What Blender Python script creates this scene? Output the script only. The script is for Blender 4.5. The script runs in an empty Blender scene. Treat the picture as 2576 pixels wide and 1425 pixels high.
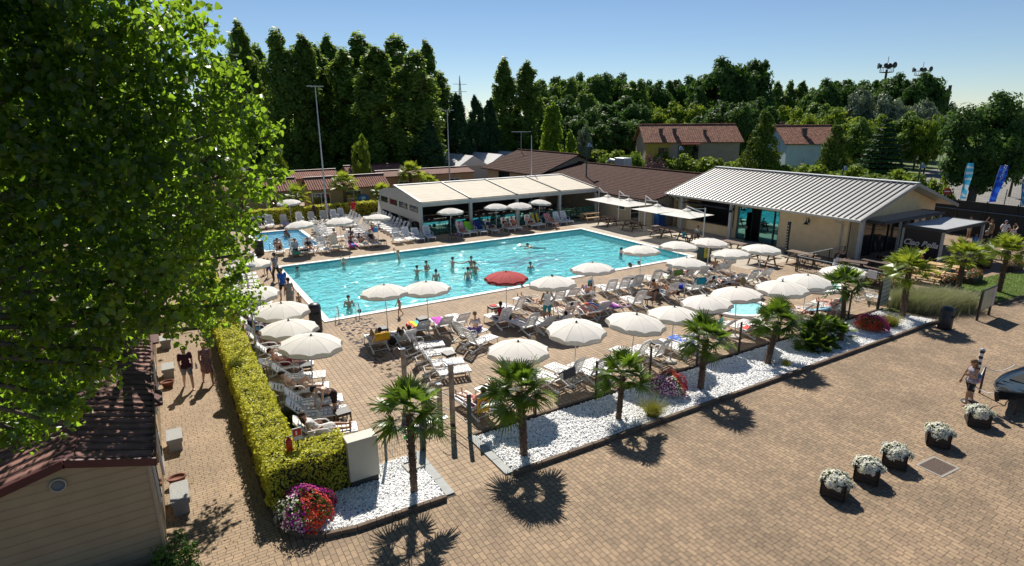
import bpy, math, random
import numpy as np
from mathutils import Vector, Matrix
rnd = random.Random(7); NP = np.random.RandomState(11)
PI = math.pi; R = math.radians
scene = bpy.context.scene; COL = scene.collection
# ---------------------------------------------------------------- camera
CF, CH = 1476.0, 9.4
PITCH, ROLL, YAW = R(15.77), R(-0.43), R(31.0)
_f = np.array([math.sin(YAW)*math.cos(PITCH), math.cos(YAW)*math.cos(PITCH), -math.sin(PITCH)])
_r0 = np.array([math.cos(YAW), -math.sin(YAW), 0.0]); _u0 = np.cross(_r0, _f)
_r = math.cos(ROLL)*_r0 + math.sin(ROLL)*_u0; _u = -math.sin(ROLL)*_r0 + math.cos(ROLL)*_u0
cam_d = bpy.data.cameras.new('camera'); cam = bpy.data.objects.new('camera', cam_d); COL.objects.link(cam)
cam.matrix_world = Matrix(((_r[0], _u[0], -_f[0], 0), (_r[1], _u[1], -_f[1], 0), (_r[2], _u[2], -_f[2], CH), (0, 0, 0, 1)))
cam_d.sensor_width = 36; cam_d.lens = CF/2576*36; cam_d.clip_end = 5000; cam_d.clip_start = .1
scene.camera = cam
# ---------------------------------------------------------------- world and sun
SUN_EL, SUN_AZ = R(46), R(24)          # azimuth measured from +Y towards +X
w = bpy.data.worlds.new('World'); scene.world = w; w.use_nodes = True
nt = w.node_tree; bg = nt.nodes['Background']
sky = nt.nodes.new('ShaderNodeTexSky'); sky.sky_type = 'NISHITA'; sky.sun_disc = False
sky.sun_elevation = SUN_EL; sky.sun_rotation = SUN_AZ; sky.altitude = 1500; sky.air_density = 1.0; sky.dust_density = 0.0; sky.ozone_density = 3.8
nt.links.new(sky.outputs[0], bg.inputs[0]); bg.inputs[1].default_value = 0.06
sd = bpy.data.lights.new('sun', 'SUN'); sd.energy = 5.0; sd.angle = R(.5); sd.color = (1, .93, .82)
so = bpy.data.objects.new('sun', sd); COL.objects.link(so)
sdir = Vector((math.sin(SUN_AZ)*math.cos(SUN_EL), math.cos(SUN_AZ)*math.cos(SUN_EL), math.sin(SUN_EL)))
so.rotation_euler = sdir.to_track_quat('Z', 'Y').to_euler(); so.location = (0, 0, 60)
scene.view_settings.view_transform = 'Standard'; scene.view_settings.look = 'None'
scene.view_settings.exposure = 0.58; scene.view_settings.gamma = 1
scene.render.engine = 'CYCLES'

# ---------------------------------------------------------------- helpers
def ray(px, py):
    return _f + (px-1288)/CF*_r - (py-712.5)/CF*_u
def G(px, py, z=0.0):
    """where the sight line of a point of the photo meets the level z"""
    d = ray(px, py); t = (z-CH)/d[2]; return Vector((d[0]*t, d[1]*t, z))
def DP(px, py, depth):
    d = ray(px, py); return Vector((d[0]*depth, d[1]*depth, CH+d[2]*depth))
def crop(ox, oy, s):
    return lambda x, y, z=0.0: G((ox+x/s)/1.4907, (oy+y/s)/1.4907, z)
c1 = crop(960, 700, 3.16625); c2 = crop(1700, 700, 3.16625); c3 = crop(2400, 700, 3.16625); c4 = crop(3040, 700, 3.16625)
c5 = crop(800, 1050, 3.16625); c6 = crop(1500, 1050, 3.16625); c7 = crop(2200, 1000, 3.16625); c8 = crop(2900, 1000, 3.16625)
a1 = crop(0, 1200, 1.5427); a2 = crop(850, 1400, 1.9678); a3 = crop(1700, 1300, 2.375); a4 = crop(2900, 1200, 2.0362)
e1 = crop(860, 740, 5.9375); e2 = crop(1220, 740, 5.9375); e3 = crop(840, 940, 5.9375); e4 = crop(900, 1160, 2.85)
e5 = crop(2100, 1000, 5.9375); e6 = crop(2450, 960, 5.09); e7 = crop(2300, 1200, 5.089); e8 = crop(2700, 1080, 4.2933)

class MB:
    """collects shapes and links them as one mesh object"""
    def __init__(s): s.v = []; s.f = []; s.m = []; s.sm = []
    def add(s, vs, fs, m=0, smooth=False):
        o = len(s.v); s.v += [tuple(v) for v in vs]
        for f in fs: s.f.append(tuple(o+i for i in f)); s.m.append(m); s.sm.append(smooth)
        return s
    def box(s, c, d, rz=0, m=0, M=None):
        x, y, z = d[0]/2, d[1]/2, d[2]/2
        vs = [Vector((i*x, j*y, k*z)) for i in (-1, 1) for j in (-1, 1) for k in (-1, 1)]
        Q = Matrix.Rotation(rz, 3, 'Z') if M is None else M
        vs = [Q @ v + Vector(c) for v in vs]
        return s.add(vs, [(0, 1, 3, 2), (4, 6, 7, 5), (0, 4, 5, 1), (2, 3, 7, 6), (0, 2, 6, 4), (1, 5, 7, 3)], m)
    def bar(s, a, b, wd, ht, m=0, up=(0, 0, 1)):
        a = Vector(a); b = Vector(b); d = (b-a); L = d.length; d.normalize(); up = Vector(up)
        if abs(d.dot(up)) > .98: up = Vector((0, 1, 0))
        x = d.cross(up).normalized(); z = x.cross(d)
        M = Matrix((x, d, z)).transposed()
        return s.box((a+b)/2, (wd, L, ht), 0, m, M)
    def tube(s, pts, rad, n=8, m=0, caps=True, smooth=True, flat=1.0):
        pts = [Vector(p) for p in pts]; k = len(pts)
        if not hasattr(rad, '__len__'): rad = [rad]*k
        vs = []; prev = None
        for i, p in enumerate(pts):
            t = (pts[min(i+1, k-1)]-pts[max(i-1, 0)]).normalized()
            if prev is None:
                a = Vector((0, 0, 1)) if abs(t.z) < .9 else Vector((1, 0, 0)); x = t.cross(a).normalized()
            else: x = (prev - t*prev.dot(t)).normalized()
            prev = x; y = t.cross(x)
            for j in range(n):
                th = 2*PI*j/n; vs.append(p + (x*math.cos(th) + y*math.sin(th)*flat)*rad[i])
        fs = [(i*n+j, i*n+(j+1) % n, (i+1)*n+(j+1) % n, (i+1)*n+j) for i in range(k-1) for j in range(n)]
        s.add(vs, fs, m, smooth)
        if caps: s.add(vs[:n], [tuple(range(n-1, -1, -1))], m); s.add(vs[-n:], [tuple(range(n))], m)
        return s
    def cyl(s, c, r, h, n=16, m=0, r2=None):
        c = Vector(c); return s.tube([c, c+Vector((0, 0, h))], [r, r if r2 is None else r2], n, m)
    def lathe(s, prof, n=16, m=0, c=(0, 0, 0), smooth=True):
        vs = [(c[0]+r*math.cos(2*PI*j/n), c[1]+r*math.sin(2*PI*j/n), c[2]+z) for r, z in prof for j in range(n)]
        fs = [(i*n+j, i*n+(j+1) % n, (i+1)*n+(j+1) % n, (i+1)*n+j) for i in range(len(prof)-1) for j in range(n)]
        return s.add(vs, fs, m, smooth)
    def sphere(s, c, r, n=8, m=0, sc=(1, 1, 1)):
        vs = []; fs = []; k = max(4, n//2+1)
        for i in range(1, k):
            a = PI*i/k
            for j in range(n):
                b = 2*PI*j/n; vs.append((c[0]+r*sc[0]*math.sin(a)*math.cos(b), c[1]+r*sc[1]*math.sin(a)*math.sin(b), c[2]+r*sc[2]*math.cos(a)))
        t = len(vs); vs += [(c[0], c[1], c[2]+r*sc[2]), (c[0], c[1], c[2]-r*sc[2])]
        for i in range(k-2):
            for j in range(n): fs.append((i*n+j, (i+1)*n+j, (i+1)*n+(j+1) % n, i*n+(j+1) % n))
        for j in range(n): fs.append((t, j, (j+1) % n)); fs.append((t+1, (k-2)*n+(j+1) % n, (k-2)*n+j))
        return s.add(vs, fs, m, True)
    def prism(s, poly, z0, z1, m=0):
        n = len(poly); vs = [(x, y, z0) for x, y in poly]+[(x, y, z1) for x, y in poly]
        fs = [tuple(range(n-1, -1, -1)), tuple(range(n, 2*n))]+[(i, (i+1) % n, n+(i+1) % n, n+i) for i in range(n)]
        return s.add(vs, fs, m)
    def quad(s, a, b, c, d, m=0): return s.add([a, b, c, d], [(0, 1, 2, 3)], m)
    def mesh(s, name, mats):
        me = bpy.data.meshes.new(name); me.from_pydata(s.v, [], s.f)
        for x in (mats if isinstance(mats, (list, tuple)) else [mats]): me.materials.append(x)
        me.polygons.foreach_set('material_index', s.m); me.polygons.foreach_set('use_smooth', s.sm); me.update()
        return me
    def build(s, name, mats, parent=None, bevel=0):
        o = bpy.data.objects.new(name, s.mesh(name, mats)); COL.objects.link(o)
        if parent: o.parent = parent
        if bevel:
            b = o.modifiers.new('bevel', 'BEVEL'); b.width = bevel; b.segments = 2; b.limit_method = 'ANGLE'
        return o
def tag(o, label=None, cat=None, group=None, kind=None):
    for k, v in (('label', label), ('category', cat), ('group', group), ('kind', kind)):
        if v: o[k] = v
    return o
def thing(name, label, cat, loc=(0, 0, 0), rz=0, group=None, sc=1):
    o = bpy.data.objects.new(name, None); COL.objects.link(o); o.empty_display_size = .2
    o.location = loc; o.rotation_euler = (0, 0, rz); o.scale = (sc, sc, sc)
    return tag(o, label, cat, group)
def struct(o): o['kind'] = 'structure'; return o
KIDS = {}
def dup(root, loc, rz=0, label=None, group=None, sc=None, cat=None):
    def cp(o, par):
        c = o.copy(); COL.objects.link(c)
        if par: c.parent = par
        for ch in KIDS.get(o.name) or KIDS.setdefault(o.name, list(o.children)): cp(ch, c)
        return c
    r = cp(root, None); r.location = loc; r.rotation_euler = (0, 0, rz)
    if sc: r.scale = (sc, sc, sc) if not hasattr(sc, '__len__') else sc
    if label: r['label'] = label
    if group: r['group'] = group
    if cat: r['category'] = cat
    return r
class Proto:
    """first placement moves the built thing itself, later ones copy it"""
    def __init__(s, root): s.root = root; s.used = False
    def put(s, loc, rz=0, label=None, group=None, sc=None):
        if not s.used:
            s.used = True; o = s.root; KIDS[o.name] = list(o.children)
            for ch in o.children: KIDS[ch.name] = list(ch.children)
            o.location = loc; o.rotation_euler = (0, 0, rz)
            if sc: o.scale = (sc, sc, sc) if not hasattr(sc, '__len__') else sc
            if label: o['label'] = label
            if group: o['group'] = group
            return o
        return dup(s.root, loc, rz, label, group, sc if sc else 1)
def npmesh(name, V, F, mats, mi=None, smooth=False, parent=None):
    """V (n,3) floats, F (m,k) ints all with k corners"""
    me = bpy.data.meshes.new(name); V = np.asarray(V, np.float32); F = np.asarray(F, np.int32); k = F.shape[1]
    me.vertices.add(len(V)); me.vertices.foreach_set('co', V.ravel())
    me.loops.add(F.size); me.loops.foreach_set('vertex_index', F.ravel())
    me.polygons.add(len(F)); me.polygons.foreach_set('loop_start', np.arange(0, F.size, k, dtype=np.int32))
    for x in (mats if isinstance(mats, (list, tuple)) else [mats]): me.materials.append(x)
    if mi is not None: me.polygons.foreach_set('material_index', np.asarray(mi, np.int32))
    if smooth: me.polygons.foreach_set('use_smooth', np.ones(len(F), bool))
    me.update(calc_edges=True); me.validate()
    o = bpy.data.objects.new(name, me); COL.objects.link(o)
    if parent: o.parent = parent
    return o

# ---------------------------------------------------------------- materials
MATS = {}
def mat(name, col, rough=.6, var=0., scale=4., metal=0., bump=0., trans=0., spec=.5, coat=0., coords='Object', bscale=None):
    if name in MATS: return MATS[name]
    m = bpy.data.materials.new(name); m.use_nodes = True; t = m.node_tree; b = t.nodes['Principled BSDF']
    b.inputs['Base Color'].default_value = (*col, 1); b.inputs['Roughness'].default_value = rough; b.inputs['Metallic'].default_value = metal
    b.inputs['Specular IOR Level'].default_value = spec; b.inputs['Coat Weight'].default_value = coat
    if var or bump:
        tc = t.nodes.new('ShaderNodeTexCoord'); nz = t.nodes.new('ShaderNodeTexNoise'); nz.inputs['Scale'].default_value = scale; nz.inputs['Detail'].default_value = 6
        t.links.new(tc.outputs[coords], nz.inputs['Vector'])
        if var:
            rp = t.nodes.new('ShaderNodeValToRGB'); rp.color_ramp.elements[0].position = .3; rp.color_ramp.elements[1].position = .7
            rp.color_ramp.elements[0].color = (*[c*(1-var) for c in col], 1); rp.color_ramp.elements[1].color = (*[min(1, c*(1+var)) for c in col], 1)
            t.links.new(nz.outputs[0], rp.inputs[0]); t.links.new(rp.outputs[0], b.inputs['Base Color'])
        if bump:
            n2 = t.nodes.new('ShaderNodeTexNoise'); n2.inputs['Scale'].default_value = bscale or scale*3; n2.inputs['Detail'].default_value = 5; t.links.new(tc.outputs[coords], n2.inputs['Vector'])
            bp = t.nodes.new('ShaderNodeBump'); bp.inputs['Strength'].default_value = bump; bp.inputs['Distance'].default_value = .02
            t.links.new(n2.outputs[0], bp.inputs['Height']); t.links.new(bp.outputs[0], b.inputs['Normal'])
    if trans:
        tr = t.nodes.new('ShaderNodeBsdfTranslucent'); mx = t.nodes.new('ShaderNodeMixShader'); mx.inputs[0].default_value = trans
        src = b.inputs['Base Color'].links[0].from_socket if b.inputs['Base Color'].links else None
        if src: t.links.new(src, tr.inputs[0])
        else: tr.inputs[0].default_value = (*col, 1)
        out = t.nodes['Material Output']; t.links.new(b.outputs[0], mx.inputs[1]); t.links.new(tr.outputs[0], mx.inputs[2]); t.links.new(mx.outputs[0], out.inputs[0])
    MATS[name] = m; return m
def leafmat(name, dark, light, tcol, trans=.45, scale=.6, rough=.5, spec=.3):
    """leaf: noise between two greens, light shines through in tcol"""
    if name in MATS: return MATS[name]
    m = bpy.data.materials.new(name); m.use_nodes = True; t = m.node_tree; b = t.nodes['Principled BSDF']
    b.inputs['Roughness'].default_value = rough; b.inputs['Specular IOR Level'].default_value = spec
    g = t.nodes.new('ShaderNodeNewGeometry'); mp = t.nodes.new('ShaderNodeValToRGB')
    mp.color_ramp.elements[0].color = (*dark, 1); mp.color_ramp.elements[1].color = (*light, 1)
    tc = t.nodes.new('ShaderNodeTexCoord'); nz = t.nodes.new('ShaderNodeTexNoise'); nz.inputs['Scale'].default_value = scale; nz.inputs['Detail'].default_value = 3
    t.links.new(tc.outputs['Object'], nz.inputs[0])
    ad = t.nodes.new('ShaderNodeMath'); ad.operation = 'MULTIPLY_ADD'; ad.inputs[1].default_value = .45; t.links.new(g.outputs['Random Per Island'], ad.inputs[0])
    sb = t.nodes.new('ShaderNodeMath'); sb.operation = 'SUBTRACT'; t.links.new(nz.outputs[0], sb.inputs[0]); sb.inputs[1].default_value = .2
    t.links.new(sb.outputs[0], ad.inputs[2]); t.links.new(ad.outputs[0], mp.inputs[0]); t.links.new(mp.outputs[0], b.inputs['Base Color'])
    tr = t.nodes.new('ShaderNodeBsdfTranslucent'); mx = t.nodes.new('ShaderNodeMixShader'); mx.inputs[0].default_value = trans
    mt = t.nodes.new('ShaderNodeMix'); mt.data_type = 'RGBA'; mt.inputs[6].default_value = (*[c*.6 for c in tcol], 1); mt.inputs[7].default_value = (*tcol, 1)
    t.links.new(g.outputs['Random Per Island'], mt.inputs[0]); t.links.new(mt.outputs[2], tr.inputs[0])
    out = t.nodes['Material Output']; t.links.new(b.outputs[0], mx.inputs[1]); t.links.new(tr.outputs[0], mx.inputs[2]); t.links.new(mx.outputs[0], out.inputs[0])
    MATS[name] = m; return m
def brickmat(name, c_a, c_b, mortar, bw, rh, rot=0, offset=.5, squash=1., sqf=2, msize=.012, stain=.25, rough=.8, bias=0., bump=.25, freq=2):
    if name in MATS: return MATS[name]
    m = bpy.data.materials.new(name); m.use_nodes = True; t = m.node_tree; b = t.nodes['Principled BSDF']; b.inputs['Roughness'].default_value = rough
    b.inputs['Specular IOR Level'].default_value = .35
    tc = t.nodes.new('ShaderNodeTexCoord'); mp = t.nodes.new('ShaderNodeMapping'); mp.inputs['Rotation'].default_value = (0, 0, rot)
    # joints of laid blocks are never quite straight
    wn = t.nodes.new('ShaderNodeTexNoise'); wn.inputs['Scale'].default_value = 1.6; t.links.new(tc.outputs['Object'], wn.inputs[0])
    vm = t.nodes.new('ShaderNodeVectorMath'); vm.operation = 'MULTIPLY_ADD'; vm.inputs[1].default_value = (.05, .05, 0)
    t.links.new(wn.outputs['Color'], vm.inputs[0]); t.links.new(tc.outputs['Object'], vm.inputs[2]); t.links.new(vm.outputs[0], mp.inputs[0])
    br = t.nodes.new('ShaderNodeTexBrick'); br.offset = offset; br.offset_frequency = freq; br.squash = squash; br.squash_frequency = sqf
    br.inputs['Scale'].default_value = 1; br.inputs['Mortar Size'].default_value = msize; br.inputs['Mortar Smooth'].default_value = .2
    br.inputs['Brick Width'].default_value = bw; br.inputs['Row Height'].default_value = rh; br.inputs['Bias'].default_value = bias
    br.inputs['Color1'].default_value = (*c_a, 1); br.inputs['Color2'].default_value = (*c_b, 1); br.inputs['Mortar'].default_value = (*mortar, 1)
    t.links.new(mp.outputs[0], br.inputs[0])
    nz = t.nodes.new('ShaderNodeTexNoise'); nz.inputs['Scale'].default_value = .5; nz.inputs['Detail'].default_value = 8; nz.inputs['Roughness'].default_value = .6; t.links.new(tc.outputs['Object'], nz.inputs[0])
    rp = t.nodes.new('ShaderNodeValToRGB'); rp.color_ramp.elements[0].position = .32; rp.color_ramp.elements[1].position = .66
    rp.color_ramp.elements[0].color = (1-stain, 1-stain, 1-stain, 1); rp.color_ramp.elements[1].color = (1.08, 1.06, 1.04, 1); t.links.new(nz.outputs[0], rp.inputs[0])
    n3 = t.nodes.new('ShaderNodeTexNoise'); n3.inputs['Scale'].default_value = 14; n3.inputs['Detail'].default_value = 3; t.links.new(tc.outputs['Object'], n3.inputs[0])
    r3 = t.nodes.new('ShaderNodeValToRGB'); r3.color_ramp.elements[0].position = .3; r3.color_ramp.elements[0].color = (.86, .86, .86, 1); r3.color_ramp.elements[1].position = .7; r3.color_ramp.elements[1].color = (1.06, 1.06, 1.06, 1); t.links.new(n3.outputs[0], r3.inputs[0])
    mu = t.nodes.new('ShaderNodeMix'); mu.data_type = 'RGBA'; mu.blend_type = 'MULTIPLY'; mu.inputs[0].default_value = 1
    t.links.new(br.outputs[0], mu.inputs[6]); t.links.new(rp.outputs[0], mu.inputs[7])
    m2 = t.nodes.new('ShaderNodeMix'); m2.data_type = 'RGBA'; m2.blend_type = 'MULTIPLY'; m2.inputs[0].default_value = 1
    t.links.new(mu.outputs[2], m2.inputs[6]); t.links.new(r3.outputs[0], m2.inputs[7]); t.links.new(m2.outputs[2], b.inputs[0])
    bp = t.nodes.new('ShaderNodeBump'); bp.inputs['Strength'].default_value = bump; bp.inputs['Distance'].default_value = .01; bp.invert = True
    t.links.new(br.outputs['Fac'], bp.inputs['Height']); t.links.new(bp.outputs[0], b.inputs['Normal'])
    MATS[name] = m; return m
def ribmat(name, col, axis, period, depth=.5, rough=.4, dark=.55, var=.12, metal=0., wave='SIN', bump=.02):
    """ribbed or tiled sheet: bands across one axis as true bump, with a thin dark joint"""
    if name in MATS: return MATS[name]
    m = bpy.data.materials.new(name); m.use_nodes = True; t = m.node_tree; b = t.nodes['Principled BSDF']; b.inputs['Roughness'].default_value = rough; b.inputs['Metallic'].default_value = metal
    tc = t.nodes.new('ShaderNodeTexCoord'); b.inputs['Specular IOR Level'].default_value = .12; wv = t.nodes.new('ShaderNodeTexWave'); wv.wave_type = 'BANDS'; wv.bands_direction = axis; wv.wave_profile = wave
    wv.inputs['Scale'].default_value = 1/period/3.18 if wave == 'SIN' else 1/period/3.18; t.links.new(tc.outputs['Object'], wv.inputs[0])
    nz = t.nodes.new('ShaderNodeTexNoise'); nz.inputs['Scale'].default_value = 3; nz.inputs['Detail'].default_value = 6; t.links.new(tc.outputs['Object'], nz.inputs[0])
    rp = t.nodes.new('ShaderNodeValToRGB'); rp.color_ramp.elements[0].position = .3; rp.color_ramp.elements[1].position = .7
    rp.color_ramp.elements[0].color = (*[c*(1-var) for c in col], 1); rp.color_ramp.elements[1].color = (*[c*(1+var) for c in col], 1); t.links.new(nz.outputs[0], rp.inputs[0])
    r2 = t.nodes.new('ShaderNodeValToRGB'); r2.color_ramp.elements[0].color = (dark, dark, dark, 1); r2.color_ramp.elements[1].position = .25; r2.color_ramp.elements[1].color = (1, 1, 1, 1); t.links.new(wv.outputs[0], r2.inputs[0])
    mu = t.nodes.new('ShaderNodeMix'); mu.data_type = 'RGBA'; mu.blend_type = 'MULTIPLY'; mu.inputs[0].default_value = 1
    t.links.new(rp.outputs[0], mu.inputs[6]); t.links.new(r2.outputs[0], mu.inputs[7]); t.links.new(mu.outputs[2], b.inputs[0])
    bp = t.nodes.new('ShaderNodeBump'); bp.inputs['Strength'].default_value = depth; bp.inputs['Distance'].default_value = bump
    t.links.new(wv.outputs[0], bp.inputs['Height']); t.links.new(bp.outputs[0], b.inputs['Normal'])
    MATS[name] = m; return m

M_white = mat('white_plastic', (.76, .76, .75), .38, .08, 3)
M_cream = mat('cream_plastic', (.55, .52, .44), .4, .08, 3)
M_canvas = mat('umbrella_canvas', (.93, .91, .86), .85, .04, 2, trans=.40, bump=.15)
M_redcan = mat('red_canvas', (.42, .03, .035), .8, .1, 3, trans=.2)
M_trim = mat('dark_trim', (.07, .06, .055), .7)
M_pole = mat('white_painted_pole', (.6, .6, .58), .35)
M_galv = mat('galvanised_steel', (.42, .45, .48), .42, .1, 3, metal=.6)
M_black = mat('black_metal', (.018, .02, .024), .42)
M_green = mat('dark_green_metal', (.015, .045, .04), .45)
M_conc = mat('concrete', (.46, .43, .38), .85, .12, 9, bump=.3)
M_darkpl = mat('dark_plastic', (.022, .022, .026), .45)
M_wood = mat('weathered_wood', (.16, .11, .075), .8, .3, 6, bump=.3)
M_darkwood = mat('dark_brown_wood', (.075, .045, .032), .7, .3, 5, bump=.3)
M_lwood = mat('light_pine_wood', (.5, .33, .17), .7, .2, 5, bump=.2)
M_steel = mat('stainless_steel', (.55, .55, .56), .18, metal=1)
M_glass = mat('dark_window_glass', (.012, .02, .024), .03, spec=1.0)
M_trunk = mat('palm_trunk', (.1, .065, .045), .95, .5, 14, bump=1.0)
M_bark = mat('bark', (.09, .075, .055), .95, .4, 5, bump=.8)
M_beige = mat('beige_render', (.74, .56, .33), .85, .07, 2, bump=.15, bscale=40)
M_dark = mat('dark_interior', (.012, .012, .013), .9)
M_asph = mat('asphalt', (.17, .165, .155), .9, .2, .4, bump=.3, bscale=60)
M_whitep = mat('white_paint', (.7, .7, .68), .4)
# ================================================================ the ground, paving and water
POOL = (6.27, 31.03, 27.67, 39.98); KIDS_POOL = (6.25, 10.15, 45.65, 53.6)
def cells(outer, holes, z, name, m, extra=()):
    xs = sorted({outer[0], outer[1], *[v for h in holes for v in h[:2] if outer[0] < v < outer[1]], *extra})
    ys = sorted({outer[2], outer[3], *[v for h in holes for v in h[2:] if outer[2] < v < outer[3]]})
    mb = MB(); idx = {}
    def vi(i, j):
        if (i, j) not in idx: idx[i, j] = len(mb.v); mb.v.append((xs[i], ys[j], z))
        return idx[i, j]
    for i in range(len(xs)-1):
        for j in range(len(ys)-1):
            cx, cy = (xs[i]+xs[i+1])/2, (ys[j]+ys[j+1])/2
            if any(h[0] < cx < h[1] and h[2] < cy < h[3] for h in holes): continue
            mb.f.append((vi(i, j), vi(i+1, j), vi(i+1, j+1), vi(i, j+1))); mb.m.append(0); mb.sm.append(False)
    return struct(mb.build(name, m))
M_grass = mat('dry_grass', (.085, .12, .03), .95, .45, .35, bump=.8, bscale=30)
cells((-2500, 2500, -200, 3500), [POOL, KIDS_POOL], -.02, 'ground', M_grass)
M_plaza = brickmat('plaza_blocks', (.345, .25, .158), (.235, .17, .112), (.085, .06, .042), .26, .135, rot=PI/2, offset=.43, squash=.62, sqf=3, msize=.009, stain=.32)
M_deck = brickmat('deck_blocks', (.385, .285, .19), (.295, .22, .15), (.10, .07, .045), .2, .19, rot=PI/2, offset=.0, freq=1, squash=1.0, msize=.010, stain=.24)
M_path = brickmat('path_blocks', (.36, .26, .165), (.29, .21, .135), (.09, .065, .045), .27, .105, offset=.37, squash=.7, sqf=3, msize=.009, stain=.24)
M_slab = brickmat('concrete_slabs', (.43, .38, .31), (.38, .335, .27), (.26, .22, .17), 1.6, 1.6, offset=0, msize=.02, stain=.2)
cells((-30, 56.5, -12, 78), [POOL, KIDS_POOL, (-1.0, 38.9, 12.0, 70)], 0.0, 'paving', M_plaza)
cells((2.2, 38.9, 14.4, 70), [POOL, KIDS_POOL, (31.4, 38.9, 23.2, 43.2)], .0, 'pool_deck', M_deck)
cells((5.5, 7.1, 12.0, 14.4), [], .0, 'entrance_path', M_deck)
cells((-1.0, 2.2, 13.9, 70), [], .0, 'path', M_path)
cells((-1.0, 1.3, 12.0, 13.9), [], .0, 'path', M_path); cells((1.3, 5.5, 12.0, 14.0), [], .0, 'paving', M_plaza)
cells((31.4, 38.9, 23.2, 43.2), [], .001, 'concrete_terrace', M_slab)
cells((31.2, 38.9, 12.0, 14.4), [], .0, 'paving', M_plaza)
M_soil = mat('dark_soil', (.06, .045, .03), .95, .4, 3, bump=.6)
# beds
def poly_sheet(name, pts, z, m):
    mb = MB(); mb.add([(x, y, z) for x, y in pts], [tuple(range(len(pts)))]); return struct(mb.build(name, m))
bedA = [(7.15, 12.0), (31.2, 12.0), (31.2, 12.6), (30.2, 14.4), (7.15, 14.4)]
bedB = [(5.5, 12.0), (2.9, 12.05), (2.2, 12.2), (1.75, 12.5), (1.45, 12.95), (1.3, 13.5), (1.3, 14.4), (5.5, 14.4)]
M_fines = mat('marble_grit', (.62, .62, .61), .9, .3, 30, bump=1, bscale=60)
poly_sheet('planting_bed', bedA, .004, M_soil); poly_sheet('planting_bed', bedB, .004, M_soil)
poly_sheet('gravel_layer', [(7.26, 12.06), (30.7, 12.06), (29.95, 14.28), (7.26, 14.28)], .012, M_fines); poly_sheet('gravel_layer', [(5.22, 12.08), (2.9, 12.11), (2.25, 12.28), (1.84, 12.56), (1.53, 13.0), (1.4, 13.5), (1.4, 14.35), (5.22, 14.37)], .012, M_fines)
# kerbs: laid stones with their own joints
M_kerb = mat('kerb_stone', (.12, .085, .06), .9, .3, 4, bump=.5)
def kerb(pts, wdt=.12, h=.13, L=.9):
    mb = MB()
    for (x0, y0), (x1, y1) in zip(pts, pts[1:]):
        d = math.hypot(x1-x0, y1-y0); n = max(1, round(d/L))
        for i in range(n):
            a, b = (i+.01)/n, (i+.99)/n
            mb.bar((x0+(x1-x0)*a, y0+(y1-y0)*a, h/2), (x0+(x1-x0)*b, y0+(y1-y0)*b, h/2), wdt, h+rnd.uniform(-.01, .01))
    return struct(mb.build('kerb', M_kerb, bevel=.012))
kerb([(7.2, 11.98), (31.0, 11.98)]); kerb([(5.2, 11.98), (2.9, 12.03), (2.2, 12.17), (1.75, 12.45), (1.43, 12.92), (1.25, 13.5), (1.2, 14.3)], L=.45)
kerb([(7.2, 14.42), (30.4, 14.42)], .1, .07)
kerb([(1.22, 14.3), (1.22, 60)], .08, .06, 1.2)
for x in (5.36, 7.14):
    mb = MB(); [mb.box((x, 12.1+i*.78+.38, .022), (.24, .765, .04)) for i in range(3)]; struct(mb.build('grey_slab_strip', mat('grey_slab', (.27, .29, .29), .7, .12, 5)))
# white pebbles: real stones
def ico():
    t = (1+5**.5)/2
    v = np.array([(-1, t, 0), (1, t, 0), (-1, -t, 0), (1, -t, 0), (0, -1, t), (0, 1, t), (0, -1, -t), (0, 1, -t), (t, 0, -1), (t, 0, 1), (-t, 0, -1), (-t, 0, 1)], float)
    f = np.array([(0, 11, 5), (0, 5, 1), (0, 1, 7), (0, 7, 10), (0, 10, 11), (1, 5, 9), (5, 11, 4), (11, 10, 2), (10, 7, 6), (7, 1, 8), (3, 9, 4), (3, 4, 2), (3, 2, 6), (3, 6, 8), (3, 8, 9), (4, 9, 5), (2, 4, 11), (6, 2, 10), (8, 6, 7), (9, 8, 1)])
    return v/np.linalg.norm(v[0]), f
def inpoly(x, y, P):
    c = np.zeros(len(x), bool); j = len(P)-1
    for i in range(len(P)):
        xi, yi = P[i]; xj, yj = P[j]
        k = ((yi > y) != (yj > y)) & (x < (xj-xi)*(y-yi)/(yj-yi+1e-12)+xi); c ^= k; j = i
    return c
def pebbles(poly, n):
    xs = [p[0] for p in poly]; ys = [p[1] for p in poly]
    x = NP.uniform(min(xs), max(xs), n*2); y = NP.uniform(min(ys), max(ys), n*2); k = inpoly(x, y, poly); x = x[k][:n]; y = y[k][:n]; n = len(x)
    v, f = ico(); s = NP.uniform(.022, .042, (n, 1))*NP.uniform(.7, 1.25, (n, 3)); s[:, 2] *= .75
    a = NP.uniform(0, 2*PI, n); V = v[None]*s[:, None, :]*NP.uniform(.85, 1.1, (n, 12, 1))
    X = V[..., 0]*np.cos(a)[:, None]-V[..., 1]*np.sin(a)[:, None]; Y = V[..., 0]*np.sin(a)[:, None]+V[..., 1]*np.cos(a)[:, None]
    V = np.stack([X+x[:, None], Y+y[:, None], V[..., 2]+NP.uniform(.025, .06, n)[:, None]], -1)
    F = f[None]+12*np.arange(n)[:, None, None]
    m = leafmat('white_marble_pebbles', (.72, .73, .74), (.93, .93, .92), (.7, .7, .7), 0.0, 1.2, .6)
    o = npmesh('white_pebbles', V.reshape(-1, 3), F.reshape(-1, 3), m, smooth=True)
    return tag(o, kind='stuff')
def shrink(P, x0, x1, y0, y1): return [(min(max(x, x0), x1), min(max(y, y0), y1)) for x, y in P]
o = pebbles([(7.28, 12.08), (30.6, 12.08), (29.9, 14.25), (7.28, 14.25)], 30000); tag(o, 'white marble pebbles filling the long palm bed behind the kerb', 'pebbles')
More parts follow.
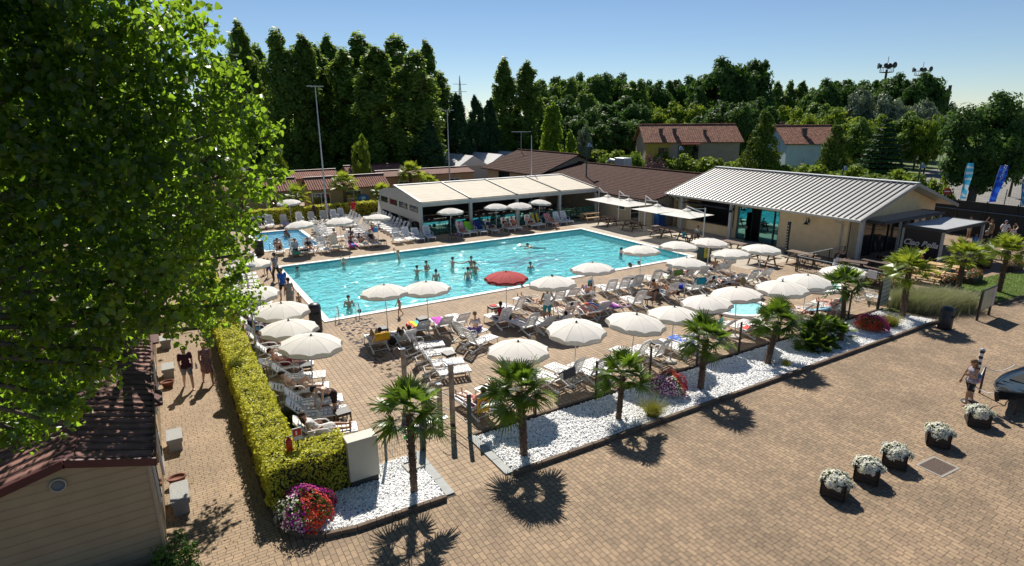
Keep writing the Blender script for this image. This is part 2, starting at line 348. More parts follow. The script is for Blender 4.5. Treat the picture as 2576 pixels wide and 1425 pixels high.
o = pebbles([(5.2, 12.1), (2.9, 12.13), (2.25, 12.3), (1.85, 12.58), (1.55, 13.0), (1.42, 13.5), (1.42, 13.7), (4.1, 13.75), (4.15, 14.35), (5.24, 14.35)], 6500); tag(o, 'white marble pebbles in the rounded corner bed by the flowers', 'pebbles')

# ---- the pool
M_tile = mat('pool_mosaic_light_web', (.10, .64, .71), .5, .32, 1.6)  # mosaic colour; its mottling stands in for the sunlight web on the floor
M_tilek = mat('kids_pool_mosaic', (.20, .58, .80), .5, .2, 2.2)
M_wall = mat('pool_wall_tile', (.05, .42, .47), .4, .12, 6)
M_cop = mat('white_coping_stone', (.72, .70, .66), .6, .07, 3, bump=.2)
def watermat(name, tint, s, strength, gl=.02, body=(.12, .66, .73), turb=.24):
    m = bpy.data.materials.new(name); m.use_nodes = True; t = m.node_tree; t.nodes.remove(t.nodes['Principled BSDF']); out = t.nodes['Material Output']
    tr = t.nodes.new('ShaderNodeBsdfTransparent'); tr.inputs[0].default_value = (*tint, 1)
    gs = t.nodes.new('ShaderNodeBsdfGlossy'); gs.inputs['Roughness'].default_value = gl; gs.inputs[0].default_value = (1, 1, 1, 1)
    fr = t.nodes.new('ShaderNodeFresnel'); fr.inputs[0].default_value = 1.33
    tc = t.nodes.new('ShaderNodeTexCoord'); n1 = t.nodes.new('ShaderNodeTexNoise'); n1.inputs['Scale'].default_value = s; n1.inputs['Detail'].default_value = 2.5; n1.inputs['Distortion'].default_value = 1.2
    n2 = t.nodes.new('ShaderNodeTexVoronoi'); n2.feature = 'SMOOTH_F1'; n2.inputs['Scale'].default_value = s*.8
    t.links.new(tc.outputs['Object'], n1.inputs[0])
    vm = t.nodes.new('ShaderNodeVectorMath'); vm.operation = 'MULTIPLY_ADD'; vm.inputs[1].default_value = (.5, .5, .5); t.links.new(n1.outputs['Color'], vm.inputs[0]); t.links.new(tc.outputs['Object'], vm.inputs[2]); t.links.new(vm.outputs[0], n2.inputs[0])
    ad = t.nodes.new('ShaderNodeMath'); ad.operation = 'MULTIPLY_ADD'; ad.inputs[1].default_value = .6; t.links.new(n2.outputs['Distance'], ad.inputs[0]); t.links.new(n1.outputs[0], ad.inputs[2])
    bp = t.nodes.new('ShaderNodeBump'); bp.inputs['Strength'].default_value = strength; bp.inputs['Distance'].default_value = .12; t.links.new(ad.outputs[0], bp.inputs['Height'])
    t.links.new(bp.outputs[0], gs.inputs['Normal']); t.links.new(bp.outputs[0], fr.inputs['Normal'])
    mx = t.nodes.new('ShaderNodeMixShader'); df = t.nodes.new('ShaderNodeBsdfDiffuse'); df.inputs[0].default_value = (*body, 1); b2 = t.nodes.new('ShaderNodeBump'); b2.inputs['Strength'].default_value = 1.0; b2.inputs['Distance'].default_value = .5; t.links.new(ad.outputs[0], b2.inputs['Height']); t.links.new(b2.outputs[0], df.inputs['Normal']); m0 = t.nodes.new('ShaderNodeMixShader'); m0.inputs[0].default_value = turb; t.links.new(tr.outputs[0], m0.inputs[1]); t.links.new(df.outputs[0], m0.inputs[2])
    t.links.new(fr.outputs[0], mx.inputs[0]); t.links.new(m0.outputs[0], mx.inputs[1]); t.links.new(gs.outputs[0], mx.inputs[2]); t.links.new(mx.outputs[0], out.inputs[0])
    return m
M_water = watermat('pool_water', (.90, .98, .98), 2.0, 1.0, .035); M_waterk = watermat('kids_water', (.93, .98, 1), 2.6, .7, body=(.14, .56, .80), turb=.3)
def pool(P, depth, zw, tile, wall, water, cop=.32, nm='swimming_pool'):
    x0, x1, y0, y1 = P
    mb = MB(); N = 60
    for a, b in (((x0, y0), (x1, y0)), ((x1, y0), (x1, y1)), ((x1, y1), (x0, y1)), ((x0, y1), (x0, y0))):
        mb.quad((*a, -depth), (*b, -depth), (*b, .0), (*a, .0), 1)
    mb.quad((x0, y0, -depth), (x1, y0, -depth), (x1, y1, -depth), (x0, y1, -depth), 0)
    struct(mb.build('pool_basin', [tile, wall]))
    c = MB(); L = 1.0
    for (ax, ay, bx, by) in ((x0-cop, y0-cop/2, x1+cop, y0-cop/2), (x0-cop, y1+cop/2, x1+cop, y1+cop/2)):
        n = int((bx-ax)/L)
        for i in range(n): c.box((ax+(bx-ax)*(i+.5)/n, ay, .015), ((bx-ax)/n-.008, cop, .07))
    for x in (x0-cop/2, x1+cop/2):
        n = int((y1-y0)/L)
        for i in range(n): c.box((x, y0+(y1-y0)*(i+.5)/n, .015), (cop, (y1-y0)/n-.008, .07))
    struct(c.build('pool_coping', M_cop, bevel=.012))
    wb = MB(); wb.quad((x0, y0, zw), (x1, y0, zw), (x1, y1, zw), (x0, y1, zw)); struct(wb.build('pool_water', water))
pool(POOL, .42, -.07, M_tile, M_wall, M_water); pool(KIDS_POOL, .22, -.05, M_tilek, mat('kids_wall', (.10, .48, .66), .4, .1, 6), M_waterk, .28)
# darker mosaic figure laid into the pool floor: soft wave shapes
mb = MB()
for (qx, qy, L, wd, an) in ((20.2, 35.2, 3.4, .55, -.1), (21.7, 34.5, 4.2, .6, .12), (22.9, 33.4, 3.2, .55, -.2), (20.6, 33.6, 2.6, .42, .1), (24.2, 35.0, 2.6, .4, -.15), (22.0, 32.6, 2.4, .4, .2), (24.9, 33.9, 2.0, .35, .1)):
    n = 16; up = []; dn = []
    for i in range(n+1):
        s_ = i/n; x = (s_-.5)*L; y = .22*math.sin(s_*7+qx); ww = wd*math.sin(PI*s_)**.7/2+.01
        for lst, sg in ((up, 1), (dn, -1)):
            X, Y = x, y+sg*ww; lst.append((qx+X*math.cos(an)-Y*math.sin(an), qy+X*math.sin(an)+Y*math.cos(an), -.414))
    for i in range(n): mb.quad(dn[i], dn[i+1], up[i+1], up[i])
struct(mb.build('pool_floor_figure', mat('blue_mosaic', (.008, .13, .28), .5, .2, 8)))
# the two round whirlpools
def whirl(c, r, label):
    t = thing('whirlpool', label, 'whirlpool', (c[0], c[1], 0), 0, 'round whirlpools')
    MB().lathe([(r+.28, 0), (r+.28, .10), (r+.24, .14), (r+.04, .15), (r, .12), (r, .03)], 48).build('rim', M_cop, t)
    b = MB().lathe([(r, .03), (r-.02, .035), (.001, .035)], 48); b.build('water', mat('foaming_water', (.30, .72, .78), .12, .35, 5, bump=.9, bscale=9, spec=1), t)
whirl((24.35, 18.3), 1.35, 'round whirlpool with foaming water half under an umbrella, the nearer one'); whirl((31.3, 18.9), 1.5, 'round whirlpool by the black terrace railing, the farther one')

# ================================================================ hedges
def leaves_on(P, Nn, size, name, m, parent=None, jitter=.5, k=4, elong=1.5):
    """P points, Nn outward directions -> small leaf quads"""
    n = len(P); r = Nn + NP.normal(0, jitter, (n, 3)); r /= np.linalg.norm(r, axis=1)[:, None]+1e-9
    a = NP.normal(0, 1, (n, 3)); t = np.cross(r, a); t /= np.linalg.norm(t, axis=1)[:, None]+1e-9; b = np.cross(r, t)
    s = size*NP.uniform(.6, 1.3, (n, 1)); t = t*s*elong/2; b = b*s/2
    V = np.stack([P-t, P+b*.9-t*.1, P+t, P-b*.9-t*.1], 1).reshape(-1, 3)
    F = np.arange(4*n).reshape(n, 4)
    return npmesh(name, V, F, m, parent=parent)
def hedge_pts(x0, x1, y0, y1, h, dens, rough=.06):
    def face(n, f):
        u, v = NP.uniform(0, 1, n), NP.uniform(0, 1, n); return f(u, v)
    A = [((x1-x0)*(y1-y0), lambda u, v: (np.stack([x0+u*(x1-x0), y0+v*(y1-y0), np.full_like(u, h)], 1), (0, 0, 1))),
         ((x1-x0)*h, lambda u, v: (np.stack([x0+u*(x1-x0), np.full_like(u, y0), v*h], 1), (0, -1, 0))),
         ((x1-x0)*h, lambda u, v: (np.stack([x0+u*(x1-x0), np.full_like(u, y1), v*h], 1), (0, 1, 0))),
         ((y1-y0)*h, lambda u, v: (np.stack([np.full_like(u, x0), y0+u*(y1-y0), v*h], 1), (-1, 0, 0))),
         ((y1-y0)*h, lambda u, v: (np.stack([np.full_like(u, x1), y0+u*(y1-y0), v*h], 1), (1, 0, 0)))]
    Ps, Ns = [], []
    for ar, f in A:
        n = int(ar*dens); p, nn = face(n, f); nn = np.tile(np.array(nn, float), (n, 1))
        lump = (np.sin(p[:, 0]*5.1+p[:, 1]*3.3)+np.sin(p[:, 1]*7.7+p[:, 2]*6)+np.sin(p[:, 0]*9+p[:, 2]*8.5))*.022
        p = p + nn*(NP.normal(0, rough*.6, (n, 1))+lump[:, None]); Ps.append(p); Ns.append(nn)
    return np.concatenate(Ps), np.concatenate(Ns)
M_hl = leafmat('privet_leaves', (.26, .28, .02), (.78, .74, .10), (.8, .8, .08), .42, 2.5, .5)
M_hl2 = leafmat('dark_hedge_leaves', (.04, .08, .012), (.16, .22, .035), (.25, .35, .04), .3, 2.0, .5)
M_core = mat('hedge_core', (.03, .035, .012), 1)
def hedge(label, boxes, size, dens, m, cat='hedge', name='hedge'):
    t = thing(name, label, cat, (boxes[0][0], boxes[0][2], 0))
    PP, NN = [], []; core = MB()
    for (x0, x1, y0, y1, h) in boxes:
        p, n = hedge_pts(x0, x1, y0, y1, h, dens); PP.append(p); NN.append(n)
        core.box(((x0+x1)/2, (y0+y1)/2, h/2-.03), (x1-x0-.1, y1-y0-.1, h-.08))
    o = leaves_on(np.concatenate(PP)-np.array([boxes[0][0], boxes[0][2], 0]), np.concatenate(NN), size, 'foliage', m, t, .7)
    c = core.build('branches', M_core, t); c.location = (-boxes[0][0], -boxes[0][2], 0)
    return t
hedge('long clipped yellow-green hedge running beside the brick path', [(1.3, 2.15, 14.7, 30, 1.2), (1.3, 3.3, 13.75, 14.7, 1.22)], .05, 900, M_hl)
hedge('farther stretch of the clipped hedge beside the path, under the tree', [(1.3, 2.15, 30.05, 58, 1.2)], .09, 260, M_hl)
hedge('clipped green hedge behind the children\'s pool in front of the mobile homes', [(5.0, 19.2, 58.2, 59.1, 1.25)], .12, 220, M_hl)
# ================================================================ the restaurant pavilion with the cream fabric roof
M_frame = mat('pavilion_frame', (.46, .45, .41), .5, .08, 3)
M_fab = mat('cream_roof_fabric', (.52, .475, .385), .8, .07, 1.2, bump=.15, trans=.06)
M_refl = mat('tinted_glass_panel', (.16, .40, .40), .025, metal=1.0)
t = thing('restaurant_pavilion', 'long open-sided pavilion with cream fabric roof panels and glass wind screens', 'pavilion', (0, 0, 0))
PX0, PX1, PYF, PYR, PYB = 18.15, 36.3, 44.55, 50.4, 54.3
ZF, ZR, ZB = 2.79, 3.58, 2.90
bays = [18.15, 22.7, 27.33, 32.0, 36.3]
for i in range(4):
    a, b = bays[i]+.12, bays[i+1]-.12; m = MB(); n = 7
    for k in range(n):   # the fabric sags a little between its folds
        y0_, y1_ = PYF+(PYR-.25-PYF)*k/n, PYF+(PYR-.25-PYF)*(k+1)/n; z0_, z1_ = ZF+(ZR-ZF)*k/n, ZF+(ZR-ZF)*(k+1)/n
        m.quad((a, y0_, z0_+.03), (b, y0_, z0_+.03), (b, (y0_+y1_)/2, (z0_+z1_)/2+.015), (a, (y0_+y1_)/2, (z0_+z1_)/2+.015))
        m.quad((a, (y0_+y1_)/2, (z0_+z1_)/2+.015), (b, (y0_+y1_)/2, (z0_+z1_)/2+.015), (b, y1_, z1_+.03), (a, y1_, z1_+.03))
    m.build('roof_fabric', M_fab, t)
m = MB(); m.bar((PX0, PYR+.1, ZR+.05), (PX1, PYR+.1, ZR+.05), .5, .12); m.quad((PX0, PYR, ZR), (PX1, PYR, ZR), (PX1, PYB, ZB), (PX0, PYB, ZB)); m.build('ridge_cover', mat('ridge_sheet', (.55, .56, .56), .45, .1, 3), t)
m = MB(); m.box(((PX0+PX1)/2, PYF-.02, 2.6), (PX1-PX0+.25, .18, .33)); m.build('front_beam', M_frame, t)
for x in bays:
    m = MB(); m.bar((x, PYF-.05, ZF+.04), (x, PYR, ZR+.09), .16, .12); m.build('rafter', M_frame if x in (bays[0],) else mat('grey_rafter', (.16, .16, .155), .5), t)
    MB().box((x, PYF, 1.25), (.24, .24, 2.5)).build('post', M_frame, t)
    MB().box((x, PYB, 1.4), (.16, .16, 2.8)).build('post', M_frame, t)
for y in (47.0, 49.5, 51.9): MB().box((PX0, y, 1.5), (.14, .14, 3.0)).build('post', M_frame, t)
# left side sheet with a row of four clear windows
m = MB(); ys = [44.65, 47.0, 49.5, 51.9, 54.3]
def ztop(y): return ZF+(ZR-ZF)*(y-PYF)/(PYR-PYF) if y < PYR else ZR+(ZB-ZR)*(y-PYR)/(PYB-PYR)
x = PX0-.075
for a, b in zip(ys, ys[1:]):
    w0, w1 = a+.25, b-.2
    for (p, q) in ((a, w0), (w1, b)): m.quad((x, p, 1.15), (x, q, 1.15), (x, q, ztop(q)), (x, p, ztop(p)))
    m.quad((x, w0, 1.15), (x, w1, 1.15), (x, w1, 1.9), (x, w0, 1.9)); m.quad((x, w0, 2.4), (x, w1, 2.4), (x, w1, ztop(w1)), (x, w0, ztop(w0)))
sd_ = m.build('side_sheet', M_frame, t)
for a, b in zip(ys, ys[1:]): MB().box((PX0-.03, (a+b)/2, 2.15), (.03, b-a-.4, .52)).build('window', M_glass, t)
for a, b in zip(bays, bays[1:]):
    n = 3
    for k in range(n):
        x0_, x1_ = a+.15+(b-a-.3)*k/n, a+.15+(b-a-.3)*(k+1)/n
        MB().box(((x0_+x1_)/2, PYF-.02, .58), (x1_-x0_-.05, .02, 1.05)).build('wind_screen', M_refl, t)
for k in range(4*3+1): MB().box((PX0+.1+(PX1-PX0-.2)*k/12, PYF+.03, .6), (.05, .05, 1.2)).build('screen_post', M_black, t)
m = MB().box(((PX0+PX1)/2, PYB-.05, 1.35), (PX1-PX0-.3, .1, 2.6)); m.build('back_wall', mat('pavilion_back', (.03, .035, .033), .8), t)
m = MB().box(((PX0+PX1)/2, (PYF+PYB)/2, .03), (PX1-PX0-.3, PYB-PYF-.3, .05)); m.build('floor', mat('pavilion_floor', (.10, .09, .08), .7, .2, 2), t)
# dining tables with chairs in the shade of the pavilion
tb = thing('dining_table', 'dark dining table in the shade of the fabric pavilion', 'table'); MB().box((0, 0, .74), (1.5, .8, .04)).build('tabletop', mat('grey_table', (.25, .25, .24), .35), tb)
for sx in (-1, 1):
    for sy in (-1, 1): MB().tube([(sx*.62, sy*.3, 0), (sx*.62, sy*.3, .72)], .025).build('leg', M_black, tb)
PT = Proto(tb)
ch = thing('dining_chair', 'grey dining chair in the shade of the fabric pavilion', 'chair'); MB().box((0, 0, .45), (.42, .42, .04)).build('seat', M_darkpl, ch)
MB().box((0, -.2, .72), (.4, .03, .42)).build('backrest', M_darkpl, ch)
for sx in (-1, 1):
    for sy in (-1, 1): MB().tube([(sx*.18, sy*.18, 0), (sx*.18, sy*.18, .44)], .015).build('leg', M_galv, ch)
PC = Proto(ch)
for i, x in enumerate((19.9, 22.9, 25.4, 28.4, 31.0, 33.9)):
    for j, y in enumerate((46.6, 49.4)):
        PT.put((x, y, .05), 0, f'dark dining table inside the pavilion, {["first", "second", "third", "fourth", "fifth", "sixth"][i]} from left, {"front" if j == 0 else "rear"} row', 'tables inside the pavilion')
        for sx in (-.4, .4):
            for sy_, rz_ in ((-.6, 0), (.62, PI)):
                PC.put((x+sx, y+sy_, .05), rz_, f'grey chair {"before" if sy_ < 0 else "behind"} {["first", "second", "third", "fourth", "fifth", "sixth"][i]} {"front" if j == 0 else "rear"} pavilion table, {"left" if sx < 0 else "right"} side', 'chairs inside the pavilion')

# ================================================================ bar building with the standing-seam roof
M_sheet = mat('zinc_roof_sheet', (.36, .365, .36), .42, .06, 1.5, metal=.25)
M_rib = mat('zinc_roof_seam', (.10, .10, .10), .6)
t = thing('bar_building', 'low sand-coloured bar building with a light grey ribbed metal roof and wide glass doors', 'building')
WX, EX, RX, FX, EZ, RZ, Y0, Y1 = 38.9, 38.15, 44.5, 50.9, 2.92, 4.85, 20.2, 37.3
m = MB(); th = .07
for xa, xb in ((EX, RX), (FX, RX)):
    m.add([(xa, Y0, EZ), (xa, Y1, EZ), (xb, Y1, RZ), (xb, Y0, RZ), (xa, Y0, EZ-th), (xa, Y1, EZ-th), (xb, Y1, RZ-th), (xb, Y0, RZ-th)], [(0, 1, 2, 3), (4, 7, 6, 5), (0, 4, 5, 1), (0, 3, 7, 4), (1, 5, 6, 2)])
rf = m.build('roof', M_sheet, t)
m = MB(); n = 44
for k in range(n+1):
    y = Y0+.05+(Y1-Y0-.1)*k/n
    for xa in (EX+.02, FX-.02): m.bar((xa, y, EZ+.03), (RX, y, RZ+.03), .06, .07)
sm = m.build('seams', M_rib, rf); sm['kind'] = 'stuff'
MB().box((RX, (Y0+Y1)/2, RZ+.05), (.5, Y1-Y0, .06)).build('ridge_cap', M_whitep, rf)
m = MB(); m.bar((EX-.07, Y0, EZ-.07), (EX-.07, Y1, EZ-.07), .14, .14); m.build('gutter', mat('cream_gutter', (.55, .53, .48), .5), rf)
m = MB()
for a in ((EX-.1, EZ-.06), (FX+.1, EZ-.06)): m.bar((a[0], Y0-.03, a[1]), (RX, Y0-.03, RZ-.03), .06, .24, up=(0, 1, 0)) if 0 else m.add([(a[0], Y0-.03, a[1]-.12), (a[0], Y0-.03, a[1]+.1), (RX, Y0-.03, RZ+.06), (RX, Y0-.03, RZ-.17), (a[0], Y0+.02, a[1]-.12), (a[0], Y0+.02, a[1]+.1), (RX, Y0+.02, RZ+.06), (RX, Y0+.02, RZ-.17)], [(0, 1, 2, 3), (4, 7, 6, 5), (0, 3, 7, 4), (1, 5, 6, 2), (0, 4, 5, 1)])
m.build('fascia', mat('grey_fascia', (.27, .26, .25), .5), rf)
wz = lambda x: EZ-.1+(RZ-EZ)*(x-EX)/(RX-EX) if x < RX else EZ-.1+(RZ-EZ)*(FX-x)/(FX-RX)
m = MB()
m.box((WX+.1, (21.4+26.5)/2, 1.5), (.2, 5.1, 3.0)); m.box((WX+.1, 30.35, 1.5), (.2, .25, 3.0)); m.box((WX+.1, 35.9, 1.5), (.2, 1.0, 3.0)); m.box((WX+.1, 28.4, 2.78), (.2, 3.9, .42)); m.box((WX+.1, 33, 2.8), (.2, 5.2, .35))
m.box((WX+.1, 32.95, .42), (.2, 4.95, .84))
# gable wall with its openings
gy = 21.35
for xa, xb, zb in ((WX+.2, 40.2, 0), (40.2, 47.4, 2.62), (47.4, 49.0, 0), (49.0, 50.1, 2.2)):
    n = 4
    for i in range(n):
        p, q = xa+(xb-xa)*i/n, xa+(xb-xa)*(i+1)/n
        if p < RX < q: m.add([(p, gy, zb), (q, gy, zb), (q, gy, wz(q)), (RX, gy, wz(RX)), (p, gy, wz(p))], [(0, 1, 2, 3, 4)])
        else: m.add([(p, gy, zb), (q, gy, zb), (q, gy, wz(q)), (p, gy, wz(p))], [(0, 1, 2, 3)])
m.box((50.15, 29, 1.45), (.2, 15.2, 2.9)); m.add([(WX, 36.9, 0), (50.2, 36.9, 0), (50.2, 36.9, 2.9), (RX, 36.9, 4.7), (WX, 36.9, 2.9)], [(0, 1, 2, 3, 4)])
m.build('wall', M_beige, t)
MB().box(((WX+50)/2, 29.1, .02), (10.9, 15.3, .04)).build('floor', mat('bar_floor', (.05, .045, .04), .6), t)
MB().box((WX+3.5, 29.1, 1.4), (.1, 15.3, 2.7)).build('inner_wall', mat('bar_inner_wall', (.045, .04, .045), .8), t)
MB().box((WX+.1, 33, .87), (.55, 5.0, .06)).build('counter', mat('counter_top', (.06, .05, .05), .3), t)
for y, wd in ((29.55, 1.25), (27.3, 1.5)): MB().box((WX+.05, y, 1.3), (.03, wd, 2.45)).build('window', M_refl, t)
for k, y in enumerate((28.85, 28.1)):
    d = MB().box((WX+.05-.0, y, 1.15), (.03, .05, 2.3)); d.build('door_frame', M_green, t)
MB().box((WX-.02, 26.9, 1.3), (.05, .07, 2.6)).build('window_frame', M_green, t)
dr = MB().box((WX-.28, 28.87, 1.15), (.62, .03, 2.25)).build('door', M_refl, t); MB().tube([(WX-.5, 28.83, 1.0), (WX-.5, 28.83, 1.25)], .015).build('handle', M_steel, dr)
cw = mat('grey_white_column', (.48, .47, .45), .6, .08, 4)
for (x, y) in ((38.55, 35.6), (38.55, 30.5), (39.3, 20.75)): MB().box((x, y, 1.42), (.24, .24, 2.84)).build('column', cw, t)
MB().tube([(EX-.02, 22.0, EZ-.1), (EX+.1, 21.9, EZ-.3), (WX-.08, 21.8, 2.4), (WX-.08, 21.8, 0)], .05).build('downpipe', cw, t)
MB().tube([(EX-.02, 36.6, EZ-.1), (WX-.1, 36.2, 2.3)], .05).build('downpipe', cw, t)
MB().box((WX-.35, 33, 2.35), (.9, 4.6, .05)).build('awning', mat('dark_awning', (.03, .035, .05), .6), t)
# gable front: dark shop front
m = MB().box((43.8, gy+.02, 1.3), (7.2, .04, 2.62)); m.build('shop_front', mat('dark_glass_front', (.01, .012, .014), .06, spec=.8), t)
for x in (41.9, 43.9, 45.9): MB().box((x, gy-.03, 1.3), (.08, .06, 2.6)).build('mullion', M_green, t)
# wall lamps
wl = thing('wall_lamp', 'black bell-shaped wall lamp on the sand-coloured wall', 'lamp', (WX-.02, 24.2, 2.25))
MB().tube([(0, 0, 0), (-.12, 0, .25), (-.3, 0, .22), (-.3, 0, .02)], .02).build('bracket', M_black, wl); MB().lathe([(.03, .02), (.06, -.05), (.18, -.2), (.2, -.2)], 14, c=(-.3, 0, 0)).build('lamp_shade', M_black, wl); MB().box((0, 0, 0), (.03, .12, .25)).build('wall_plate', M_black, wl)
PL = Proto(wl); PL.put((WX-.02, 24.2, 2.25), 0)
PL.put((38.45, 30.25, 2.35), 0, 'black bell-shaped wall lamp beside the glass doors of the bar'); PL.put((38.6, 31.0, 2.3), 0, 'black bell-shaped wall lamp at the end of the bar counter')
# porch roofs and the lettered panel
def porch(x0, x1, y0, y1, z, label, posts):
    t = thing('porch_roof', label, 'canopy', (0, 0, 0))
    MB().box(((x0+x1)/2, (y0+y1)/2, z+.04), (x1-x0-.1, y1-y0-.1, .05)).build('roof_sheet', mat('porch_sheet', (.34, .36, .37), .5, .1, 4), t)
    m = MB(); m.box(((x0+x1)/2, y0, z), (x1-x0, .1, .2)); m.box((x0, (y0+y1)/2, z), (.1, y1-y0-.11, .2)); m.box((x1, (y0+y1)/2, z), (.1, y1-y0-.11, .2)); m.build('edge_beam', mat('anthracite', (.04, .045, .05), .5), t)
    for p in posts: MB().box((p[0], p[1], z/2-.05), (.14, .14, z-.1)).build('post', cw, t)
    return t
porch(40.0, 47.9, 19.75, 21.3, 2.62, 'upper dark-edged porch roof on white posts against the gable of the bar', [(42.3, 19.85), (44.9, 19.85), (47.6, 19.85)])
t = porch(41.6, 47.2, 16.9, 19.4, 2.38, 'lower flat porch roof with the black lettered side panel', [(41.7, 17.0), (47.1, 17.0), (41.7, 19.3)])
def text(body, size, loc, rot, m, parent, name='lettering', ext=.008, shear=0., off=0.):
    cu = bpy.data.curves.new(name, 'FONT'); cu.body = body; cu.size = size; cu.extrude = ext; cu.shear = shear; cu.offset = off; cu.align_x = 'CENTER'
    o = bpy.data.objects.new(name, cu); COL.objects.link(o); dg = bpy.context.evaluated_depsgraph_get(); me = bpy.data.meshes.new_from_object(o.evaluated_get(dg))
    bpy.data.objects.remove(o); me.materials.clear(); me.materials.append(m); o = bpy.data.objects.new(name, me); COL.objects.link(o); o.parent = parent
    o.location = loc; o.rotation_euler = rot; return o
pn = MB().box((41.7, 18.15, 1.2), (.05, 2.3, 2.2)).build('side_panel', mat('black_panel', (.012, .013, .02), .35), t)
text('Ciao Bella', .50, (41.655, 18.2, 1.22), (R(90), 0, R(-90)), M_whitep, pn, shear=.35, off=.012)
text('Camping Village', .11, (41.66, 17.95, .92), (R(90), 0, R(-90)), mat('grey_letter', (.3, .3, .3), .5), pn) if 0 else None
# drinks fridge under the eave
fr = thing('drinks_fridge', 'blue drinks fridge standing in the shade at the bar entrance', 'fridge', (37.6, 37.6, 0)); MB().box((0, 0, .95), (.8, 1.3, 1.9)).build('cabinet', mat('blue_fridge', (.01, .07, .25), .35, .3, 3), fr, .02)
MB().box((-.405, -.1, 1.25), (.01, .8, .9)).build('front_panel', mat('fridge_front', (.03, .2, .5), .3, .6, 5), fr); MB().lathe([(.001, 0), (.18, .005), (.18, .01)], 16).build('emblem', mat('fridge_logo', (.6, .25, .12), .4), fr).matrix_local = Matrix.Translation((-.415, 0, 1.3)) @ Matrix.Rotation(R(-90), 4, 'Y')

# ================================================================ brown tiled roofs behind
M_btile = ribmat('brown_roof_tiles', (.062, .029, .023), 'X', .40, 1.0, .9, .3, .45, bump=.08)
M_brend = mat('grey_beige_render', (.34, .29, .22), .9, .1, 2)
def gable_house(name, label, x0, x1, y0, y1, ez, rz, axis, roofm, wallm, wins=(), ov=.5, loc=None, rot=0, chim=(), ridge_m=None, cat='building'):
    """axis 'Y': the ridge runs along Y"""
    t = thing(name, label, cat, loc or (0, 0, 0), rot)
    m = MB(); cx, cy = (x0+x1)/2, (y0+y1)/2
    if axis == 'Y':
        m.add([(x0, y0, 0), (x1, y0, 0), (x1, y0, ez), (cx, y0, rz), (x0, y0, ez)], [(0, 1, 2, 3, 4)]); m.add([(x0, y1, 0), (x1, y1, 0), (x1, y1, ez), (cx, y1, rz), (x0, y1, ez)], [(4, 3, 2, 1, 0)])
        m.quad((x0, y1, 0), (x0, y0, 0), (x0, y0, ez), (x0, y1, ez)); m.quad((x1, y0, 0), (x1, y1, 0), (x1, y1, ez), (x1, y0, ez))
    else:
        m.add([(x0, y0, 0), (x0, y1, 0), (x0, y1, ez), (x0, cy, rz), (x0, y0, ez)], [(4, 3, 2, 1, 0)]); m.add([(x1, y0, 0), (x1, y1, 0), (x1, y1, ez), (x1, cy, rz), (x1, y0, ez)], [(0, 1, 2, 3, 4)])
        m.quad((x0, y0, 0), (x1, y0, 0), (x1, y0, ez), (x0, y0, ez)); m.quad((x1, y1, 0), (x0, y1, 0), (x0, y1, ez), (x1, y1, ez))
    m.build('wall', wallm, t)
    m = MB(); th = .12; sl = (rz-ez)/((x1-x0)/2 if axis == 'Y' else (y1-y0)/2); lo = ez-sl*ov+.06; hi = rz+.06
    def slab(P):
        q = [Vector(p) for p in P]; m.add([*q, *[p-Vector((0, 0, th)) for p in q]], [(0, 1, 2, 3), (7, 6, 5, 4), (0, 4, 5, 1), (1, 5, 6, 2), (2, 6, 7, 3), (3, 7, 4, 0)])
    if axis == 'Y':
        slab([(x0-ov, y0-ov, lo), (cx, y0-ov, hi), (cx, y1+ov, hi), (x0-ov, y1+ov, lo)]); slab([(cx, y0-ov, hi), (x1+ov, y0-ov, lo), (x1+ov, y1+ov, lo), (cx, y1+ov, hi)])
        r0, r1 = (cx, y0-ov, hi+.03), (cx, y1+ov, hi+.03)
    else:
        slab([(x0-ov, y0-ov, lo), (x1+ov, y0-ov, lo), (x1+ov, cy, hi), (x0-ov, cy, hi)]); slab([(x0-ov, cy, hi), (x1+ov, cy, hi), (x1+ov, y1+ov, lo), (x0-ov, y1+ov, lo)])
        r0, r1 = (x0-ov, cy, hi+.03), (x1+ov, cy, hi+.03)
    rf = m.build('roof', roofm, t)
    MB().tube([r0, r1], .11, 8).build('ridge_tiles', ridge_m or roofm, rf)
    for (x, y, h, s) in chim:
        c = MB().box((x, y, h-.6), (s, s, 1.9)); c.box((x, y, h+.42), (s+.2, s+.2, .12)); c.build('chimney', mat('chimney_render', (.12, .09, .08), .9, .2, 5), rf)
    for (side, u, z, wd, ht, kind) in wins:
        fm = M_whitep if kind != 'dark' else M_darkwood
        if side == 'S': c, d = (u, y0-.02, z), (wd, .06, ht)
        elif side == 'N': c, d = (u, y1+.02, z), (wd, .06, ht)
        elif side == 'W': c, d = (x0-.02, u, z), (.06, wd, ht)
        else: c, d = (x1+.02, u, z), (.06, wd, ht)
        f = MB().box(c, [q+(.14 if q > .06 else 0) for q in d]).build('door' if kind == 'door' else 'window', fm, t)
        off = .03
        cc = list(c); cc[{'S': 1, 'N': 1, 'W': 0, 'E': 0}[side]] += {'S': -off, 'N': off, 'W': -off, 'E': off}[side]
        if kind == 'bars':
            for q in (-1, 1):
                e = list(cc); dd = list(d); ax = 0 if side in 'SN' else 1; e[ax] += q*wd*.26; dd[ax] = wd*.46; MB().box(e, dd).build('pane', M_glass, f)
        else: MB().box(cc, d).build('pane', M_glass if kind != 'shutter' else mat('shutter_wood', (.2, .12, .07), .7), f)
    return t
gable_house('tiled_building', 'large low building with a wide dark brown tiled roof behind the parasols', 36.9, 51.5, 37.5, 57, 2.55, 4.05, 'Y', M_btile, M_brend,
            [('W', 41.5, 1.6, 1.0, 1.0, 'x'), ('W', 39.6, 1.1, 1.0, 2.1, 'door')], .7)
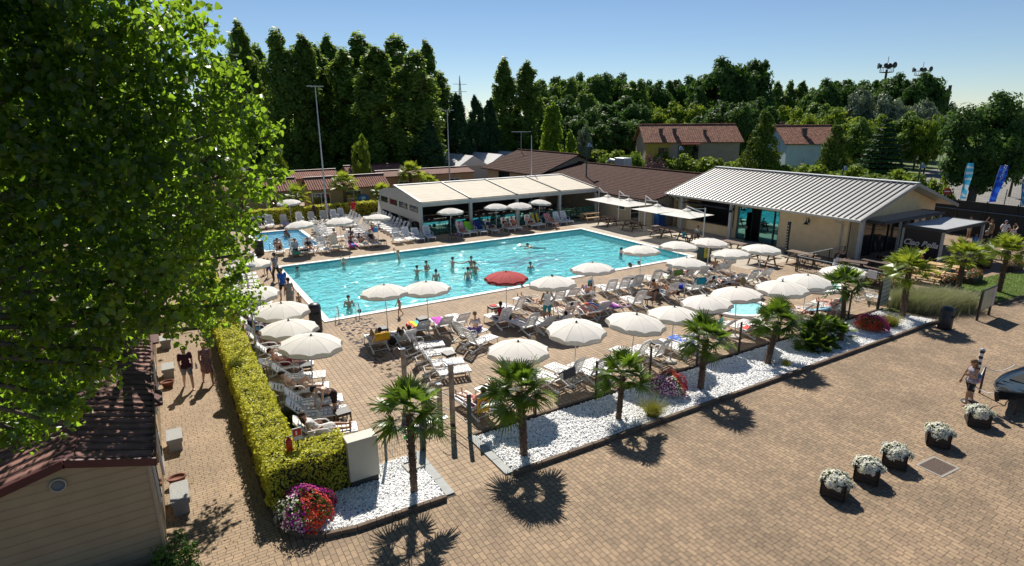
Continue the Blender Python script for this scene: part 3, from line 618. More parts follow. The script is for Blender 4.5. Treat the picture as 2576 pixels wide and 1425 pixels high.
gable_house('tiled_building', 'smaller brown-tiled building behind the fabric pavilion, with a gable end', 38.6, 49, 57.8, 70.4, 3.1, 5.0, 'Y', M_btile, M_brend, [('W', 59.5, 1.9, 1.2, 1.0, 'x'), ('W', 61.6, 1.9, 1.6, 1.1, 'bars'), ('W', 66, 1.6, 2.6, 2.2, 'dark')], .7)
# kitchen extractor on the big roof
ex = thing('roof_extractor', 'pale metal extractor box with a bent pipe on the brown roof', 'extractor', (45.3, 51, 3.9)); MB().box((0, 0, .55), (1.2, 1.6, 1.0)).build('housing', M_galv, ex, .03); MB().tube([(-.3, .8, .6), (-.3, 1.8, .7), (-.3, 2.2, .4), (-.3, 2.3, -.2)], .22).build('pipe', M_galv, ex)
# ================================================================ mobile homes
M_rtile = ribmat('red_roof_tiles', (.34, .16, .12), 'X', .24, 1.0, .75, .4, .25, bump=.09)
M_rtileY = ribmat('red_roof_tiles_along', (.21, .105, .085), 'Y', .3, 1.0, .7, .3, .3, bump=.10)
M_sid = ribmat('beige_siding', (.36, .28, .18), 'Z', .19, .6, .7, .75, .06, wave='SAW', bump=.02)
M_sid2 = ribmat('tan_siding', (.40, .27, .15), 'Z', .2, .5, .7, .75, .06, wave='SAW', bump=.02)
M_mar = mat('maroon_fascia', (.075, .016, .018), .5, .1, 3)
def home(label, x0, x1, y0, y1, axis, wins, roofm, sid, ez=2.55, rz=3.2, name='mobile_home'):
    t = gable_house(name, label, x0, x1, y0, y1, ez, rz, axis, roofm, sid, wins, .22, ridge_m=M_mar, cat='mobile home')
    return t
home('tan mobile home with white window frames and a pink-brown tiled roof behind the palm', 13.3, 21.4, 61.5, 65, 'X', [('S', 14.3, 1.5, 1.7, 1.1, 'bars'), ('S', 17.2, 1.75, .8, .7, 'x'), ('S', 18.05, 1.75, .7, .7, 'x'), ('S', 20.5, 1.2, .9, 2.1, 'door')], M_rtile, M_sid, 2.55, 3.45)
home('beige mobile home with a tiled roof at the left, partly behind leaves', 3.2, 12.2, 62.3, 66, 'X', [('S', 5.0, 1.5, 1.3, 1.1, 'bars'), ('S', 9.6, 1.5, .9, 1.2, 'shutter'), ('S', 11.2, 1.2, .9, 2.0, 'door')], M_rtile, M_sid, 2.55, 3.45)
home('orange-tan mobile home with a dark flat roof edge behind the pavilion', 22.5, 34.2, 66.2, 70.5, 'X', [('S', 25.0, 1.9, 1.2, .6, 'bars'), ('S', 27.6, 1.9, 1.0, .6, 'bars'), ('S', 31.6, 1.9, 1.4, .6, 'bars')], M_rtileY, M_sid2, 2.9, 3.3)
for i, (x, y, lb) in enumerate(((12, 74, 'mobile home roof showing over the first row, left of the lamp mast'), (22, 78, 'mobile home with a grey-brown roof in the shade of the poplars'), (29, 86, 'small mobile home roof at the foot of the poplars'), (3, 80, 'mobile home roof in deep shade far left of the lamp mast'))):
    home(lb, x, x+7.5, y, y+3.5, 'X', [('S', x+1.5, 1.5, 1.2, 1, 'bars')], M_rtile, M_sid)
# blue oval plate on the wall
bp_ = thing('oval_plate', 'blue oval plate on the wall of the tan mobile home', 'sign', (18.6, 61.3, 1.25)); pl = MB().lathe([(.001, .03), (.45, .03), (.5, 0)], 24).build('plate', mat('plate_blue', (.01, .16, .42), .4), bp_); pl.matrix_local = Matrix.Rotation(R(90), 4, 'X') @ Matrix.Diagonal((1.25, .85, 1, 1))
pe = MB().lathe([(.001, .02), (.2, .0)], 18).build('emblem', mat('plate_white', (.5, .6, .65), .5), pl); pe.location = (0, .08, .032)
# near home at the lower left, gable towards the camera
t = thing('mobile_home', 'near mobile home with ribbed brown roof and beige boarded gable with a round vent', 'mobile home')
hx0, hx1, hy0, hy1, hez, hrz, hcx = -3.5, -.98, 12.8, 24.3, 2.75, 3.15, -2.25
m = MB(); m.add([(-3.6, hy0, 0), (hx1, hy0, 0), (hx1, hy0, hez), (hcx, hy0, hrz-.05), (-3.6, hy0, hez)], [(0, 1, 2, 3, 4)]); m.quad((hx1, hy0, 0), (hx1, hy1, 0), (hx1, hy1, hez), (hx1, hy0, hez)); m.quad((-3.6, hy1, 0), (-3.6, hy0, 0), (-3.6, hy0, hez), (-3.6, hy1, hez)); m.add([(-3.6, hy1, 0), (hx1, hy1, 0), (hx1, hy1, hez), (hcx, hy1, hrz-.05), (-3.6, hy1, hez)], [(4, 3, 2, 1, 0)])
m.build('wall', M_sid, t)
M_bt2 = ribmat('brown_home_tiles', (.20, .11, .095), 'Y', .33, 1.0, .7, .3, .3, bump=.10)  # red-brown tile colour of the homes, with dark joints between the bands
m = MB()
for (xa, xb) in ((hx1+.13, hcx), (-3.75, hcx)):
    # rows of barrel tiles as true ribs across the slope
    n = 38
    for k in range(n):
        y = hy0-.1+(hy1-hy0+.2)*(k+.5)/n; r = (hy1-hy0+.2)/n/2
        vs = []; seg = 5
        for px_, pz_ in ((xa, hez-.02), (xb, hrz)):
            for j in range(seg+1):
                a = PI*j/seg; vs.append((px_, y-r*math.cos(a), pz_+.05*math.sin(a)))
        m.add(vs, [(j, j+1, seg+2+j, seg+1+j) for j in range(seg)], 0, True)
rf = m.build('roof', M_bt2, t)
m = MB(); m.bar((hx1+.16, hy0-.14, hez+.02), (hcx, hy0-.14, hrz+.05), .05, .16); m.bar((hcx, hy0-.14, hrz+.05), (-3.8, hy0-.14, hez+.02), .05, .16); m.bar((hx1+.16, hy0-.1, hez-.02), (hx1+.16, hy1+.1, hez-.02), .05, .14); m.bar((hcx, hy0-.1, hrz+.07), (hcx, hy1+.1, hrz+.07), .3, .06); m.build('fascia', M_mar, rf)
m = MB().lathe([(.001, 0), (.115, 0), (.115, .02)], 20); v_ = m.build('vent', mat('vent_grey', (.12, .14, .16), .6), t); v_.matrix_local = Matrix.Translation((-2.42, hy0-.03, 2.74)) @ Matrix.Rotation(R(90), 4, 'X')
q_ = MB().lathe([(.115, 0), (.115, .03), (.13, .03), (.13, 0)], 24).build('vent_rim', M_conc, v_)
MB().box((hx1+.02, hy0+.06, 1.35), (.05, .16, 2.7)).build('corner_board', mat('corner_board', (.36, .29, .2), .6), t)
for y, w_, k in ((14.6, 1.3, 1), (17.2, .9, 0), (19.4, 1.3, 1), (22.2, 1.0, 0)):
    f = MB().box((hx1+.03, y, 1.55 if k else 1.15), (.05, w_, 1.0 if k else 2.0)).build('window' if k else 'door', M_whitep, t); MB().box((hx1+.06, y, 1.55 if k else 1.3), (.03, w_-.16, .84 if k else 1.2)).build('pane', M_glass, f)
for y in (16.0, 20.8): MB().box((hx1+.2, y, 2.72), (.3, .9, .06)).build('porch_hood', M_mar, t)
for i, y in enumerate((25.2, 36.6)):
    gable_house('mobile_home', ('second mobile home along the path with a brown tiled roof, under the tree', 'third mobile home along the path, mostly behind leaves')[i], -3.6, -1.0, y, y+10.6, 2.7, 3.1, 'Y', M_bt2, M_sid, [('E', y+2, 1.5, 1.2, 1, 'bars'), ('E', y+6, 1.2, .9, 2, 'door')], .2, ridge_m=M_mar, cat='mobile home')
for i, y in enumerate((14, 27)):
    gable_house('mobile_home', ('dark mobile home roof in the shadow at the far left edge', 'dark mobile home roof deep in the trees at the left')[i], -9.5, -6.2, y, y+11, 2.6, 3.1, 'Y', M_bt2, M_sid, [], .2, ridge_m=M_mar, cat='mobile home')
# white marquee roofs far behind
mq = thing('marquee', 'white pitched marquee roof in front of the poplars', 'marquee', (46, 88, 0)); m = MB()
for k in range(3):
    x = -7+k*5; m.add([(x, -8, 2.4), (x+5, -8, 2.4), (x+5, 8, 2.4), (x, 8, 2.4), (x+2.5, -8, 3.9), (x+2.5, 8, 3.9)], [(0, 4, 5, 3), (4, 1, 2, 5), (0, 1, 4), (3, 5, 2)])
m.build('roof', mat('marquee_white', (.62, .63, .64), .6, .08, .5, trans=.2), mq)
m = MB().box((.5, 0, 1.2), (14.6, 15.6, 2.4)); m.build('wall', mat('marquee_side', (.4, .4, .39), .7), mq)
# ================================================================ houses beyond the tall hedge
M_tt = ribmat('terracotta_tiles', (.24, .12, .085), 'X', .33, 1.0, .85, .6, .6, bump=.05)
M_yel = mat('ochre_yellow_render', (.42, .30, .06), .9, .1, 1); M_pink = mat('pink_beige_render', (.40, .31, .24), .9, .1, 1); M_blue = mat('pale_blue_render', (.50, .60, .66), .9, .1, 1)
ang = math.atan2(59.1-65.3, 71.2-61.2)
h1 = gable_house('country_house', 'two-storey house with yellow and pink-beige walls and a mottled terracotta roof', 0, 13.6, 0, 7.5, 5.95, 8.1, 'X', M_tt, M_pink,
    [('S', 2.55, 4.3, 1.5, 1.4, 'dark'), ('S', 7.2, 4.2, .8, 1.9, 'dark'), ('S', 6.1, 4.2, 2.2, 2.2, 'dark'), ('E', 3, 4.3, .9, 1.5, 'shutter')], .45, (62.0, 65.0, 0), ang, [(2.4, 1.6, 7.2, .5), (4.4, 1.6, 7.2, .5), (8.8, 1.4, 7.0, .42)], cat='house')
MB().box((1.75, -.04, 3.0), (3.5, .06, 5.9)).build('yellow_wall', M_yel, h1); b_ = MB(); b_.bar((4.9, -.7, 5.5), (7.6, -.7, 5.5), 1.0, .08); b_.build('awning', mat('red_awning', (.35, .06, .05), .8), h1)
h2 = gable_house('country_house', 'pale blue house with a reddish tiled roof between two dark conifers', 0, 7.2, 0, 7.5, 5.8, 7.9, 'X', M_tt, M_blue, [('E', 3, 4.2, 1.2, 1.6, 'dark')], .45, (75.2, 51.4, 0), ang, [(2.9, 1.6, 7.2, .55), (1.2, 5, 8.0, .5)], cat='house')
# lorry trailer
lt = thing('lorry_trailer', 'white and grey lorry trailer parked beyond the trees', 'trailer', (68, 96, 0), R(-28)); MB().box((4, 0, 2.5), (9, 2.5, 2.8)).build('box_body', mat('trailer_side', (.22, .25, .26), .5, .1, 1), lt, .05); MB().box((-.52, 0, 2.5), (.04, 2.4, 2.7)).build('rear_door', mat('trailer_white', (.55, .55, .55), .5), lt); MB().box((4, 0, 3.93), (9, 2.5, .06)).build('roof', M_whitep, lt)
MB().box((-.56, .2, 2.9), (.03, 1.4, .25)).build('red_blue_stripe', mat('trailer_stripe', (.35, .04, .08), .5), lt)
for x in (1, 2.3, 7): 
    for y in (-1, 1):
        w_ = MB().tube([(0, -.12, 0), (0, .12, 0)], .5, 14).build('wheel', M_black, lt); w_.location = (x, y, .5)
# ================================================================ umbrellas
def umbrella_proto(canvas, valm, lettered=False, seed=0):
    rr = random.Random(seed); t = thing('beach_umbrella', 'white umbrella', 'umbrella')
    NS, RR, zr, za = 10, 1.08, 2.0, 2.31
    MB().tube([(0, 0, .05), (0, 0, 2.3)], .02, 8).build('pole', M_pole, t)
    m = MB(); NR, NC = 7, 6
    def P(k, c, i):
        a0, a1 = 2*PI*k/NS, 2*PI*(k+1)/NS; u = c/NC; r = RR*i/NR
        p0 = Vector((math.cos(a0)*r, math.sin(a0)*r)); p1 = Vector((math.cos(a1)*r, math.sin(a1)*r)); q = p0.lerp(p1, u)
        sag = 4*u*(1-u); q *= 1-.05*sag*(i/NR)**2
        z = za-(za-zr)*(i/NR)**1.75+ .028*sag*(i/NR)**1.5+(.012*math.sin(u*17+k*3)*(i/NR) if (k+seed) % 5 == 0 else 0)
        return (q.x, q.y, z)
    for k in range(NS):
        vs = [P(k, c, i) for i in range(NR+1) for c in range(NC+1)]
        fs = [(i*(NC+1)+c, i*(NC+1)+c+1, (i+1)*(NC+1)+c+1, (i+1)*(NC+1)+c) for i in range(NR) for c in range(NC)]
        m.add(vs, fs, 0, True)
    m.build('canopy', canvas, t)
    m = MB()
    for k in range(NS):   # seams stand a little proud of the cloth
        m.tube([Vector(P(k, 0, i))+Vector((0, 0, .004)) for i in range(NR+1)], .003, 4)
    sm = m.build('seams', mat('canvas_seam', (.50, .47, .41), .9) if not lettered else mat('red_seam', (.2, .02, .02), .9), t); sm['kind'] = 'stuff'
    v = MB(); e = MB()
    for k in range(NS):
        a = [Vector(P(k, c, NR)) for c in range(NC+1)]; lo = []
        for c, p in enumerate(a):
            u = c/NC; hgt = .17*(1-.0*u)-.06*(abs(2*u-1)**3); fl = 1.015+.01*rr.random()
            lo.append(Vector((p.x*fl, p.y*fl, p.z-hgt)))
        v.add([*a, *lo], [(c, c+1, NC+2+c, NC+1+c) for c in range(NC)], 0, True)
        if not lettered: e.tube([x+Vector((x.x, x.y, 0)).normalized()*.003 for x in lo], .008, 4)
    vo = v.build('valance', valm, t)
    if not lettered: ee = e.build('piping', M_trim, vo); ee['kind'] = 'stuff'
    else:
        ws = ['EL BARRILETE', 'VISERBELLA', 'COLA RILLER', 'EL BARRILETE', 'SIERRA', 'EL BARRILETE', 'VISERBELLA', 'COLA RILLER', 'EL BARRILETE', 'SIERRA']
        for k in range(NS):
            a = 2*PI*(k+.5)/NS; text(['NASSA', 'RISTORANTE', 'COSTA', 'NASSA', 'RISTORANTE'][k % 5], .085, (math.cos(a)*1.035, math.sin(a)*1.035, 1.90), (R(90), 0, a+PI/2), mat('pale_letter', (.6, .45, .4), .7), vo, ext=.002)
    f = MB(); f.sphere((0, 0, 2.345), .035, 8, sc=(1, 1, 1.1)); f.cyl((0, 0, 2.29), .06, .03, 10, r2=.04); f.build('finial', M_black, t)
    r = MB()
    for k in range(NS):
        a = 2*PI*k/NS; r.tube([(math.cos(a)*.03, math.sin(a)*.03, 2.27), (math.cos(a)*RR*.97, math.sin(a)*RR*.97, 1.985)], .006, 4); r.tube([(math.cos(a)*.03, math.sin(a)*.03, 1.85), (math.cos(a)*RR*.5, math.sin(a)*RR*.5, 2.16)], .005, 4)
    rb = r.build('ribs', M_galv, t); rb['kind'] = 'stuff'
    MB().lathe([(.001, .10), (.2, .09), (.27, .06), (.28, 0)], 18).build('base', M_conc, t); MB().cyl((0, 0, .08), .035, .28, 10).build('base_tube', M_galv, t)
    return t
M_val = mat('umbrella_valance_shade', (.68, .65, .58), .85, .05, 2, trans=.3)  # canvas toned darker to put in the back-lit shade of the valance
UP = [Proto(umbrella_proto(M_canvas, M_val, seed=k)) for k in range(3)]
UM = [ # x, y, label
 (9.46, 15.34, 'white umbrella behind the palm nearest the entrance, leftmost of the row along the fence'), (12.25, 15.94, 'white umbrella second from left in the row along the wire fence'),
 (14.37, 15.35, 'white umbrella third from left in the row along the wire fence'), (16.48, 15.27, 'white umbrella fourth from left in the fence row, above a leaning palm'),
 (18.85, 15.58, 'white umbrella fifth in the fence row, before the nearer whirlpool'), (20.89, 15.71, 'white umbrella partly covering the nearer whirlpool'),
 (23.02, 15.12, 'white umbrella to the right of the nearer whirlpool'), (25.32, 15.46, 'white umbrella partly covering the farther whirlpool'), (28.41, 15.41, 'rightmost white umbrella of the fence row by the black railing'),
 (18.21, 22.33, 'white umbrella at the near pool edge behind the teal bag table'), (23.08, 24.1, 'white umbrella at the near right pool corner'), (25.64, 23.77, 'white umbrella just right of the near right pool corner'),
 (23.21, 20.86, 'white umbrella above the shirtless hunched man, second row from the pool'), (28.08, 23.61, 'white umbrella beside the yellow board near the terrace'), (26.86, 20.86, 'white umbrella above the lounger with the hanging white towel'),
 (29.1, 20.76, 'white umbrella nearest the sand-coloured wall of the bar'), (15.01, 21.19, 'white umbrella above the man in the white tank top'),
 (7.97, 24.05, 'white umbrella on the near pool deck above the yellow towel'), (9.84, 23.85, 'white umbrella on the near pool deck above the purple towel'),
 (3.6, 19.55, 'nearest white umbrella of the left column along the hedge'), (3.43, 21.73, 'white umbrella second nearest in the left column along the hedge'), (3.59, 23.82, 'white umbrella third nearest in the left column along the hedge'), (3.07, 27.06, 'white umbrella fourth nearest in the left column, by the walking couple'), (3.76, 32.94, 'farthest white umbrella of the left column along the hedge'),
 (10.31, 56.75, 'white umbrella far behind the children\'s pool by the hedge'), (8.57, 43.57, 'white umbrella between the two pools, leftmost of three'), (11.36, 43.71, 'white umbrella between the two pools, middle of three'), (14.25, 43.92, 'white umbrella at the left corner of the fabric pavilion'),
 (20.32, 43.54, 'white umbrella before the pavilion, leftmost of four'), (24.64, 43.56, 'white umbrella before the pavilion, second of four'), (26.82, 43.34, 'white umbrella before the pavilion, third of four'), (29.11, 43.76, 'white umbrella before the pavilion, rightmost of four')]
for i, (x, y, lb) in enumerate(UM):
    o = UP[i % 3].put((x, y, 0), rnd.uniform(0, 6.28), lb, 'white beach umbrellas around the pools')
    o.rotation_euler = (R(rnd.uniform(-4, 4)), R(rnd.uniform(-4, 4)), rnd.uniform(0, 6.28)); q_ = rnd.uniform(.97, 1.04); o.scale = (q_, q_, rnd.uniform(.97, 1.03))
ru = umbrella_proto(M_redcan, mat('red_valance', (.30, .03, .03), .85, trans=.1), True, 5); ru['label'] = 'red umbrella with lettered edge at the near pool side'; ru.location = (13.79, 23.5, 0); ru.rotation_euler = (0, 0, R(5)); ru.scale = (.98, .98, .98)
cu_ = thing('closed_umbrella', 'closed white umbrella standing at the left wall of the pavilion', 'umbrella', (16.9, 51.2, 0)); MB().tube([(0, 0, 0), (0, 0, 2.4)], .02, 6).build('pole', M_pole, cu_); MB().lathe([(.17, 1.1), (.15, 1.2), (.12, 1.6), (.07, 2.1), (.02, 2.38), (.001, 2.4)], 10).build('canopy', M_canvas, cu_)
# square cantilever parasols
t = thing('cantilever_parasol', 'square parasol', 'parasol'); m = MB(); S_ = 1.45
for k in range(4):
    a, b = [(-1, -1), (1, -1), (1, 1), (-1, 1)][k], [(1, -1), (1, 1), (-1, 1), (-1, -1)][k]; n = 8
    for i in range(n):
        f0, f1 = i/n, (i+1)/n
        m.add([(a[0]*S_*f0, a[1]*S_*f0, 2.52-.36*f0-.05*math.sin(PI*f0)), (b[0]*S_*f0, b[1]*S_*f0, 2.52-.36*f0-.05*math.sin(PI*f0)), (b[0]*S_*f1, b[1]*S_*f1, 2.52-.36*f1-.05*math.sin(PI*f1)), (a[0]*S_*f1, a[1]*S_*f1, 2.52-.36*f1-.05*math.sin(PI*f1))], [(0, 1, 2, 3)])
cn = m.build('canopy', M_canvas, t); m = MB()
for k in range(8): a = 2*PI*k/8; q = S_*(1.414 if k % 2 else 1); m.tube([(0, 0, 2.45), (math.cos(a)*q*.97, math.sin(a)*q*.97, 2.13)], .012, 5)
q = m.build('ribs', M_galv, t); q['kind'] = 'stuff'; m = MB()
for k in range(4): a = PI/4+k*PI/2; m.add([(.0, 0, 2.66), (math.cos(a)*.35, math.sin(a)*.35, 2.50), (math.cos(a+PI/2)*.35, math.sin(a+PI/2)*.35, 2.50)], [(0, 1, 2)])
m.build('vent', M_canvas, cn); MB().tube([(.9, 2.3, 0), (.9, 2.3, 3.0)], .045).build('pole', M_pole, t); MB().bar((.9, 2.3, 2.6), (0, 0, 2.8), .05, .07).bar((0, 0, 2.8), (0, 0, 2.5), .04, .04).build('arm', M_pole, t); MB().bar((.9, 2.3, 2.97), (.4, 1.02, 2.73), .04, .04).build('strut', M_pole, t)
MB().box((.9, 2.3, .04), (.9, .9, .08)).build('base', M_conc, t)
PCN = Proto(t)
for (x, y, rz, lb) in ((34.75, 41.0, 0, 'square white parasol nearest the fabric pavilion, leftmost of four'), (34.7, 38.1, 0, 'square white parasol second from the pavilion'), (34.3, 34.3, 0, 'square white parasol third from the pavilion, before the drinks fridge'), (34.4, 31.3, R(-175), 'square white parasol in front of the bar counter, rightmost of four')):
    PCN.put((x, y, 0), rz, lb, 'square cantilever parasols over the picnic tables')

# ================================================================ sun loungers
def lounger_proto(ang, pm, solid=False):
    t = thing('sun_lounger', 'white plastic sun lounger', 'sun lounger'); a = R(ang)
    m = MB(); W = .60
    for s in (-1, 1): m.tube([(s*W/2, -.05, .31), (s*W/2, 1.15, .31), (s*W/2, 1.22, .27)], [.028, .028, .02], 6)
    m.box((0, 1.17, .31), (W, .09, .035)); m.box((0, -.02, .31), (W, .06, .03)); m.box((0, .56, .322), (.05, 1.16, .024))
    for s in (-1, 1): m.box((s*(W/2-.045), .56, .322), (.075, 1.16, .024))
    for k in range(9): m.box((0, .07+k*.128, .326), (W-.06, .10, .016))
    m.build('seat', pm, t)
    b = MB(); L = .80; n = Vector((0, -math.cos(a), math.sin(a))); nn = Vector((0, math.sin(a), math.cos(a)))
    def bp(x, s_, o=0): return Vector((x, 0, .33))+n*s_+nn*(o+.05*math.sin(PI*s_/L)*-.5)
    M3 = Matrix((Vector((1, 0, 0)), n, nn)).transposed()
    if solid: 
        for k in range(5): b.box(bp(0, .08+k*.155), (.55, .156, .02), 0, 0, M3)
    else:
        for s in (-1, 1): b.box(bp(s*.245, L/2), (.075, L, .022), 0, 0, M3)
        for k in range(6): b.box(bp(0, .10+k*.112), (.46, .075, .016), 0, 0, M3)
        b.box(bp(0, L-.05), (.5, .11, .02), 0, 0, M3)
    for s in (-1, 1): b.tube([bp(s*.28, 0), bp(s*.29, L*.5), bp(s*.27, L-.06), bp(s*.2, L)], .02, 6)
    b.tube([bp(-.2, L), bp(0, L+.012), bp(.2, L)], .02, 6)
    b.build('backrest', pm, t)
    for s in (-1, 1):
        x = s*.335
        MB().tube([(x, -.42*math.cos(a)*.9, .33+.42*math.sin(a)*.8), (x, -.05, .57), (x, .12, .585), (x, .34, .56), (x, .42, .47), (x, .43, .33)], .022, 6).build('armrest', pm, t)
        MB().tube([(s*.30, 1.10, .31), (s*.31, 1.15, .02), (s*.31, 1.17, 0)], [.025, .02, .02], 6).build('leg', pm, t)
        MB().tube([(x, .38, .40), (x, .1, .2), (x, -.36, .03)], [.028, .03, .035], 6).build('leg', pm, t)
        MB().tube([(x-.02, -.38, .05), (x+.02, -.38, .05)], .055, 10).build('wheel', pm, t); MB().tube([(x, -.02, .32), (x, .42, .02)], .022, 6).build('rear_strut', pm, t)
    m = MB(); m.tube([(-.33, -.3, .1), (.33, -.3, .1)], .015, 5); m.build('crossbar', pm, t)
    return t
LP_ = {'u': lounger_proto(62, M_white), 'm': lounger_proto(45, M_white), 'f': lounger_proto(22, M_white), 's': lounger_proto(60, M_cream, True)}
LPR = {k: Proto(v) for k, v in LP_.items()}
LG = []
ORD = ['first', 'second', 'third', 'fourth', 'fifth', 'sixth', 'seventh', 'eighth', 'ninth', 'tenth', 'eleventh', 'twelfth', 'thirteenth', 'fourteenth', 'fifteenth', 'sixteenth', 'seventeenth', 'eighteenth', 'nineteenth']
def row(lst, ang, kinds, phrase, special={}, names=None):
    for i, p in enumerate(lst):
        k = kinds[i % len(kinds)]; nm = {'u': 'white lounger with raised back', 'm': 'white lounger with tilted back', 'f': 'nearly flat white lounger', 's': 'cream solid-backed lounger'}[k]
        lb = special.get(i) or f'{nm}, {ORD[i]} {phrase}'
        a = (ang[i] if hasattr(ang, '__len__') else ang)+rnd.uniform(-3, 3)
        o = LPR[k].put((p[0], p[1], 0), R(a-90), lb, 'white sun loungers around the pools'); LG.append(o)
    return [(Vector((p[0], p[1], 0)), (ang[i] if hasattr(ang, '__len__') else ang)) for i, p in enumerate(lst)]
R1 = row([(7.07, 22.7), (8.2, 22.45), (9.2, 23.18), (10.28, 23.15), (11.16, 23.2)], [90, 95, 88, 84, 86], 'mmmmm', 'in the near poolside row', {0: 'white lounger with a yellow towel over its back near the pool ladder', 2: 'white lounger with a rainbow towel on the seat', 3: 'white lounger with a purple towel on the seat'})
PAIR = row([(10.48, 21.5), (10.42, 20.55)], 16, 'uu', 'of the sideways pair', {0: 'white lounger on the open deck, the woman sits on it'})
FOUR = row([(8.2, 21.5), (8.2, 20.55), (8.1, 19.5), (7.95, 18.62)], -14, 'uu', 'of the sideways four', {3: 'nearest of four sideways white loungers on the open deck'})
R4 = row([(12.89, 22.3), (14.35, 23.4), (13.52, 20.98), (14.2, 20.75), (14.95, 20.5)], [92, 110, 95, 92, 92], 'uuumm', 'right of the red umbrella', {0: 'white lounger with the boy in red beside the red umbrella', 1: 'small upright white lounger right of the red umbrella'})
CAMO = row([(15.6, 23.9)], 100, 'f', 'x', {0: 'flat white lounger with a lying man in camouflage shorts'})
R5 = row([(16.9, 23.5), (17.92, 23.75), (18.85, 23.5), (20.29, 23.45), (21.19, 23.4), (22.08, 23.35), (23.75, 23.6)], [78]*7, 'umfuuuu', 'from left at the near pool edge')
R6 = row([(15.96, 21.4), (16.8, 21.0), (17.72, 21.1), (18.6, 20.85), (20.03, 21.0), (22.45, 21.15)], [84]*6, 'ufmfuu', 'from left, second row from the pool')
R7 = row([(24.98, 23.5), (26.06, 23.3), (27.03, 23.2), (28.36, 23.2), (29.51, 23.3)], [82, 84, 84, 80, 95], 'mmmmu', 'from left beyond the pool corner', {0: 'white lounger with a green towel beyond the pool corner', 4: 'white lounger with a white towel hanging over its back'})
R8 = row([(24.36, 21.15), (25.31, 21.05), (26.35, 21.05), (27.25, 20.85), (28.3, 20.7), (29.87, 20.9)], [80, 78, 80, 82, 84, 60], 'uufmum', 'from left, second row toward the bar', {0: 'white lounger with a teal towel over its back', 2: 'low white lounger with a striped towel over its back'})
RF = row([(8.02, 15.45), (8.95, 15.55), (11.3, 15.75), (12.1, 15.85), (12.85, 15.45), (13.55, 15.4), (15.3, 15.85), (16.05, 15.5), (17.37, 15.5), (18.15, 15.5), (20.4, 16.1), (21.6, 15.5), (22.35, 15.3), (25.2, 15.6), (26.1, 15.55), (27.0, 15.2), (28.0, 15.3), (30.9, 15.6)],
         [100]*15+[20, 100, -60], 'mmmuuuuuummmumffmu', 'from left behind the wire fence', {0: 'white lounger with a blue towel, nearest the entrance gate', 2: 'white lounger with a dark grey towel behind the first palm', 7: 'white lounger with a black table behind its back, by the fence', 9: 'white lounger with a bright blue towel by the fence', 11: 'white lounger with a red towel over its back by the fence', 17: 'white lounger standing alone by the striped board'})
LC = row([(3.02, 16.55), (3.07, 17.9), (3.18, 18.72), (3.04, 19.96), (3.19, 21.04), (3.08, 22.39), (3.02, 23.62), (3.0, 24.8), (3.0, 25.9), (2.9, 27.3), (3.1, 28.6)], -13, 'mmmfmfmmmmm', 'from the hedge corner, column along hedge', {0: 'white lounger in the hedge corner, the woman in white reclines on it'})
LC2 = row([(3.1, 30.6), (3.1, 31.5), (3.1, 33.6), (3.1, 35.4), (3.2, 36.3), (3.25, 37.2), (3.3, 38.15), (3.9, 41.6), (4.0, 42.62), (4.05, 43.56), (4.1, 44.6)], -12, 'mmmmmuuuuuu', 'in the farther hedge column')
KF = row([(6.99, 44.6), (7.9, 43.7), (8.9, 43.5), (9.8, 43.45), (10.82, 43.9), (12.04, 44.0), (12.8, 43.8), (13.6, 43.6)], -92, 'muuusmmu', 'from left between the pools')
KR = row([(15.63, 43.6), (16.46, 43.65), (17.25, 43.5), (18.2, 43.5)], -95, 'uumu', 'at the pavilion corner')
PV = row([(21.2, 43.5), (22.0, 43.6), (22.85, 43.45), (23.9, 43.4), (25.4, 43.35), (26.25, 43.4), (27.9, 43.5), (28.7, 43.5), (30.1, 43.5), (31.0, 43.5), (31.8, 43.5)], -95, 'umumuuuumuu', 'from left before the pavilion', {1: 'white lounger with a lime green towel before the pavilion', 2: 'white lounger with a navy towel before the pavilion', 7: 'white lounger with a yellow and black towel before the pavilion', 8: 'white lounger with a pink towel before the pavilion'})
CR = row([(17.2, 45.9), (17.25, 46.85), (17.28, 47.8), (17.32, 48.7), (17.32, 49.6), (17.4, 50.5), (17.5, 51.4), (17.5, 52.3), (17.6, 53.2), (17.7, 54.1), (17.8, 55.0)], 172, 'u', 'in the column beside the pavilion')
CM = row([(14.3, 46.4), (14.35, 47.4), (14.4, 48.35), (14.5, 49.3), (14.8, 51.4), (15.0, 52.3), (15.02, 53.2), (15.09, 54.3), (15.18, 55.4)], 175, 'u', 'from front in the middle column')
CL = row([(10.9, 47.9), (11.1, 48.9), (11.3, 50.0), (11.5, 51.04), (11.8, 52.2), (12.06, 53.43), (11.2, 46.6)], [5, 5, 5, 5, 5, 5, 5], 'mmmmmmm', 'in the column beside the children\'s pool')
BK = row([(5.91, 56.4), (6.86, 56.0), (7.65, 56.2), (8.31, 56.3), (9.55, 56.2), (11.0, 56.6), (12.0, 56.1), (13.1, 56.2), (14.1, 56.3), (15.0, 57.0)], -90, 'muuusussuu', 'in the back row before the hedge')

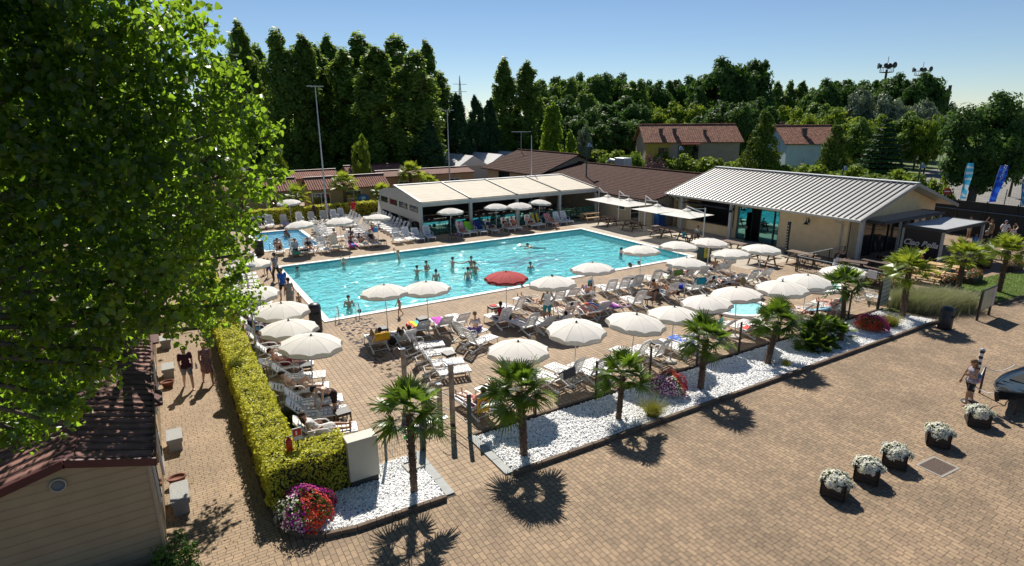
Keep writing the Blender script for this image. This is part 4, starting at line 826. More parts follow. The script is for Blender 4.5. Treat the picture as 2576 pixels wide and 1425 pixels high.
# towels follow the seat and the back of the lounger they lie on
def towelmat(name, cols):
    if name in MATS: return MATS[name]
    if len(cols) == 1: return mat(name, cols[0], .95, .12, 5, bump=.4)
    m = bpy.data.materials.new(name); m.use_nodes = True; t = m.node_tree; b = t.nodes['Principled BSDF']; b.inputs['Roughness'].default_value = .95
    tc = t.nodes.new('ShaderNodeTexCoord'); sp = t.nodes.new('ShaderNodeSeparateXYZ'); t.links.new(tc.outputs['Generated'], sp.inputs[0]); rp = t.nodes.new('ShaderNodeValToRGB'); rp.color_ramp.interpolation = 'CONSTANT'
    e = rp.color_ramp.elements
    while len(e) < min(len(cols), 30): e.new(.5)
    for i, c in enumerate(cols): e[i].position = i/len(cols); e[i].color = (*c, 1)
    t.links.new(sp.outputs[0], rp.inputs[0]); t.links.new(rp.outputs[0], b.inputs[0]); MATS[name] = m; return m
def towel(rowv, i, backang, m, label, part='seat', wd=.62):
    (p, a) = rowv[i]; mb = MB(); an = R(backang); pts = []
    if part == 'seat': pts = [(y, .352+.004*math.sin(y*9)) for y in np.linspace(.12, 1.2, 9)]+[(1.235, .28), (1.24, .17)]
    elif part == 'back': pts = [(.3, .352), (.02, .353)]+[(-math.cos(an)*s+.03*math.sin(an), .345+math.sin(an)*s+.03*math.cos(an)) for s in np.linspace(.08, .8, 6)]+[(-math.cos(an)*.86, .345+math.sin(an)*.83), (-math.cos(an)*.86-.03, .345+math.sin(an)*.6), (-math.cos(an)*.8-.05, .345+math.sin(an)*.38)]
    elif part == 'top': pts = [(-math.cos(an)*s+.03*math.sin(an), .345+math.sin(an)*s+.03*math.cos(an)) for s in (.5, .65, .8)]+[(-math.cos(an)*.86, .345+math.sin(an)*.84), (-math.cos(an)*.86-.035, .345+math.sin(an)*.6), (-math.cos(an)*.84-.06, .345+math.sin(an)*.4)]
    elif part == 'all': pts = [(1.1, .352), (.6, .355), (.05, .353)]+[(-math.cos(an)*s+.03*math.sin(an), .345+math.sin(an)*s+.03*math.cos(an)) for s in np.linspace(.08, .78, 5)]
    n = 7; vs = []; 
    for (y, z) in pts:
        for k in range(n): u = k/(n-1)*2-1; vs.append((u*wd/2+.012*math.sin(y*11+k), y, z+(-.06 if abs(u) > .99 and z < .4 else 0)+.006*math.sin(k*2.1+y*13)))
    fs = [(j*n+k, j*n+k+1, (j+1)*n+k+1, (j+1)*n+k) for j in range(len(pts)-1) for k in range(n-1)]
    mb.add(vs, fs, 0, True); o = mb.build('beach_towel', m); o.location = p; o.rotation_euler = (0, 0, R(a-90))
    so_ = o.modifiers.new('thickness', 'SOLIDIFY'); so_.thickness = .008; so_.offset = 1; return tag(o, label, 'towel', None)
rb_ = [(.7, .05, .04), (.8, .25, .02), (.8, .6, .03), (.2, .5, .08), (.02, .4, .6), (.25, .08, .4)]
towel(R1, 0, 45, towelmat('yellow_towel', [(.75, .42, .02)]), 'yellow towel over the lounger back near the pool ladder', 'back')
towel(R1, 2, 45, towelmat('rainbow_towel', rb_), 'rainbow striped towel on a lounger at the near poolside', 'seat')
towel(R1, 3, 45, towelmat('purple_towel', [(.42, .06, .42)]), 'purple towel on a lounger at the near poolside', 'seat')
towel(FOUR, 1, 62, towelmat('grey_towel', [(.10, .09, .10)]), 'dark grey cloth over the back of a sideways lounger', 'top')
towel(R8, 0, 62, towelmat('teal_towel', [(.01, .22, .30)]), 'teal towel over a lounger back in the second row', 'top')
towel(R8, 2, 22, towelmat('striped_towel', [(.2, .35, .55), (.6, .6, .6)]*4), 'blue and white striped towel on a low lounger', 'all')
towel(R7, 4, 62, towelmat('white_towel', [(.6, .58, .58)]), 'white towel hanging over a lounger back beyond the pool corner', 'back', .55)
towel(R7, 3, 45, towelmat('white_towel', [(.6, .58, .58)]), 'white towel behind the sitting shirtless man', 'top')
towel(R7, 0, 45, towelmat('green_towel', [(.14, .25, .05)]), 'green towel draped over a lounger beyond the pool corner', 'back')
towel(R6, 5, 62, towelmat('blue_towel', [(.03, .22, .5), (.45, .55, .6)]*3), 'light blue towel under the person with raised knees', 'seat')
towel(R6, 3, 22, towelmat('purple_towel', [(.42, .06, .42)]), 'purple towel on a low lounger in the second row', 'all')
towel(R6, 2, 45, towelmat('orange_towel', [(.6, .12, .04), (.05, .08, .3)]), 'orange and blue towel on a lounger in the second row', 'seat')
towel(RF, 0, 45, towelmat('blue_purple_towel', [(.28, .05, .35), (.02, .14, .35), (.02, .2, .4), (.02, .16, .4)]), 'blue and purple towel over the lounger nearest the gate', 'back')
towel(RF, 2, 45, towelmat('grey_towel', [(.10, .09, .10)]), 'dark grey towel on the lounger behind the first palm', 'top')
towel(RF, 9, 62, towelmat('bright_blue_towel', [(.03, .12, .55)]), 'bright blue towel on a lounger by the fence', 'seat')
towel(RF, 11, 45, towelmat('red_towel', [(.50, .06, .05)]), 'red towel over the lounger back by the fence', 'back')
towel(RF, 10, 45, towelmat('coral_towel', [(.6, .12, .12)]), 'coral towel on a lounger seat by the fence', 'seat')
towel(RF, 14, 22, towelmat('paleblue_towel', [(.2, .4, .55)]), 'pale blue towel on a low lounger beside the fence', 'back')
towel(PV, 1, 45, towelmat('lime_towel', [(.22, .6, .03)]), 'lime green towel on a lounger before the pavilion', 'back')
towel(PV, 2, 62, towelmat('navy_towel', [(.015, .03, .14)]), 'navy towel on a lounger before the pavilion', 'back')
towel(PV, 7, 62, towelmat('yellowblack_towel', [(.4, .33, .02), (.03, .03, .03), (.4, .33, .02)]), 'yellow and black towel on a lounger before the pavilion', 'back')
towel(PV, 8, 45, towelmat('pink_towel', [(.65, .25, .4)]), 'pink towel on a lounger before the pavilion', 'back')
towel(PV, 0, 62, towelmat('lilac_towel', [(.45, .3, .5), (.6, .5, .55)]*2), 'lilac towel on the left lounger before the pavilion', 'back')
towel(KF, 1, 62, towelmat('mint_towel', [(.1, .4, .25)]), 'mint green towel on a lounger between the pools', 'seat')
towel(KF, 5, 45, towelmat('pink_blue_towel', [(.6, .03, .25), (.05, .2, .5), (.6, .05, .3)]), 'pink and blue towel on a lounger between the pools', 'seat')
towel(BK, 4, 60, towelmat('lilac_towel', [(.45, .3, .5)]), 'lilac towel on a cream lounger before the hedge', 'seat')
towel(CM, 0, 62, towelmat('yellow_black_stripes', [(.5, .4, .05), (.05, .05, .05)]*4), 'yellow and black striped towel between the pools', 'top')
# low dark side tables
t = thing('side_table', 'low dark plastic side table', 'table'); MB().box((0, 0, .41), (.46, .46, .04)).build('tabletop', M_darkpl, t, .008)
for s in (-1, 1):
    for q in (-1, 1): MB().tube([(s*.2, q*.2, .4), (s*.21, q*.21, 0)], [.03, .02], 6).build('leg', M_darkpl, t)
ap = MB(); [ap.box((0, q*.2, .36), (.4, .02, .07)) for q in (-1, 1)]; [ap.box((q*.2, 0, .36), (.02, .38, .07)) for q in (-1, 1)]; ap.build('apron', M_darkpl, t)
PS = Proto(t)
for (v, lb) in (((7.7, 24.1), 'low dark table behind the lounger with the yellow towel'), ((9.75, 24.4), 'low dark table between rainbow and purple towels'), (c6(1110, 320, .41)[:2], 'low dark table with red mat beside the boy in red'),
               ((9.0, 19.9), 'low grey table between the sideways loungers'), (e5(650, 450, .41)[:2], 'low dark table carrying the teal bag'), (e5(1600, 230, .41)[:2], 'low dark table at the near pool edge row'),
               (e5(1930, 690, .41)[:2], 'low dark table beside the person with raised knees'), (e6(500, 640, .41)[:2], 'low dark table with a blue bag'), (e6(290, 300, .41)[:2], 'low dark table with white bags beyond the pool corner'),
               (e6(1700, 360, .41)[:2], 'low dark table in the shade before the blond boy'), (e7(840, 430, .41)[:2], 'low dark table behind a lounger by the fence'), (e7(1500, 290, .41)[:2], 'low dark table behind the leaning palm'),
               (e4(1090, 1090, .41)[:2], 'low grey table beside the bending man'), (e4(700, 590, .41)[:2], 'low grey table beside the man in red shorts'), (e4(910, 890, .41)[:2], 'low dark table under the nearest left umbrella'),
               (e1(1660, 1170, .41)[:2], 'low dark table between loungers at the children\'s pool'), (e2(1270, 960, .41)[:2], 'low dark table beside the woman in black'), (c1(2330, 570, .41)[:2], 'low dark table with the beach ball before the pavilion'), (e1(2060, 730, .41)[:2], 'low dark table among the stacked empty loungers')):
    PS.put((v[0], v[1], 0), R(rnd.uniform(-12, 12)), lb, 'low side tables beside the loungers')
# things on the tables
def bag(loc, m, label, s=1, cat='bag'):
    t = thing('beach_bag', label, cat, loc, rnd.uniform(0, 3)); b = MB().lathe([(.001, 0), (.17, 0), (.2, .12), (.17, .26), (.12, .28), (.001, .26)], 12); o = b.build('body', m, t); o.scale = (s, s*.7, s)
    MB().tube([(-.1*s, 0, .26*s), (-.08*s, 0, .4*s), (.08*s, 0, .4*s), (.1*s, 0, .26*s)], .012*s, 5).build('strap', m, t); return t
bag(e5(680, 420, .43), towelmat('teal_bag', [(.02, .22, .2), (.05, .08, .25)]*3), 'teal and blue striped bag on the dark table', 1.1)
bag(e6(520, 620, .43), mat('blue_bag', (.02, .04, .5), .7), 'bright blue bag on the low dark table', .8)
bag(e6(310, 280, .43), mat('white_bag', (.6, .58, .62), .8), 'white bag on the low dark table beyond the pool corner', .9)
bag(e4(550, 1200), mat('black_bag', (.012, .012, .014), .6), 'black backpack standing in the hedge corner', 1.7, 'backpack'); bag(e4(620, 1270), mat('black_bag', (.012, .012, .014), .6), 'second black backpack beside the hedge corner lounger', 1.5, 'backpack')
bag(e2(1100, 780, .5), towelmat('beach_blue', [(.05, .3, .7), (.4, .05, .2)]), 'blue and pink swim ring bag leaning between the pools', 1.4)
bag(c6(1290, 470), mat('black_bag', (.012, .012, .014), .6), 'black bag under the lounger with the boy in red', 1.0); bag(c5(2140, 760), mat('black_bag', (.012, .012, .014), .6), 'black bag between the two left poolside loungers', 1.2)
bb = thing('beach_ball', 'small beach ball in red, blue and green segments', 'ball', c1(2405, 570, .35)); m = MB()
m.sphere((0, 0, 0), .17, 12); o = m.build('ball', [mat('ball_a', (.5, .04, .04), .4), mat('ball_b', (.03, .12, .5), .4), mat('ball_c', (.1, .4, .1), .4)], bb)
for p in o.data.polygons: p.material_index = int((math.atan2(p.center.y, p.center.x)+PI)/(2*PI)*6) % 3
rt = tag(MB().box((0, 0, 0), (.3, .3, .02)).build('red_mat', mat('red_mat', (.5, .03, .03), .8)), 'red mat on the dark table beside the boy', 'mat'); rt.location = c6(1110, 305, .45)
for i, q in enumerate((c6(1200, 50), c5(1960, 440), e6(1500, 1120))): pass
# ================================================================ picnic tables
def picnic(m, label):
    t = thing('picnic_table', label, 'picnic table'); b = MB()
    for k in range(5): b.box((-.29+k*.145, 0, .74), (.135, 1.8, .035))
    b.build('tabletop', m, t)
    for s in (-1, 1): 
        b = MB(); [b.box((s*.68+q*.07, 0, .44), (.13, 1.8, .035)) for q in (-1, 1)]; b.build('bench', m, t)
    for y in (-.6, .6):
        b = MB(); b.bar((-.25, y, .72), (-.62, y, 0), .045, .09, up=(0, 1, 0)); b.build('leg', m, t); b = MB(); b.bar((.25, y, .72), (.62, y, 0), .045, .09, up=(0, 1, 0)); b.build('leg', m, t)
        MB().box((0, y+.05, .39), (1.5, .045, .09)).build('brace', m, t)
    return t
PD, PW, PY = Proto(picnic(M_darkwood, 'dark brown picnic table')), Proto(picnic(M_wood, 'weathered picnic table')), Proto(picnic(M_lwood, 'light pine picnic table'))
for (p, x, y, a, lb) in ((PY, 34.3, 42.95, 88, 'pine picnic table against the right end of the pavilion'), (PD, 34.2, 40.2, 3, 'dark picnic table nearest the pavilion under a square parasol'), (PD, 34.6, 37.4, 0, 'dark picnic table under the second square parasol'),
        (PD, 34.6, 34.0, 0, 'dark picnic table under the third square parasol'), (PD, 34.8, 31.3, 0, 'dark picnic table with the seated boy in teal'), (PW, 34.6, 26.9, 0, 'weathered picnic table in front of the glass doors'),
        (PW, 33.3, 23.6, 5, 'weathered picnic table at the corner of the concrete terrace'), (PW, 35.5, 22.3, 0, 'weathered picnic table before the sand-coloured wall'), (PD, 35.9, 19.3, 20, 'dark picnic table inside the black railing with two people'),
        (PD, 37.2, 18.3, 0, 'dark picnic table on the terrace near the lettered panel'), (PY, 37.5, 15.8, 10, 'light pine picnic table behind the palms, the nearer one'), (PY, 39.6, 15.7, 10, 'light pine picnic table behind the palms, the farther one'), (PD, 39.4, 18.9, 0, 'dark picnic table in the shade of the gable')):
    p.put((x, y, 0), R(a), lb, 'wooden picnic tables')
# ================================================================ poolside fittings
def bin_(loc, label, m, h=1.15, r=.27, dome=True):
    t = thing('litter_bin', label, 'bin', loc); MB().lathe([(.001, 0), (r*.92, 0), (r, .05), (r, h-.28), (r*.97, h-.27)], 20).build('body', m, t)
    MB().lathe([(r*1.03, h-.3), (r*1.04, h-.22), (r*.95, h-.1), (r*.6, h-.01), (.001, h)], 20).build('lid', M_black, t); MB().box((0, -r*.86, h-.42), (r*.9, .1, .12)).build('slot', M_dark, t); return t
bin_((5.36, 26.4, 0), 'tall black round-topped bin at the near left pool corner', M_black, 1.35, .28)
bin_((5.7, 44.75, 0), 'dark grey cylindrical bin at the children\'s pool corner', mat('grey_bin', (.035, .035, .035), .6), 1.1, .33)
bin_((29.8, 11.4, 0), 'black dome-topped bin at the end of the palm bed', M_black, 1.05, .28)
t = thing('swimming_ladder', 'curved steel swimming ladder at the near pool edge', 'ladder', (6.6, 27.4, 0))
for x in (0, 1.0): MB().tube([(x, -.25, 0), (x, -.28, .55), (x, -.2, .72), (x, -.05, .74), (x, .1, .62), (x, .32, .1), (x, .34, -.3)], .022, 8).build('rail', M_steel, t)
for z in (-.12, -.28): MB().box((.5, .34, z), (1.0, .08, .03)).build('step', M_steel, t)
t = thing('swimming_ladder', 'steel handrail at the children\'s pool beside the bin', 'ladder', (6.5, 45.5, 0)); MB().tube([(0, -.2, 0), (0, -.1, .6), (.3, .3, .5), (.8, .7, -.1)], .022, 8).build('rail', M_steel, t)
# shower: wooden posts, rails, drain
t = thing('outdoor_shower', 'outdoor shower of squared timber posts with steel rails by the gate', 'shower', (0, 0, 0)); M_post = mat('shower_timber', (.30, .25, .21), .7, .35, 4, bump=.3)
for (x, y, h) in ((6.25, 17.5, 2.0), (6.83, 15.96, 1.2), (7.02, 15.42, 2.05), (6.3, 16.0, 1.0)):
    p = MB().box((x, y, h/2), (.13, .13, h)).build('post', M_post, t); MB().box((x, y, h+.01), (.15, .15, .02)).build('post_cap', M_steel, p)
for (x, y, h) in ((6.25, 17.5, 1.9), (7.02, 15.42, 1.9)): MB().tube([(x, y, h), (x-.12, y+.2, h+.12), (x-.2, y+.32, h+.05), (x-.2, y+.32, h-.02)], .016, 6).build('shower_head', M_steel, t)
for z in (.45, .95): MB().tube([(6.83, 15.96, z), (7.02, 15.42, z-.02), (7.1, 14.6, z-.05)], .018, 6).build('rail', M_steel, t)
struct(MB().box((6.3, 15.9, .008), (1.5, .16, .02)).build('drain_channel', mat('drain_steel', (.3, .32, .33), .35, metal=.8)))
o = MB(); o.add([(5.6, 14.9, .003), (7.0, 14.9, .003), (7.1, 17.0, .003), (6.4, 17.5, .003), (5.3, 16.4, .003)], [(0, 1, 2, 3, 4)])
wm = bpy.data.materials.new('wet_paving'); wm.use_nodes = True
wb = wm.node_tree.nodes['Principled BSDF']; wb.inputs['Base Color'].default_value = (.05, .035, .028, 1); wb.inputs['Roughness'].default_value = .12
wt = wm.node_tree; wx = wt.nodes.new('ShaderNodeMixShader'); wtr = wt.nodes.new('ShaderNodeBsdfTransparent'); wn = wt.nodes.new('ShaderNodeTexNoise'); wn.inputs['Scale'].default_value = 4.5; wn.inputs['Detail'].default_value = 6
wr = wt.nodes.new('ShaderNodeValToRGB'); wr.color_ramp.elements[0].position = .52; wr.color_ramp.elements[1].position = .6; wtc = wt.nodes.new('ShaderNodeTexCoord'); wt.links.new(wtc.outputs['Object'], wn.inputs[0]); wt.links.new(wn.outputs[0], wr.inputs[0])
wt.links.new(wr.outputs[0], wx.inputs[0]); wt.links.new(wtr.outputs[0], wx.inputs[1]); wt.links.new(wb.outputs[0], wx.inputs[2]); wt.links.new(wx.outputs[0], wt.nodes['Material Output'].inputs[0])
struct(o.build('wet_patch', wm)); o = MB(); o.add([(6.4, 27.2, .003), (8.2, 27.2, .003), (7.4, 21.0, .003), (6.6, 18.5, .003), (6.2, 21.5, .003)], [(0, 1, 2, 3, 4)]); struct(o.build('wet_patch', wm))
# wire mesh fence: posts and panels
f = thing('mesh_fence', 'low dark green wire mesh fence between the loungers and the white pebbles', 'fence', (0, 0, 0))
fx = [7.12, 9.52, 12.03, 14.55, 17.03, 19.5, 22.1, 24.7, 27.35, 29.85]
for i, x in enumerate(fx): MB().box((x, 14.42, .68), (.06 if i else .1, .06 if i else .1, 1.36 if i else 1.5)).build('post', M_black if i else M_green, f)
def meshpanel(a, b, h, par, m, nm='mesh_panel', z0=.1, step=.07, vstep=.2):
    a = Vector(a); b = Vector(b); L = (b-a).length; mb = MB(); n = int(L/step); d = (b-a)/L; s = Vector((-d.y, d.x, 0))*.0035
    for k in range(n+1):
        p = a+d*L*k/n; mb.quad(p+Vector((0, 0, z0))-d*.0035, p+Vector((0, 0, z0))+d*.0035, p+Vector((0, 0, h))+d*.0035, p+Vector((0, 0, h))-d*.0035)
    z = z0
    while z <= h+.001: mb.quad(a+Vector((0, 0, z-.0035)), b+Vector((0, 0, z-.0035)), b+Vector((0, 0, z+.0035)), a+Vector((0, 0, z+.0035))); z += vstep
    return mb.build(nm, m, par)
M_wire = mat('green_wire', (.02, .05, .035), .5)
for a, b in zip(fx, fx[1:]): meshpanel((a+.03, 14.42, 0), (b-.03, 14.42, 0), 1.15, f, M_wire)
f = thing('mesh_fence', 'short wire mesh fence between the grey cabinet and the entrance gate', 'fence', (0, 0, 0))
MB().box((4.46, 14.42, .63), (.06, .06, 1.26)).build('post', M_green, f); MB().box((5.62, 14.52, .55), (.14, .14, 1.1)).build('post', M_green, f); meshpanel((4.0, 14.42, 0), (5.6, 14.42, 0), 1.0, f, M_wire); MB().box((5.15, 14.40, .62), (.28, .04, .12)).build('green_tag', mat('green_plastic', (.02, .35, .06), .4), f)
f = thing('mesh_fence', 'dark green mesh fence standing inside the long hedge', 'fence', (0, 0, 0)); yy = [15.0+k*2.5 for k in range(18)]
for y in yy: MB().box((2.22, y, .68), (.05, .05, 1.36)).build('post', M_green, f)
for a, b in zip(yy, yy[1:]): meshpanel((2.22, a, 0), (2.22, b, 0), 1.3, f, M_wire, step=.12 if a < 26 else .4)
# grey electric cabinet at the hedge
t = thing('electric_cabinet', 'pale grey-green electric cabinet set against the hedge end', 'cabinet', (3.62, 13.84, 0)); MB().box((0, 0, .12), (.74, .36, .24)).build('plinth', mat('dark_plinth', (.03, .035, .035), .8), t)
MB().box((0, 0, .82), (.8, .44, 1.16)).build('housing', mat('cabinet_grey', (.37, .36, .30), .55, .05, 3), t, .015); MB().box((.385, 0, .8), (.02, .34, .9)).build('door', mat('cabinet_grey', (.37, .36, .30), .55), t)
# fire extinguisher and its sign on the hedge
t = thing('fire_extinguisher', 'red fire extinguisher hanging above the hedge top', 'fire extinguisher', (1.95, 14.35, 1.12)); MB().lathe([(.001, 0), (.075, .01), (.08, .05), (.08, .38), (.05, .45), (.025, .47), (.001, .48)], 14).build('cylinder', mat('signal_red', (.5, .015, .01), .3), t)
MB().tube([(0, 0, .46), (-.07, 0, .52), (-.1, 0, .42), (-.1, 0, .2)], .012, 6).build('hose', M_black, t); MB().box((0, 0, .5), (.14, .03, .03)).build('handle', M_black, t)
t = thing('safety_sign', 'small white board with a red fire extinguisher symbol behind the extinguisher', 'sign', (2.18, 14.42, 1.15)); MB().tube([(0, .03, -1.1), (0, .03, .5)], .02, 6).build('post', M_green, t)
b_ = MB().box((0, 0, .45), (.24, .02, .34)).build('board', mat('grey_board', (.5, .55, .55), .5), t); MB().box((0, -.014, .5), (.2, .006, .2)).build('red_field', mat('signal_red', (.5, .015, .01), .3), b_); MB().box((-.02, -.02, .49), (.04, .004, .12)).build('symbol', M_whitep, b_)
# gate signs
t = thing('rule_signs', 'yellow no-dogs sign and white notice fixed at the gate fence', 'sign', (7.3, 14.36, .0)); 
b_ = MB().box((.28, 0, .98), (.42, .01, .5)).build('no_dogs_sign', mat('sign_yellow', (.65, .33, .02), .5), t)
r_ = MB().lathe([(.125, 0), (.125, .006), (.155, .006), (.155, 0)], 24); rr_ = r_.build('red_ring', mat('signal_red', (.5, .015, .01), .3), b_); rr_.matrix_local = Matrix.Translation((.28, -.007, .97)) @ Matrix.Rotation(R(90), 4, 'X')
w_ = MB().lathe([(.001, .002), (.125, .002)], 24).build('white_disc', M_whitep, b_); w_.matrix_local = Matrix.Translation((.28, -.006, .97)) @ Matrix.Rotation(R(90), 4, 'X')
d_ = MB(); d_.box((.28, -.012, .98), (.12, .004, .045)); d_.box((.355, -.012, 1.01), (.045, .004, .05)); [d_.box((x, -.012, .935), (.016, .004, .06)) for x in (.23, .25, .315, .335)]; d_.box((.215, -.012, 1.01), (.012, .004, .05)); d_.build('dog_symbol', M_black, b_)
s_ = MB(); s_.bar((.19, -.015, 1.06), (.37, -.015, .88), .004, .02, up=(0, 1, 0)); s_.build('red_bar', mat('signal_red', (.5, .015, .01), .3), b_)
b_ = MB().box((.75, 0, .86), (.46, .01, .42)).build('notice_board', M_whitep, t); text('ATTENZIONE', .06, (.75, -.01, .95), (R(90), 0, 0), mat('signal_red', (.5, .015, .01), .3), b_, ext=.002); text('VIETATO', .08, (.75, -.01, .78), (R(90), 0, 0), mat('signal_red', (.5, .015, .01), .3), b_, ext=.002)
b_ = MB().box((.6, .0, 1.17), (.24, .01, .16)).build('small_sign', mat('sign_orange', (.5, .22, .05), .5), t); text('eco', .1, (.6, -.01, 1.14), (R(90), 0, 0), M_whitep, b_, ext=.002)
# tall floodlight masts
def mast(x, y, h, label, hd=True):
    t = thing('floodlight_mast', label, 'light mast', (x, y, 0)); MB().tube([(0, 0, 0), (0, 0, h)], [.11, .035], 10).build('pole', M_galv, t)
    if hd:
        MB().bar((-.65, 0, h), (.65, 0, h), .06, .06).build('crossbar', M_galv, t)
        for s in (-.55, 0, .5): m = MB(); m.box((s, -.12, h+.02), (.36, .34, .09)); m.build('floodlight', mat('lamp_grey', (.3, .31, .32), .4), t)
mast(13.6, 56.8, 12.2, 'tall tapering floodlight mast beside the tan mobile home')
p_ = DP(1131, 445, 68); mast(p_[0], p_[1], 10.2, 'second floodlight mast behind the pavilion')
p_ = DP(1337, 443, 62); mast(p_[0], p_[1], 7.6, 'thin pole with a small lamp above the pavilion roof', False)
p_ = DP(1311, 380, 80); t = thing('antenna_mast', 'T-shaped antenna mast on the brown roof ridge', 'antenna', (p_[0], p_[1], 0)); MB().tube([(0, 0, 3), (0, 0, 7.5)], .04, 6).build('pole', M_galv, t); MB().bar((-1.1, .7, 7.5), (1.1, -.7, 7.5), .06, .06).build('crossbar', M_galv, t)
# path lamp rising from the hedge
t = thing('path_lamp', 'slim grey lamp post with a round flat head rising from the hedge', 'street lamp', (2.45, 23.6, 0)); MB().tube([(0, 0, 0), (0, 0, 4.05)], .035, 10).build('post', M_galv, t); MB().lathe([(.001, 4.22), (.1, 4.2), (.36, 4.08), (.36, 4.04), (.1, 4.0), (.06, 3.9)], 20).build('lamp_head', mat('lamp_grey', (.3, .31, .32), .4), t)
# black and white gauge post at the wall
t = thing('marker_post', 'slim black post with pale markings before the sand-coloured wall', 'post', (37.3, 24.6, 0)); MB().box((0, 0, 1.15), (.16, .16, 2.3)).build('post', M_black, t)
for k in range(9): MB().box((-.09, 0, .4+k*.2), (.02, .1, .07)).build('marking', M_conc, t)
# yellow A-board and board beside it
t = thing('notice_board', 'yellow no-smoking board on a dark stand at the right pool corner', 'sign', (31.0, 26.4, 0)); MB().box((0, 0, .55), (.6, .7, 1.1)).build('stand', M_green, t); b_ = MB().box((-.16, -.36, .65), (.5, .02, .75)).build('board', mat('sign_yellow2', (.5, .45, .03), .5), t)
q_ = MB().lathe([(.12, 0), (.12, .006), (.15, .006), (.15, 0)], 20).build('round_symbol', M_black, b_); q_.matrix_local = Matrix.Translation((-.16, -.372, .75)) @ Matrix.Rotation(R(90), 4, 'X'); MB().box((-.16, -.376, .75), (.16, .004, .03)).build('bar_symbol', M_black, b_)
# striped information board and map board
M_board = mat('board_pale', (.34, .36, .33), .5, .06, 2)
t = thing('information_board', 'tall pale information board with dark lines at the end of the fence', 'sign', (30.45, 14.45, 0), R(4)); MB().box((-.52, 0, .75), (.08, .08, 1.5)).build('post', M_black, t)
b_ = MB().box((0, 0, .95), (.95, .04, 1.5)).build('panel', M_board, t)
for k in range(6): MB().bar((-.42, -.028, .4+k*.22), (.42, -.028, .43+k*.22), .01, .03).build('printed_line', mat('board_dark', (.10, .13, .12), .6), b_)
t = thing('map_board', 'site map board with rounded dark frame on two legs at the plaza edge', 'sign', (33.05, 11.15, 0), R(2))
for x in (-.75, .6): MB().box((x, 0, .65), (.1, .08, 1.3)).build('leg', M_black, t)
b_ = MB().box((0, -.02, .98), (1.65, .06, 1.05)).build('frame', M_black, t, .02); MB().box((-.18, -.056, .98), (1.12, .01, .93)).build('map', mat('map_green', (.30, .34, .26), .35, .2, 3), b_); MB().box((.58, -.056, .98), (.32, .01, .93)).build('text_column', mat('map_text', (.42, .38, .40), .4), b_)
# terrace railing
M_rail = mat('wrought_iron', (.012, .012, .012), .5)
def railing(a, b, label, h=1.0):
    t = thing('terrace_railing', label, 'railing', (0, 0, 0)); a = Vector((*a, 0)); b = Vector((*b, 0)); L = (b-a).length; m = MB(); m.bar(a+Vector((0, 0, h)), b+Vector((0, 0, h)), .05, .03); m.build('handrail', M_galv, t); m = MB(); m.bar(a+Vector((0, 0, .12)), b+Vector((0, 0, .12)), .03, .03); m.build('bottom_rail', M_rail, t)
    n = int(L/.14); m = MB()
    for k in range(n+1): p = a.lerp(b, k/n); m.tube([p+Vector((0, 0, .12)), p+Vector((.03*(-1)**k, 0, .5)), p+Vector((0, 0, h))], .009, 4)
    o = m.build('balusters', M_rail, t); o['kind'] = 'stuff'
    n = max(1, round(L/1.9))
    for k in range(n+1): p = a.lerp(b, k/n); MB().box((p.x, p.y, h/2), (.05, .05, h)).build('post', M_rail, t)
railing((33.5, 21.3), (38.7, 21.3), 'black wrought-iron railing running up to the bar corner'); railing((33.5, 21.2), (33.5, 14.9), 'black wrought-iron railing along the front of the terrace')
b_ = tag(MB().box((0, 0, 0), (.06, .5, .45)).build('hanging_towel', towelmat('white_red_towel', [(.6, .58, .6), (.6, .58, .6), (.4, .04, .06)])), 'white and red towel hung over the terrace railing', 'towel'); b_.location = (33.47, 16.7, .83)
# barrel table
t = thing('barrel_table', 'wooden barrel used as a standing table beside the palm', 'barrel', (44.3, 15.5, 0)); MB().lathe([(.001, 0), (.32, 0), (.40, .45), (.34, .92), (.001, .92)], 20).build('barrel', mat('barrel_wood', (.09, .035, .03), .6, .3, 5), t)
MB().lathe([(.55, 1.0), (.55, 1.04), (.001, 1.04)], 24).build('tabletop', mat('barrel_top', (.4, .4, .4), .4), t); MB().lathe([(.405, .2), (.41, .25), (.395, .3)], 20).build('hoop', M_black, t)
# manhole, drain grate and slab
t = thing('pavement_grate', 'rectangular metal grate in a pale stone frame set in the plaza', 'grate', (17.4, 6.15, 0), R(-3)); fr_ = MB(); [fr_.box((x, y, .006), d) for x, y, d in ((0, .315, (.90, .06, .012)), (0, -.315, (.90, .06, .012)), (.42, 0, (.06, .57, .012)), (-.42, 0, (.06, .57, .012)))]; fr_.build('frame', mat('frame_stone', (.27, .25, .22), .8, .1, 6), t)
g_ = MB(); [g_.box((0, -.26+k*.04, .005), (.74, .022, .01)) for k in range(14)]; q_ = g_.build('grate_bars', mat('rust_iron', (.13, .09, .07), .6), t); q_['kind'] = 'stuff'
t = thing('manhole_cover', 'square concrete manhole cover among the white pebbles', 'manhole cover', (5.0, 13.75, 0), R(5)); MB().box((0, 0, .06), (.5, .42, .1)).build('slab', mat('pale_stone', (.42, .40, .36), .8), t)
for i, p in enumerate((a3(680, 1010), a3(1540, 690), a3(2280, 400), a4(0, 370), e8(2030, 880), e7(1830, 1340))):
    s_ = thing('garden_spotlight', ('small garden spotlight at the foot of the first palm', 'small garden spotlight beside the second palm', 'small garden spotlight right of the flower bowl', 'small garden spotlight near the leaning palm', 'small garden spotlight by the low palm stump', 'small garden spotlight beside the third palm')[i], 'spotlight', p); MB().tube([(0, 0, 0), (0, 0, .1)], .012, 5).build('spike', M_black, s_); MB().tube([(0, -.05, .13), (0, .05, .17)], [.03, .045], 8).build('lamp', M_galv, s_)
